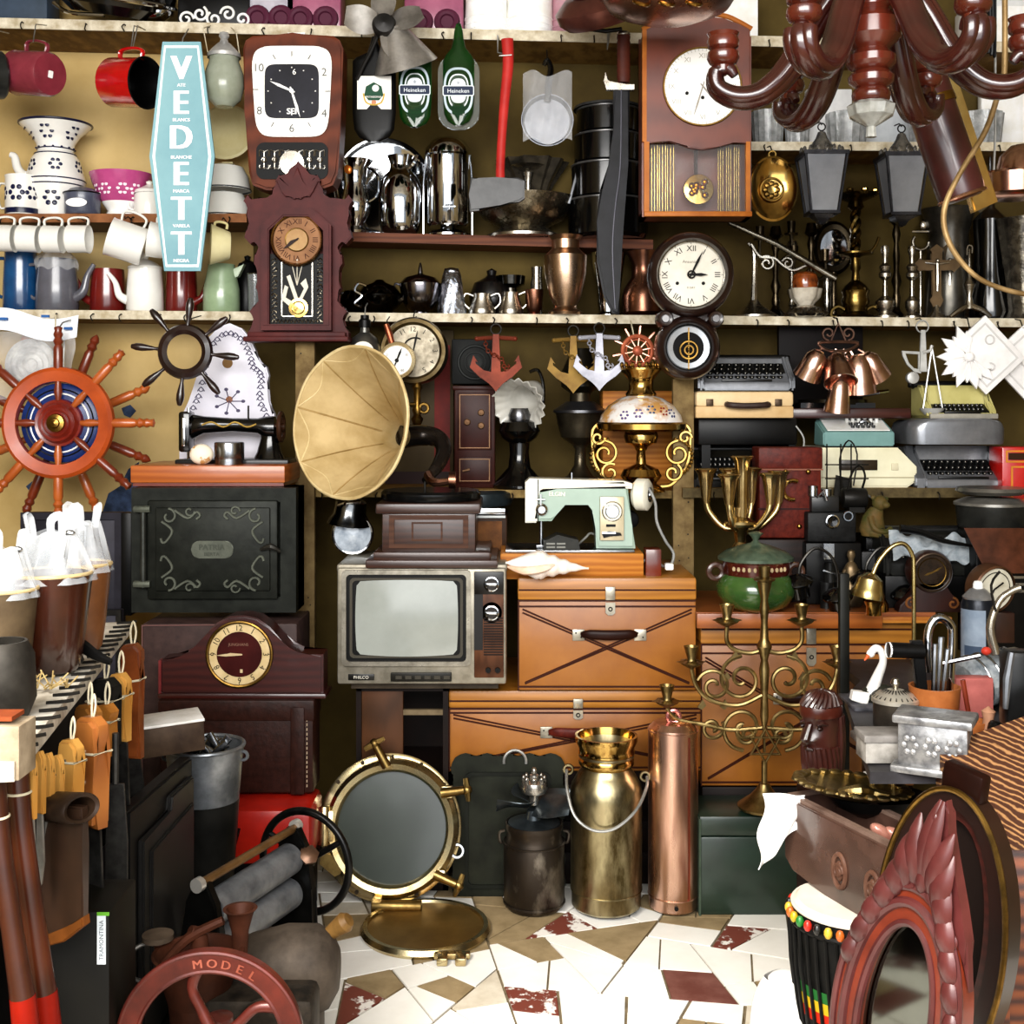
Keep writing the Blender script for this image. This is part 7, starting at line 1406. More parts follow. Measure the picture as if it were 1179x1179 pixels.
t.p('can', M('1c2028', '2a2e36', .3, .4)).lathe([(0, 0), (22, 0), (23, 3), (23, 90), (20, 98), (0, 98)], n=32); lb_ = t.p('label', M('9eaab8', '7c8a9a', .35, s=14)); lb_.lathe([(23.3, 6), (23.3, 84)], n=24, a0=R(170), a1=R(275)); lb_.m(M('4c5a6e', r=.4)).lathe([(23.5, 14), (23.5, 34)], n=12, a0=R(200), a1=R(262))
t.p('cap', M('b4b4b4', '8c8c8c', .3, .6)).lathe([(20, 96), (21, 100), (12, 110), (8, 112), (0, 112)], n=28); t.p('nozzle', WHITE).lathe([(7, 110), (7, 118), (5, 122), (0, 123)], n=18)
t = T('wire_coil_jar', 'clear ribbed jar lying on its side behind the pink box', 'jar', 1140, ty(2.56)-2, 2.56); t.u *= 1.25; t.p('bowl', M('d4dade', '8a949c', .1, s=40, tr=.4, b=.5)).lathe(cup([(0, -30), (18, -30), (24, -24), (24, 24), (20, 30)], 1.5), (0, 0, 25), V((1, .35, .15)), 32, fl=(18, .03)); 
for i in range(4): t.p('hoop', STEEL).torus(24.5, 1.2, tuple(V((1, .35, .15)).normalized()*(-18+12*i)+V((0, 0, 25))), V((1, .35, .15)), 32, 6)
t = T('black_hand_drill', 'black tool with ribbed grip at the right edge of the clutter table', 'tool', 1172, ty(2.2), 2.2)
g = t.p('grip', BLACK)
for i in range(10): g.ball((-30+7*i, -6, 34-2.4*i), (6, 12, 9), 10)
g.tube([(-34, -6, 36), (40, -6, 10)], 8, 10); t.p('body', M('101010', '1e1e1e', .3)).box(-12, 40, 0, 30, 30, 120, 6); l = t.p('lens_edge', M('8a8c90', '5c5e62', .3, .7)); l.tube([(-8, -2, 120), (-14, -4, 90), (-16, -4, 56)], [4, 5, 3], 8)
t = T('chrome_faucet', 'curved chrome tap with a red knob above the clear jar', 'tap', 1160, ty(2.5)-70, 2.5); t.p('spout', M('c0b8a8', '8a8276', .25, .9)).tube([(-14, 0, 0), (-20, 0, 30), (-10, 0, 60), (4, 0, 72), (14, 0, 76)], [6, 5, 4, 4, 5], 10, sm=4); t.p('body', M('b8b0a0', '6c665c', .3, .9)).lathe([(0, -72), (16, -72), (12, -20), (10, -4), (14, 4), (0, 8)], (8, 0, 0)); t.p('red_knob', M('b84030', r=.4)).ball((-26, -4, 4), (6, 5, 5), 10); t.p('hook_wire', IRON).tube([(-16, -6, 50), (-22, -8, 80), (-12, -8, 96)], 1.6, 6, sm=3)
# carved bearded head
t = T('bearded_carving', 'dark wooden carving of a bearded man with a headband', 'carving', 944, 903, 2.5, rot=(0, 0, 34))
CH_ = M('4a241c', '2c140f', .35, s=14, coat=.35)
hd = t.p('head', CH_)
secs = []
for z_, fx, bx, w in ((0, -12, 26, 18), (10, -15, 27, 20), (24, -17, 26, 20), (34, -19, 26, 21), (40, -22, 26, 21), (45, -21, 27, 22), (50, -22, 27, 22), (55, -26, 27, 22), (60, -24, 27, 22), (66, -20, 27, 23), (72, -21, 28, 23), (78, -23, 28, 23), (86, -24, 28, 24), (94, -22, 26, 23), (102, -14, 20, 18), (106, 0, 6, 6)):
    c_ = (fx+bx)/2; a_ = (bx-fx)/2; secs.append([(c_+a_*cos(g)*(1 if cos(g) > 0 else 1), w*.85*sin(g), z_) for g in [2*pi*i/28 for i in range(28)]])
hd.loft(secs)
n_ = t.p('nose', CH_); n_.loft([[(x+r1*cos(g), -4+r2*sin(g), z_) for g in [2*pi*i/10 for i in range(10)]] for x, r1, r2, z_ in ((-22, 3, 4, 74), (-26, 4, 4.5, 66), (-30, 5, 5.5, 58), (-28, 4, 5, 54))])
for (x, y, z_) in ((-15, -14, 69), (-19, 8, 69)): e = t.p('eye', M('2a120c', '1a0a06', .3)); e.ball((x, y, z_), (4, 3, 2.6), 10); e.m(CH_).tube([(x-6, y-1, z_+5), (x, y-3, z_+7), (x+8, y-4, z_+4)], [1.5, 2.4, 1.2], 8)
t.p('mouth', M('34140e', '240c08', .3)).tube([(-22, -10, 45), (-24, -4, 46), (-22, 3, 45)], [1.4, 2.4, 1.4], 8)
t.p('headband', M('5c2c20', '3c1a12', .3)).lathe([(25.5, 80), (26.5, 84), (26, 90), (25, 92)], (2, 0, 0), sy=.86, n=36)
hr = t.p('beard', CH_)
for i in range(16): a = R(120+16*i); hr.tube([(2+22*cos(a), 19*sin(a), 46), (3+22*cos(a+.1), 19*sin(a+.1), 26), (3+19*cos(a-.05), 17*sin(a), 2)], [3, 3.4, 2], 7, sm=3)
hh_ = t.p('hair', CH_)
for i in range(20): a = 2*pi*i/20; hh_.tube([(2+25*cos(a), 21*sin(a), 92), (2+16*cos(a+.3), 13*sin(a+.3), 104), (2+3*cos(a), 3*sin(a), 108)], [2.4, 2.8, 1.5], 6, sm=3)
for i in range(8): a = R(-70+20*i); hh_.tube([(4+25*cos(a), 20*sin(a), 80), (6+24*cos(a), 20*sin(a), 44), (4+23*cos(a), 19*sin(a), 6)], [3, 3.6, 2.6], 7, sm=3)
t.p('pedestal', W_DK).box(-20, 28, -18, 18, 903-Y(0, 2.5), 0, 2)
# djembe
t = T('djembe', 'black roped djembe drum with coloured beads and striped band', 'drum', 982, Y(0, 2.2), 2.2)
hz = Y(0, 2.2)-1035
SK = M('e8e0d4', 'cfc4b4', .5, s=5); BK = M('0c0c0b', '181715', .5, s=40)
t.p('skin', SK).lathe([(0, hz+1), (62, hz), (68, hz-5), (68, hz-8)], n=48)
t.p('body', BK).lathe([(68, hz-8), (70, hz-30), (66, hz-80), (58, hz-140), (46, hz-200), (40, hz-230), (44, hz-260), (52, hz-330), (56, 0), (0, 0)], n=48)
hp = t.p('hoop', BK); hp.torus(70, 4, (0, 0, hz-22), n=48, m=8); t.p('skin_edge', SK).torus(68, 2.4, (0, 0, hz-6), n=48, m=7)
BC_ = ['b8a020', '2a7a34', 'c03020', '1a1a18', 'd0b040', 'c86a28']
for i in range(34): a = 2*pi*i/34; t.p('bead', M(BC_[i % 6], r=.35, coat=.3)).ball((72*cos(a), 72*sin(a), hz-15), (5, 5, 6.5), 9)
rp = t.p('rope_lacing', BK)
for i in range(36): a = 2*pi*i/36; rp.tube([(72*cos(a), 72*sin(a), hz-24), (70*cos(a+.03), 70*sin(a+.03), hz-70), (62*cos(a+.07), 62*sin(a+.07), hz-135), (50*cos(a+.1), 50*sin(a+.1), hz-196)], 2.2, 6)
bd = t.p('striped_band', M('b8301c', r=.6)); pr_ = lambda z_: rad([(58, -140), (66, -80), (70, -30)], z_)+.7
for z_, c_ in ((-112, 'b8301c'), (-99, 'c8a828'), (-86, '2c6a34')):
    bd.m(M(c_, r=.6)).lathe([(pr_(z_-13), hz+z_-13), (pr_(z_), hz+z_)], n=48)
b = S('white_cloth_bag', 'white cloth bundle on the floor beside the djembe', 'cloth', M('f2f0ec', 'dcd8d2', .7, s=5), 912, Y(0, 2.24), 2.24); b.sheet(lambda u, v: ((42-16*v**4)*(1+.08*sin(10*pi*u))*cos(2*pi*u)-4, 34*(1-.25*v**3)*sin(2*pi*u), 112*v**.8), 40, 12).ball((-4, 0, 110), (24, 22, 9))
# carved drawer box on the drum
t = T('carved_box', 'open dark carved wooden box resting on the djembe', 'box', 997, 1034, 2.21, rot=(0, 0, -68))
CD = M('5a4238', '382620', .4, s=14, coat=.2); CDr = M('7c5c4c', '54382c', .4, s=14)
b = t.p('tray', CD); w_, d_, h_ = 98, 34, 92
b.box(-w_, w_, -d_, -d_+6, 12, h_, 1); b.box(-w_, w_, d_-6, d_, 12, h_, 1); b.box(-w_, -w_+6, -d_, d_, 12, h_, 1); b.box(w_-6, w_, -d_, d_, 12, h_, 1); b.box(-w_, w_, -d_, d_, 12, 18)
f = t.p('front', M('5e463c', '3e2c24', .25, s=10, coat=.6)); f.prism([(-w_-4, h_), (w_+4, h_), (w_+4, -4), (w_-10, 6), (20, 2), (-20, 2), (-w_+14, 8), (-w_-2, 20)], -d_-8, -d_, b=1.5)
for x in (8, 66): r_ = t.p('carved_rosette', CDr); r_.torus(11, 3, (x, -d_-9, 40), 'y', 20, 7, sy=1.7); r_.ball((x, -d_-9, 40), (6, 4, 12), 10); r_.scroll(spiral(x, 40, 9, 3, 0, 1.2), 2, -d_-11, 2)
t.p('rim', M('8a7468', '5c483e', .35)).ring([(-w_-3, -d_-3), (w_+3, -d_-3), (w_+3, d_+3), (-w_-3, d_+3)], [(-w_+5, -d_+5), (w_-5, -d_+5), (w_-5, d_-5), (-w_+5, d_-5)], h_, h_+4, 'xy')
t = T('wooden_mask', 'small carved wooden face hanging on the front corner of the carved box', 'mask', 934, 1004, 2.3, rot=(0, 0, -30))
b = t.p('face', CH_); b.loft([[(w*cos(g), w*.6*sin(g), z_) for g in [2*pi*i/20 for i in range(20)]] for z_, w in ((0, 8), (10, 15), (24, 19), (40, 20), (54, 17), (64, 6))]); b.prism([(-3, 44), (3, 44), (6, 22), (-6, 22)], -17, -8, b=1.5)
for x in (-8, 8): t.p('eye', M('1a0a06', r=.3)).ball((x, -11, 40), (4.5, 2.5, 2), 8)
t.p('mouth', M('7c3c2c', '5c2a1e', .3)).ball((0, -11, 14), (6, 3, 2.5), 8); t.p('brow', CH_).tube([(-14, -8, 46), (-7, -12, 49), (0, -13, 46), (7, -12, 49), (14, -8, 46)], 2, 8, sm=2)
for px, py, lb, rz in ((1018, 962, 'left pinkish wooden castanet in the carved box', 20), (1034, 966, 'right pinkish wooden castanet in the carved box', 20)):
    b = S('castanet', lb, 'castanet', M('b48474', '8c5c50', .3, coat=.4), px, py, 2.16, 'castanets in the box'); b.at(rz=rz, ry=40).ball((0, 0, 0), (22, 12, 9), 18)
t = T('ornate_brass_tray', 'ornate cast brass dish with leafy rim on the carved box', 'dish', 980, 916, 2.3)
OB = M('b8a472', '7a683e', .32, 1, s=25); b = t.p('dish', OB); b.at(ry=6).lathe([(0, 2), (40, 2), (58, 8), (66, 12), (64, 14), (40, 6), (0, 5)], n=44, sy=.75); r_ = t.p('leaf_rim', M('d8c694', 'a08a58', .28, 1, s=20)); r_.at(ry=6)
for i in range(26): a = 2*pi*i/26; r_.ball((62*cos(a), 47*sin(a), 13), (7+2*(i % 2), 6, 3.5), 8)
r_.tube([(-20, -20, 8), (0, -30, 16), (18, -22, 12), (34, -34, 14)], [4, 7, 5, 3], 8, sm=4)
b = S('black_dish', 'black shallow bowl under the ornate brass dish', 'bowl', BLACK, 1010, 938, 2.3); b.lathe(cup([(0, 0), (26, 0), (50, 12), (58, 24)], 2), n=36, sy=.7)
b = S('white_cloth', 'crumpled white cloth draped over the carved box corner', 'cloth', M('fbfaf8', 'e8e6e2', .7, s=8), 902, 914, 2.3)
def cl(u, v):
    x = -2+44*u-20*v*(1-u)*0; l = 26+64*(1-u)**.8*(.75+.25*sin(3*u+1)); return (-24+52*u+4*sin(9*v+4*u)-6*v*(1-u), -6*sin(pi*u)-5*sin(12*u+3*v)*v, 2*sin(5*u)-l*v)
b.sheet(cl, 28, 18, 1.2)
# carved red mirror frame
t = T('carved_mirror', 'dark red carved oval mirror frame with a leafy crest', 'mirror', 1004, 1304, 1.72, rot=(0, 14, -57))
RF = M('64302e', '4a2220', .4, s=12, coat=.15); RF2 = M('84381f', '642614', .35, s=12, coat=.2)
N_ = 64
def ell(a, b, cz=150): return [(a*cos(2*pi*i/N_), cz+b*sin(2*pi*i/N_)) for i in range(N_)]
t.p('oval_frame', RF2).ring(ell(84, 168), ell(46, 120), -10, 12); m_ = t.p('moulding', RF); m_.tube([(x, -9, z_) for x, z_ in ell(80, 164)], 5, 8, True); m_.tube([(x, -8, z_) for x, z_ in ell(48, 122)], 5, 8, True); m_.tube([(x, -10, z_) for x, z_ in ell(66, 146)], 6, 8, True)
t.p('mirror_glass', M('8a8c84', '6e706a', .06, 1, s=3)).prism(ell(47, 121), 2, 5)
cr_ = t.p('crest', RF)
cr_.prism([(-74, 240), (-60, 290), (-46, 322), (-34, 346), (-24, 366), (-12, 392), (-4, 414), (2, 424), (8, 412), (14, 392), (26, 366), (36, 346), (48, 322), (62, 290), (76, 240), (50, 290), (24, 312), (0, 320), (-26, 312), (-50, 288)], -6, 8, b=3)
lv = t.p('crest_leaves', RF)
t.p('base', W_DK).box(-50, 50, -10, 16, 1304-Y(0, 1.72), -12, 2)
def leaf(x, z_, l, a, w, cu):
    pts = []
    for f in (0, .2, .4, .6, .8, 1): an = R(a+cu*f); pts.append((x+l*f*cos(an), -8-7*sin(pi*f), z_+l*f*sin(an)))
    lv.tube(pts, [3, w*.8, w, w*.95, w*.7, 1.5], 10, flat=.6, sm=2)
for sx in (-1, 1):
    for (x, z_, l, a, w, cu) in ((2, 316, 108, 88, 11, 2), (10, 312, 86, 82, 12, 0), (22, 302, 72, 84, 13, 2), (34, 286, 60, 90, 13, 8), (46, 262, 56, 92, 13, 14), (57, 234, 54, 92, 12, 16), (66, 204, 50, 90, 11, 16), (72, 174, 44, 86, 10, 14)):
        leaf(sx*x, z_, l, a if sx > 0 else 180-a, w, cu*sx)
    lv.scroll([(sx*a, b_) for a, b_ in spiral(20, 322, 12, 3, R(200), 1.3, 16)], 4, -11, 2); lv.scroll([(sx*a, b_) for a, b_ in spiral(46, 286, 10, 3, R(160), 1.2, 16)], 3.4, -11, 2)
lv.ball((0, -11, 330), (9, 7, 18), 12)
for z_, r_ in ((364, 6), (386, 5), (404, 4)): lv.ball((0, -12, z_), (r_, 5, r_*1.6), 10)
# layered frames behind
t = T('oval_brass_frame', 'dark layered oval picture frame with a thin brass rim behind the red mirror', 'picture frame', 1062, 1232, 1.86, rot=(0, 9, -57))
t.p('frame', M('2a140e', '1a0c08', .35, s=10, coat=.4)).ring(ell(86, 172, 170), ell(62, 148, 170), -6, 16); t.p('brass_rim', BRASSO).tube([(x, -8, z_) for x, z_ in ell(84, 170, 170)], 3.4, 8, True); t.p('inner_step', W_MAH).ring(ell(64, 150, 170), ell(50, 134, 170), 2, 18); t.p('backing', M('1c100c', r=.6)).prism(ell(60, 146, 170), 14, 20)
t.p('base', W_DK).box(-40, 40, 0, 16, 1232-Y(0, 1.86), 4, 2)
t.p('crest_block', M('2a140e', '1a0c08', .35, s=10)).box(-26, 26, -4, 14, 332, 366, 4)
# burnt wood board chest
t = T('burnt_wood_chest', 'scorched striped wooden chest with a peaked lid at the right', 'chest', 1178, Y(0, 1.9), 1.9)
BWm = M('4a3024', 'a07a54', .5, s=26, k='d', st=(1.3, .45, 2.0), lo=.6, hi=1.0); BWd = M('8a4c24', '34170e', .45, s=10, k='w', st=(.5, 1, 1.3), coat=.1)
hb = Y(0, 1.9)-960
t.p('body', BWd).box(-40, 120, -30, 130, 0, hb, 3)
l = t.p('lid', BWm); l.loft([[(x, -40, z_) for x, z_ in ((-52, hb-4), (130, hb-4), (130, hb+16), (-50, hb+4))], [(x, 10, z_) for x, z_ in ((-54, hb-4), (130, hb-4), (130, hb+66), (-54, hb+16))], [(x, 150, z_) for x, z_ in ((-48, hb-4), (130, hb-4), (130, hb+120), (-48, hb+58))]])
t.p('corner_post', BWd).box(-50, -30, -38, -20, 0, hb-4, 2)
# ================================================================== left foreground: counter with mate cups and hanging knives
CZ = .81
cyy = lambda D: Y(CZ, D)
t = T('counter_rail', 'weathered white plank studded with nails along the counter edge', 'rail', 150, 716, 2.4)
A = P(150, 716, 2.42); B = P(24, 868, 1.5)
o = t.o.location; u = t.u
def L3(p): return (p-o)/u
WP = M('d8d2c6', 'a8a092', .6, s=30, b=.3)
a0, b0 = L3(A), L3(B); dr = (b0-a0).normalized(); sd = V((dr.y, -dr.x, 0)).normalized(); sd = sd if sd.x < 0 else -sd
pl = t.p('plank', WP); W_ = 46; UP = V((0, 0, 1)); ex = 1.06
q = [a0, b0+dr*20, b0+dr*20+sd*W_, a0+sd*W_]
pl.add([v+UP*0 for v in q]+[v-UP*14 for v in q], [(0, 1, 2, 3), (7, 6, 5, 4), (0, 4, 5, 1), (1, 5, 6, 2), (2, 6, 7, 3), (3, 7, 4, 0)])
for i in range(20):
    p = a0.lerp(b0, (i+.5)/20); t.p('nail', IRON).tube([p+sd*13+UP*1.2, p-sd*3+UP*2, p-sd*9+UP*3], 1.5, 6)
# the counter itself
t = T('counter', 'long dark counter running along the left wall side', 'counter', 20, Y(0, 1.9), 1.9)
hc = Y(0, 1.9)-Y(CZ, 1.9)-5
k = F/1.9; ax_, bx_ = (A.x-P(20, 0, 1.9).x)*k, (B.x-P(20, 0, 1.9).x)*k; ay, by = (A.y-1.9)*k, (B.y-1.9)*k
t.p('top', M('4a3a2e', '2e241c', .6, s=12, b=.1)).prism([(ax_-18, ay), (bx_-24, by), (-320, by), (-320, ay)], hc-10, hc-1, 'xy'); t.p('body', M('1a1512', '0e0b09', .7, s=10)).prism([(ax_-60, ay), (bx_-60, by+40), (-300, by+40), (-300, ay)], 0, hc-10, 'xy')
# mate gourd cups
def mate(lb, px, D, r, h, mat, sd, bag=True, seedb=1):
    t = T('mate_cup', lb, 'cup', px, cyy(D), D, 'leather mate cups wrapped in plastic')
    t.p('cup', mat).lathe(cup([(0, 0), (r*.62, 0), (r*.7, 5), (r*.82, h*.35), (r*.93, h*.75), (r, h)], 4), n=36); t.p('rim', M('d8c49c', 'b8a070', .5)).torus(r*.98, 2.2, (0, 0, h), n=36, m=8)
    if bag:
        p = t.p('plastic_bag', M('fafbfc', 'dde3e8', .15, al=.3, s=18, b=.6)); q = random.Random(seedb); ph = [q.uniform(0, 6) for _ in range(5)]
        p.sheet(lambda u, v: ((r*(1.06-.5*v))*(1+.10*sin(5*2*pi*u+ph[0]+3*v)*(.3+v)+.05*sin(11*2*pi*u+ph[1]))*cos(2*pi*u), r*(1.04-.7*v)*sin(2*pi*u)*(1+.1*sin(7*2*pi*u+ph[2])), h*.92+56*v+6*sin(4*2*pi*u+ph[3])*max(0, v-.5)), 48, 18)
        for i in range(3): a = 2.1*i+ph[4]; p.tube([(r*.45*cos(a), r*.3*sin(a), h+42), (r*.55*cos(a), r*.4*sin(a), h+62), (r*.6*cos(a+.4), r*.4*sin(a+.4), h+66), (r*.5*cos(a+.5), r*.3*sin(a+.5), h+40)], [4, 5, 5, 4], 8, sm=4, flat=.35)
    t.p('straw', STEEL).tube([(sd*r*.1, 0, h*.5), (sd*r*.5, -4, h+44)], 2.4, 8); t.p('strainer', STEEL).ball((sd*r*.5, -4, h+46), (7, 3, 4), 10)
    return t
ML = M('4a2414', '2a120a', .25, s=7, b=.3, coat=.6)
mate('big brown leather mate cup with a cream rim and plastic bag', 58, 1.95, 47, 112, ML, 1, True, 2)
mate('smaller tan mate cup behind the big brown one', 93, 2.12, 34, 98, M('8a5a30', '5c3418', .4, s=8, coat=.2), .4, True, 5)
mate('mate cup cut off by the left frame edge', 4, 1.86, 38, 108, M('6a5a44', '4a3c2c', .5, s=14), .9, True, 9)
t = T('grey_mortar', 'dark grey metal bowl at the left frame edge under the mate cups', 'bowl', 2, cyy(1.7)+8, 1.68); t.p('bowl', M('4a4640', '2e2b27', .5, .4, s=14)).lathe(cup([(0, 0), (30, 0), (38, 20), (36, 70), (28, 86)], 3), n=32)
b = S('straw_bundle', 'bundle of pale dry straw behind the plank of nails', 'straw', M('c8b080', '94804e', .8), 48, cyy(1.82), 1.82)
q_ = random.Random(3)
for i in range(26): x = q_.uniform(-24, 30); b.tube([(x, q_.uniform(-12, 12), 2), (x+q_.uniform(-20, 20), q_.uniform(-16, 10), q_.uniform(4, 22))], .9, 5)
b = S('pale_wood_block', 'pale worn wooden block with a reddish end at the counter corner', 'block', M('b8a890', '8a7a64', .6, s=20), -2, cyy(1.5)+34, 1.48); b.box(-34, 28, -10, 40, 0, 62, 1.5); b.m(M('a85a34', '7c3c20', .6)).box(-33, 18, -6, 30, 67, 72)
b = S('black_strap', 'black leather strap with a loop dropped over the nailed plank', 'strap', BLACK, 92, cyy(2.0)-2, 2.0); b.tube([(-20, 0, 8), (0, -4, 20), (20, -8, 10), (40, -12, 2)], [8, 9, 7, 4], 8, sm=4, flat=.6).torus(10, 4, (-6, -10, 6), (0, .6, 1), 20, 7)
# knives hung from the nails
HW = M('ac7038', '8a5224', .4, s=9, k='w', st=(2, 1, .3), coat=.25); HP = M('c89a54', 'a87838', .45, s=9, k='w', st=(2, 1, .3)); RIV = M('e0d4b8', 'b8a888', .25, .8)
BLD = M('5c5a56', '3a3836', .35, .8, s=30)
def knife(lb, px, py, D, w, hl, bl, mat, rz=-50, wide=1., riv=3, tilt=0, nm='machete_knife', bm=BLD, band=True, cat='knife'):
    t = T(nm, lb, cat, px, py, D, 'knives hung along the counter', rot=(0, tilt, rz))
    h = t.p('handle', mat); o = [(-w*.3, 0), (w*.2, 2), (w*.5, -6), (w*.52, -hl*.12), (w*.36, -hl*.3), (w*.42, -hl*.6), (w*.5, -hl), (-w*.42, -hl), (-w*.36, -hl*.5), (-w*.3, -hl*.25), (-w*.5, -hl*.1), (-w*.5, -5)]
    h.prism(o, -w*.28, w*.28, b=w*.12)
    for i in range(riv): t.p('rivet', RIV, h).cyl(w*.09, -w*.31, w*.31, (0, 0, -hl*(.3+.28*i)), 'y', 12)
    if bl: t.p('blade', bm).prism([(-w*.4*wide, -hl*.98), (w*.4*wide, -hl*.98), (w*.6*wide, -hl-bl*.6), (w*.3*wide, -hl-bl*.9), (-w*.3*wide, -hl-bl), (-w*.42*wide, -hl-bl*.5)], -1.5, 1.5, b=.6)
    if band: t.p('hanging_string', ROPE).tube([(-w*.52, -w*.3, -hl*.34), (w*.5, -w*.3, -hl*.3), (w*.5, w*.3, -hl*.3), (-w*.52, w*.3, -hl*.34)], 1.4, 6, True); t.p('loop', ROPE).tube([(0, 0, -2), (-3, 2, 14), (0, 3, 26), (4, 2, 14), (2, 0, -2)], 1.2, 6, sm=3)
    return t
knife('big orange brown machete handle with brass rivets nearest the plank end', 106, 826, 1.78, 40, 124, 210, HW, -35)
knife('second orange wooden handle directly behind the big riveted one', 102, 812, 1.9, 34, 110, 170, M('9a6c36', '7a5024', .45, s=9), -35, riv=2)
knife('pale yellow wooden knife handle with rivets left of the book', 138, 776, 2.1, 26, 76, 180, HP, -20)
knife('dark red brown rounded wooden handle beside the brown case', 152, 742, 2.24, 26, 130, 60, M('8a4c24', '5c2c12', .35, coat=.3), -10, riv=2, band=True)
knife('short rounded tan handle below the black strap', 122, 812, 2.0, 26, 56, 110, M('b07838', '8a5a24', .45), -25, riv=0)
knife('black handled knife with a round rivet under the white plank', 121, 782, 2.05, 36, 74, 120, M('141412', '24221f', .4), -25, riv=1)
knife('broad pale handle with a pointed end next to the big riveted one', 82, 852, 1.72, 30, 76, 60, HP, -30, riv=1)
for i, (px, D, lb) in enumerate(((46, 1.6, 'leftmost slim pale wooden handle of the hanging bunch'), (56, 1.63, 'slim yellow handle in the middle of the hanging bunch'), (67, 1.66, 'slim yellow handle right in the hanging bunch'), (36, 1.56, 'slim pale handle half hidden behind the brown axe shaft'))):
    knife(lb, px, 866+2*i, D, 14, 70, 90, HP, -25, .8, riv=1, bm=M('c8c4bc', '8c8880', .3, .8), band=False)
# axe with leather sheath, brown shafts
t = T('axe', 'axe with a long brown shaft hanging head down at the left edge', 'axe', 19, 868, 1.55, 'axes hung at the left edge')
SHF = M('5c2c14', '3c1a0a', .3, s=9, k='w', st=(2, 1, .3), coat=.5); REDP = M('92200f', '74160a', .35)
s_ = t.p('shaft', SHF); s_.tube([(0, 0, 0), (5, 0, -80), (18, 0, -180), (31, 0, -275)], [14, 13, 13, 15], 14, sm=3); t.p('red_end', REDP).tube([(31, 0, -274), (38, 0, -345)], [15.4, 17], 14); t.p('string', ROPE).torus(14, 1.6, (2, 0, -44), n=20, m=6)
t = T('axe', 'second axe with red dipped shaft end behind the first at the left edge', 'axe', -8, 880, 1.5, 'axes hung at the left edge')
t.p('shaft', M('4a2412', '32160a', .3, coat=.4)).tube([(0, 0, 0), (8, 0, -90), (22, 0, -190), (34, 0, -268)], [13, 12, 12, 14], 14, sm=3); t.p('red_end', REDP).tube([(34, 0, -267), (42, 0, -340)], [14.4, 16], 14); t.p('string', ROPE).torus(13.6, 1.6, (4, 0, -60), n=20, m=6)
t = T('axe_head_sheath', 'brown leather axe sheath rolled at the top and flaring to a rusty edge', 'axe sheath', 78, 930, 1.62, rot=(0, 4, -20))
LS = M('3c2c20', '241a12', .45, s=14, b=.15); b = t.p('roll', LS); b.lathe([(20, -30), (24, -26), (25, 26), (22, 30), (18, 28), (17, -28), (20, -30)], (0, 0, 0), V((1, -.35, .25)), 32, sy=.7)
t.p('flap', M('3c281a', '281a10', .4, s=8, b=.1, coat=.2)).prism([(-20, 2), (24, 6), (28, -40), (34, -120), (8, -140), (-34, -160), (-30, -70), (-24, -30)], -6, 6, b=2); t.p('rusty_edge', M('8a5426', '5c3818', .5, .3)).prism([(34, -118), (36, -128), (10, -152), (-36, -172), (-34, -158), (8, -138)], -7, 7, b=1.5)
b = S('hanging_cutter', 'wide grey machete blade hanging edge on behind the riveted handle', 'blade', BLD, 133, 908, 1.95); b.prism([(-10, 6), (10, 6), (14, -60), (14, -140), (2, -168), (-12, -120)], -2, 2, b=.8); b.tube([(0, 0, 6), (0, 0, 64)], 4, 8)
t = T('green_box', 'dark green brown tall box under the hanging axes with a white label strip', 'box', 70, Y(0, 1.68), 1.68)
hb_ = Y(0, 1.68)-1050; t.p('body', M('1a1812', '100e0a', .5, s=6)).box(-44, 56, 0, 100, 0, hb_, 3); lb_ = t.p('label', M('e8ecee', 'c4ccd0', .4)); lb_.box(42, 52, -1, .4, hb_-60, hb_-4); lb_.m(M('6aa83c', r=.5)).box(42, 56, -1.2, 0, hb_-4, hb_); wr(lb_, 'TRAMONTINA', M('4c5458', r=.5), 7, 47, -1.2, hb_-32, -90)
# book box, bucket of cutlery
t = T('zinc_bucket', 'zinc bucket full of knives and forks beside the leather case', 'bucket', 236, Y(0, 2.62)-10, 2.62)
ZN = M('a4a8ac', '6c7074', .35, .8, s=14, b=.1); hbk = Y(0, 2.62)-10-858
t.p('bucket', ZN).lathe(cup([(0, hbk-70), (38, hbk-70), (44, hbk)], 1.5), n=36); t.p('shaded_lower_body', M('1c1c1a', '2c2b28', .4, .4, s=14)).lathe([(0, 0), (24, 0), (26, 4), (39, hbk-62), (36, hbk-60), (0, hbk-60)], n=36); t.p('rim', ZN).torus(44, 2.4, (0, 0, hbk), n=40, m=8)  # below the zinc band, shade is put into a dark material
for sx in (-1, 1): t.p('ear', ZN).torus(5, 2, (sx*44, 0, hbk-12), 'y', 14, 6)
q_ = random.Random(11)
for i in range(12):
    lbx = 'piece of steel cutlery lying in the zinc bucket'
    b = S('cutlery', lbx, 'cutlery', STEEL, 236+q_.uniform(-20, 22), Y(0, 2.62)-10-hbk+10, 2.62+q_.uniform(-.04, .04), 'cutlery in the zinc bucket'); a = R(q_.uniform(20, 60)); l = q_.uniform(22, 40); g = q_.choice((-1, 1, 1)); b.tube([(-l*cos(a)*g*.5, 0, -10), (0, 0, 4), (l*cos(a)*g*.6, 2, 4+l*sin(a)*.6)], [2.5, 3.4, 5], 8, flat=.6)
t = T('book_box', 'brown box with a white paper top resting on the bucket edge', 'box', 196, 862, 2.5, rot=(0, -3, 22))
b = t.p('body', M('5c4a3a', '3c2e24', .5, s=14, b=.1)); b.box(-34, 36, -26, 30, 0, 34, 1); t.p('paper_top', M('f6f4f0', 'dedad2', .6, s=20)).box(-35, 37, -27, 31, 33, 36, .6)
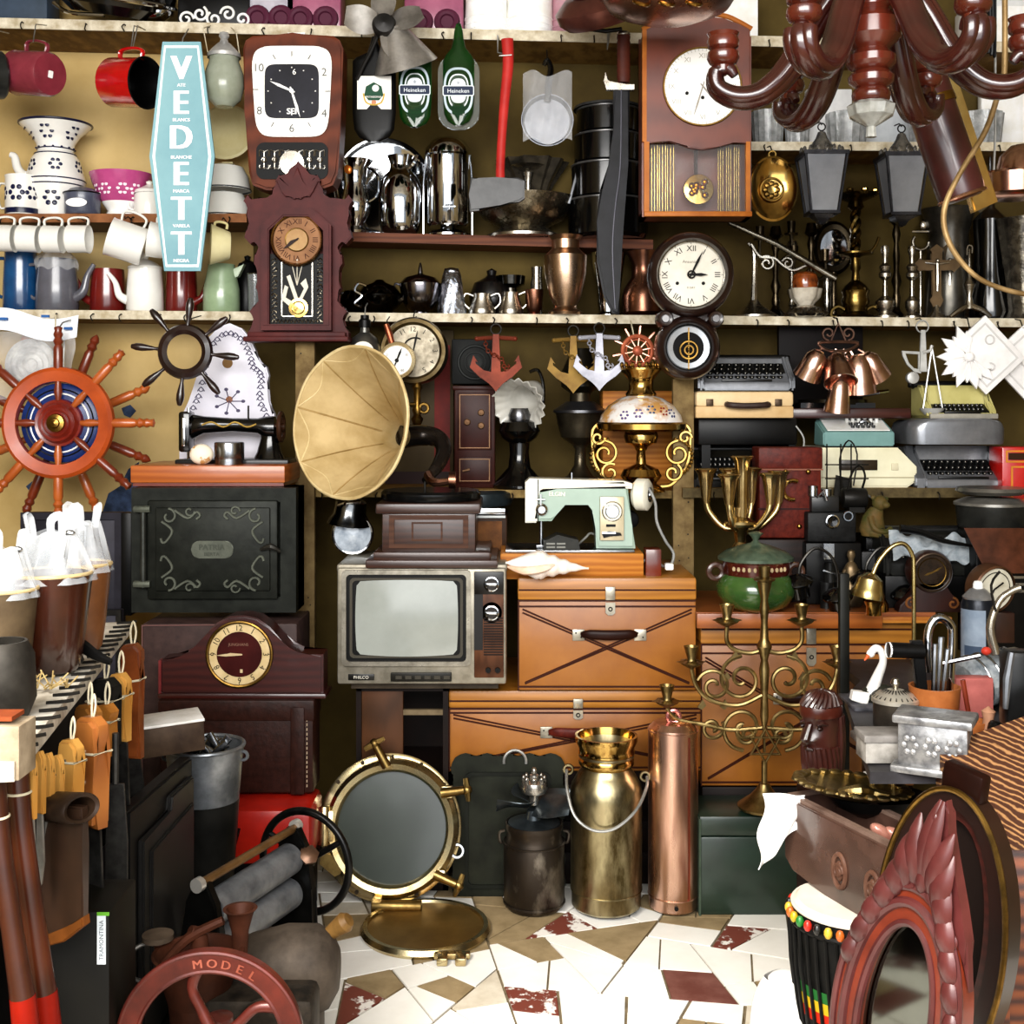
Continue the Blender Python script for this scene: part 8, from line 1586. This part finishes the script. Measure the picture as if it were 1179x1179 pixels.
# black board door, wire tray
t = T('black_door_panel', 'long black moulded door panel on edge below the zinc bucket', 'door panel', 149, Y(0, 2.05), 2.05, rot=(0, 0, 90))
hp_ = 375; BP_ = M('131211', '1c1b1a', .45, s=10)
b = t.p('panel', BP_); b.prism([(0, 0), (275, 0), (275, 360), (0, hp_)], 0, 20, b=3); b.m(M('201f1e', '2a2928', .4, s=10))
b.prism([(30, 80), (255, 80), (255, 340), (150, 346), (150, 326), (30, 332)], -8, 1, b=2.5); b.prism([(52, 140), (240, 140), (240, 308), (52, 312)], -12, -6, b=2); b.box(16, 265, -9, 1, 54, 68, 2)
b = S('black_oven_tray', 'black wire oven rack leaning behind the door panel', 'rack', IRON, 172, Y(0, 2.46), 2.46, rot=(-6, 0, 60)); b.ring([(-44, 0), (44, 0), (44, 190), (-44, 190)], [(-40, 4), (40, 4), (40, 186), (-40, 186)], 0, 5); 
for i in range(5): b.tube([(-42, 2, 20+36*i), (42, 2, 50+34*i)], 1.6, 6)
b.box(-40, 40, 8, 12, 2, 150)
b = S('red_toolbox', 'bright red metal box on the floor behind the roller press', 'toolbox', M('c02818', '9a1c10', .35, s=8, coat=.3), 296, Y(0, 2.86), 2.86); b.box(-46, 62, 0, 90, 74, 140, 10); b.m(BLACK).box(-40, 56, 4, 86, 0, 80, 2); b.m(BLACK).tube([(-20, -4, 120), (-26, -8, 96), (-34, -6, 90)], 2, 6, sm=3)
b = S('white_paper', 'crumpled white paper on the floor beside the red box', 'paper', WHITE, 262, Y(0, 2.75)-60, 2.78); b.box(-14, 14, 0, 20, 0, 16, 3)
b.o.location.z = 0
# roller press
t = T('roller_press', 'black cast iron roller press with two grey rollers and a hand wheel', 'roller press', 302, 1116, 2.4)
BI = M('0c0c0b', '1c1b19', .3, .4, s=25); AXV = V((73, 175, 0)).normalized()
ctr = lambda f, z: V((-50, -70, z))+V((68, 175, 0))*f
fo = [(-32, 0), (-28, 12), (-28, 56), (-20, 106), (-8, 128), (8, 128), (20, 106), (28, 56), (28, 12), (36, 0)]
for f in (0, 1): c_ = ctr(f, 0); t.p('side_frame', BI).at(c_.x, c_.y, c_.z, rz=-23).prism(fo, -6, 6, b=2)
GRL = M('8c8e90', '5c5e62', .4, .4, s=14)
for nm, z_ in (('upper_roller', 92), ('lower_roller', 50)): t.p(nm, GRL).tube([ctr(.06, z_), ctr(.94, z_)], 19, 28)
t.p('tie_rod', M('8a6a44', '5c4428', .4, .4)).tube([ctr(-.05, 128), ctr(1.02, 126)], 5, 10)
for f in (-.05, 1.02): t.p('rod_cap', M('c8c4bc', r=.3, m=.6)).tube([ctr(f, 128)-AXV*4, ctr(f, 128)+AXV*4], 8, 14)
w = t.p('hand_wheel', BI); wc = ctr(1.14, 76); w.torus(63, 5, wc, AXV, 56, 10); w.cyl(10, -10, 10, wc, AXV, 16)
axw = axm(AXV)
for i in range(3): a = 2*pi*i/3+.5; w.tube([wc, wc+axw @ V((61*cos(a), 61*sin(a), 0))], [5, 3.6], 8)
t.p('crank_nut', M('8a6a54', '5c4434', .35, .6)).lathe([(0, -4), (11, -3), (13, 4), (7, 8), (0, 8)], ctr(1.05, 96)+V((16, -20, 0)), V((.3, -.6, .7)), 6)
t.p('base_plate', BI).at(-18, 16, 0, rz=67).box(-106, 106, -36, 36, -8, 2, 2)
b = S('press_table', 'low dark wooden stand under the roller press', 'stand', DK, 302, Y(0, 2.4), 2.4); b.at(-18, 16, 0, rz=67).box(-108, 110, -38, 38, 0, Y(0, 2.4)-1116-8, 2)
b = S('mincer_stand', 'grey stone like iron grinder body with rounded end by the roller press', 'grinder', M('5c5248', '3a332c', .6, .2, s=14, b=.3), 330, 1196, 2.08); b.box(-50, 40, -30, 30, 1196-Y(0, 2.08), 50, 6).loft([[(x, w*cos(g), 80+k_*sin(g)) for g in [2*pi*i/24 for i in range(24)]] for x, w, k_ in ((-74, 26, 26), (-40, 40, 40), (0, 48, 50), (34, 46, 50), (50, 38, 42), (60, 20, 24))]); b.m(M('8a6a3c', '5c4424', .4)).lathe([(0, 0), (6, 0), (9, 20), (12, 38), (8, 44), (0, 45)], (38, 10, 110), V((.75, -.2, .6)), 20)
# red coffee grinder wheel
t = T('mill_wheel', 'rust red cast iron flywheel lettered MODEL in the front left corner', 'flywheel', 243, 1200, 1.72)
RR = M('6e2e22', '4c1e16', .4, .3, s=16, b=.15, coat=.15)
t.p('rim', RR).ring(circ(106, 72), circ(84, 72), -9, 9); e = t.p('rim_edges', RR); e.torus(106, 3, (0, -7, 0), 'y', 72, 8); e.torus(85, 3, (0, -7, 0), 'y', 72, 8)
RL = M('aa6654', '8a4a3a', .4, .3)
lt = t.p('raised_letters', RL)
for i, ch in enumerate('MODEL'): a = -16+10*i+8; wr(lt, ch, RL, 14, 95*sin(R(a)), -9.6, 95*cos(R(a)), a, 1.1, bold=.5)
hb = t.p('hub', RR); hb.cyl(18, -14, 14, ax='y', n=28, b=2)
for i in range(5):
    a0_ = 2*pi*i/5+.3; t.p('spoke', RR).tube([(14*cos(a0_), 0, 14*sin(a0_)), (40*cos(a0_+.3), 0, 40*sin(a0_+.3)), (66*cos(a0_+.35), 0, 66*sin(a0_+.35)), (86*cos(a0_+.2), 0, 86*sin(a0_+.2))], [8, 6, 6, 8], 10, sm=4)
t.p('stand', RR).lathe([(0, -140), (60, -140), (60, -130), (30, -110), (20, -20), (16, 10), (0, 14)], (0, 40, 0))
t = T('coffee_grinder', 'rusty iron hopper of an old grinder with a crank behind the flywheel', 'grinder', 228, 1150, 1.95)
RU = M('5c3626', '3a2218', .55, .3, s=14, b=.3)
t.p('hopper', RU).lathe(cup([(0, 0), (34, 0), (40, 20), (48, 50), (52, 54)], 4), n=40); c = t.p('crank', RU); c.tube([(0, 0, 40), (2, 0, 70), (-8, -6, 80)], [12, 10, 7], 12, sm=3); c.tube([(-36, -10, 46), (-8, -8, 74), (30, -4, 92)], [5, 6, 5], 8, sm=3); t.p('funnel', RU).lathe([(8, 30), (10, 70), (16, 92), (20, 96), (16, 96), (6, 74), (0, 74)], (44, 20, 0)); t.p('body', RU).lathe([(34, 2), (30, -40), (44, -80), (44, -90), (0, -90)])
t.p('cap', M('7a6a5a', '4c4036', .5, .4)).lathe([(0, 0), (18, 0), (18, 6), (0, 8)], (-52, 20, 60)); t.p('arm', RU).tube([(-52, 20, 60), (-46, 16, 30), (-36, 10, 10)], 6, 8)
t = T('spare_ring', 'thin worn iron ring lying left of the red flywheel', 'ring', 168, 1118, 1.98); t.p('ring', M('8a8680', '4c4844', .4, .7)).torus(20, 2.6, (0, 0, 10), V((.4, -1, .3)), 32, 8)
b = S('rust_gear_box', 'dark greasy gear housing behind the red flywheel', 'gear housing', IRON2, 300, 1236, 1.9); b.box(-70, 60, 0, 60, 1236-Y(0, 1.9), 84, 10).lathe([(0, 0), (30, 0), (34, 10), (30, 16), (0, 16)], (10, -4, 60), '-y', 28)
# ================================================================== chandelier and hanging things, top right
t = T('wooden_chandelier', 'glossy red brown turned wooden chandelier with six scrolled arms', 'chandelier', 1003, 118, 2.2)
WM = M('4e221a', '341410', .25, s=9, coat=.6); WM2 = M('6e3020', '4a1e12', .25, s=9, coat=.6)
t.p('column', WM2).lathe([(0, 0), (18, 0), (21, 3), (22, 9), (20, 14), (17, 16), (20, 18), (25, 22), (26, 29), (22, 34), (19, 36), (23, 38), (28, 44), (28, 52), (22, 57), (20, 60), (26, 66), (34, 74), (34, 92), (26, 100), (22, 104), (26, 108), (27, 118), (22, 124), (30, 134), (32, 160), (20, 200), (0, 200)], n=36)
t.p('glass_finial', M('d8d8d0', 'a0a098', .08, s=20, tr=.5)).lathe([(20, 0), (27, -5), (24, -16), (10, -25), (5, -28), (6, -40), (0, -40)], fl=(10, .05), n=40)
for i in range(6):
    a = R(50+60*i); d = V((cos(a), sin(a), 0)); sd = V((-sin(a), cos(a), 0))
    g = t.p('arm', WM); pr_ = cr([(V((r, 0, z_))) for r, z_ in ((24, 146), (58, 104), (92, 44), (122, 16), (152, 12), (174, 24), (176, 42), (162, 47), (154, 38))], 5); rr2 = [16, 16, 16, 15, 14, 12, 10, 8, 5]
    g.tube([d*p_.x+V((0, 0, p_.z)) for p_ in pr_], rr2, 14)
    for s_ in (-1, 1): g.tube([d*p_.x+V((0, 0, p_.z))+sd*s_*10 for p_ in pr_[:-10]], 9, 10)
    t.p('candle_cup', WM2).lathe([(0, 42), (9, 44), (10, 50), (16, 53), (19, 59), (18, 66), (14, 69), (18, 72), (19, 78), (17, 84), (19, 88), (8, 90), (0, 90)], tuple(d*168), n=26)
t.p('suspension_rod', IRON).cyl(3, 195, Y(0, 2.2)-Y(0, 2.2)+118-Y(2.75, 2.2), n=8)
# leather tube
t = T('leather_tube_case', 'brown leather tube case with brass collar hung at a slant', 'case', 1085, 160, 2.7, rot=(0, -19, 0))
LB = M('5c2e2c', '3c1c1c', .3, s=8, coat=.4)
t.p('tube', LB).lathe([(0, -74), (20, -74), (26, -70), (27, -62), (27, 40), (0, 40)], n=32); t.p('cap', LB).lathe([(28, 40), (28, 84), (20, 92), (0, 94)], n=32); t.p('collar', BRASS).lathe([(28.5, 38), (29, 40), (28.5, 48)], n=32); t.p('bottom_ring', COPPER).torus(26, 2.4, (0, 0, -70), n=32, m=8)
t.p('hanging_strap', IRON).tube([(0, 0, 92), (10, 4, 200), (60, 20, 330)], 2, 6)
b = S('brass_channel', 'long polished brass channel hung beside the leather tube', 'brass channel', BRASSP, 1112, 170, 2.78, rot=(0, -17, 0)); b.prism([(-12, -74), (18, -70), (14, 120), (-8, 120)], 0, 14, b=2); b.tube([(0, 6, 118), (20, 10, 300)], 1.6, 6)
t = T('cable_loop', 'thin brass coloured hose looping down from the chandelier', 'hose', 1145, 120, 2.4); t.p('hose', M('b89c70', '7c6440', .4, .3)).tube([(10, 0, 300), (12, 0, 60), (6, 0, 20), (-10, 0, -30), (-40, 0, -80), (-58, 0, -122), (-52, 0, -160), (-24, 0, -196), (14, 0, -214), (60, 0, -222)], [3, 3.4, 3.4, 3.4, 3, 3.4, 3.4, 3, 3, 3], 10, sm=6)
b = S('black_cable', 'bundle of black cable hanging in front of the chandelier arm', 'cable', BLACK, 1130, 30, 2.24)
for i in range(6): b.tube([(-8+3*i, -3*(i % 2), 200), (-10+4*i, -3*(i % 3), 20), (-4+3*i, -2*i, -24-3*i), (2+2*i, -2*i, 10), (4+2*i, 0, 200)], 1.6, 6, sm=5)
b = S('wall_board', 'white notice sheet on the wall above the short shelf at the right', 'notice', M('f0f0ee', 'd8d8d8', .5), 1160, 60, WB-.01); b.box(-36, 60, 0, 4, -20, 60)
t = T('copper_blowlamp', 'copper pan with engraved lid at the right frame edge below the hose', 'pan', 1168, 214, 2.9); t.p('pan', COPPER).lathe(cup([(0, -14), (30, -14), (36, -10), (38, 12), (40, 14)], 2), n=36); t.p('lid', COPPER).lathe([(30, 16), (26, 34), (14, 46), (0, 48)], (10, 0, 0)); t.p('brackets', STEEL).tube([(-32, -4, -14), (-36, -8, -24), (-44, -8, -30)], 3, 8); t.p('hanging_wire', WIRE).tube([(-24, 0, 14), (-22, 0, 60), (-22, 0, 330)], 1.4, 6)
# hanging pans at the top centre
t = T('hanging_drum_lamp', 'brown metal dish with perforated centre hanging at the top edge', 'dish', 697, 34, 3.3)
BRM = M('7a4c40', '54302a', .35, .6, s=12); t.p('dish', BRM).lathe([(0, 0), (44, 2), (52, 10), (54, 22), (40, 34), (0, 36)], (0, 0, 8), V((-.25, -.4, .8)), 44); t.p('inner_plate', M('5c3430', '3c2220', .4, .5)).lathe([(0, 38), (30, 38), (32, 34)], (0, 0, 8), V((-.25, -.4, .8)), 32); t.p('foot', IRON).tube([(-14, -6, -2), (0, -10, -5), (18, -8, -2)], 2.6, 8); t.p('hanger', IRON).tube([(0, 0, 40), (0, 4, 120), (0, 4, 250)], 1.5, 6)
t = T('hanging_copper_pan', 'wide copper basin with brass ring handles hanging over the pendulum clock', 'basin', 770, 22, 3.0)
CPN = M('b48468', '7c5444', .25, .9, s=10); t.p('basin', CPN).lathe(cup([(0, 0), (40, 2), (70, 14), (80, 30), (84, 32)], 2), n=48); 
for x in (-36, -8, 22): t.p('ring_handle', BRASS).torus(9, 2.4, (x, -40, 6), V((.2, -.5, .8)), 20, 8)
t.p('hanger', IRON).tube([(-60, 0, 28), (-20, 0, 120), (0, 0, 240)], 1.5, 6); t.p('hanger', IRON).tube([(60, 0, 28), (20, 0, 120), (0, 0, 240)], 1.5, 6)
# on the topmost shelf
def tp(px, D=3.6): return sy('top', px, D)
b = S('blue_grey_box', 'blue grey box at the left end of the topmost shelf', 'box', M('4c5a6c', '38444f', .5, s=6), 22, tp(22), 3.6); b.box(-60, 36, -10, 30, 0, 70, 2)
t = T('tilted_fryer', 'black and chrome pan tilted on the topmost shelf', 'pan', 135, tp(135, 3.58), 3.58); t.p('body', BLKG).lathe([(0, 0), (50, 0), (62, 10), (66, 34), (0, 34)], (0, 0, 14), V((.15, -.25, 1)), 40); t.p('rim', CHROME).torus(66, 3, (2, -10, 30), V((.15, -.25, 1)), 44, 8); t.p('handle', CHROME).tube([(-62, -30, 20), (-40, -40, 6), (0, -44, 2)], 2.4, 8, sm=4); t.p('chrome_knob', CHROME).ball((46, -20, 14), (22, 14, 14), 16)
b = S('ornate_tin', 'black tin with white scroll print on the topmost shelf', 'tin', BLACK, 250, tp(250), 3.6); b.box(-42, 40, -14, 40, 0, 60, 2); b.m(WHITE)
for i in range(5): b.scroll(spiral(-32+16*i, 12+6*(i % 2), 9, 2, R(60*i), 1.3*(-1)**i), 1.5, -14.6, 2)
PKM = M('b06a84', '94506c', .3, coat=.3)
for px, w, lb, m_ in ((312, 30, 'grey white scalloped mould on the topmost shelf', M('c8c4cc', '9a96a0', .35)), (362, 32, 'left pink scalloped mould on the topmost shelf', PKM), (500, 34, 'right pink scalloped mould on the topmost shelf', PKM)):
    b = S('scalloped_mould', lb, 'mould', m_, px, tp(px), 3.6, 'moulds on the topmost shelf'); b.box(-w, w, -10, 30, 0, 60, 3); b.m(M('5c2c40', r=.5))
    for x in (-w*.45, w*.45): b.torus(11, 4, (x, -11, 16), 'y', 22, 8); b.lathe([(0, 0), (8, 0), (8, 1)], (x, -11, 16), 'y', 16)
for px, w, lb, m_ in ((560, 24, 'left white glass jar on the topmost shelf', WHITE), (610, 26, 'middle white glass jar on the topmost shelf', WHITE), (652, 16, 'pink tinted glass jar on the topmost shelf', M('e8b8c4', 'd498a8', .15, tr=.4))):
    b = S('glass_jar', lb, 'jar', m_, px, tp(px), 3.6, 'jars on the topmost shelf'); b.lathe([(0, 0), (w, 0), (w+1, 4), (w, 40), (w+2, 90), (0, 90)], n=32)
    for z_ in (8, 14, 22): b.torus(w+.6, 1, (0, 0, z_), m=6)
for px, w, h_, lb, m_ in ((835, 36, 60, 'white box above the pendulum clock on the topmost shelf', WHITE), (1150, 40, 50, 'white box at the right end of the topmost shelf', WHITE)):
    b = S('carton', lb, 'box', m_, px, tp(px), 3.6); b.box(-w, w, -10, 30, 0, h_, 1.5)
for b_ in ALL: b_.done()
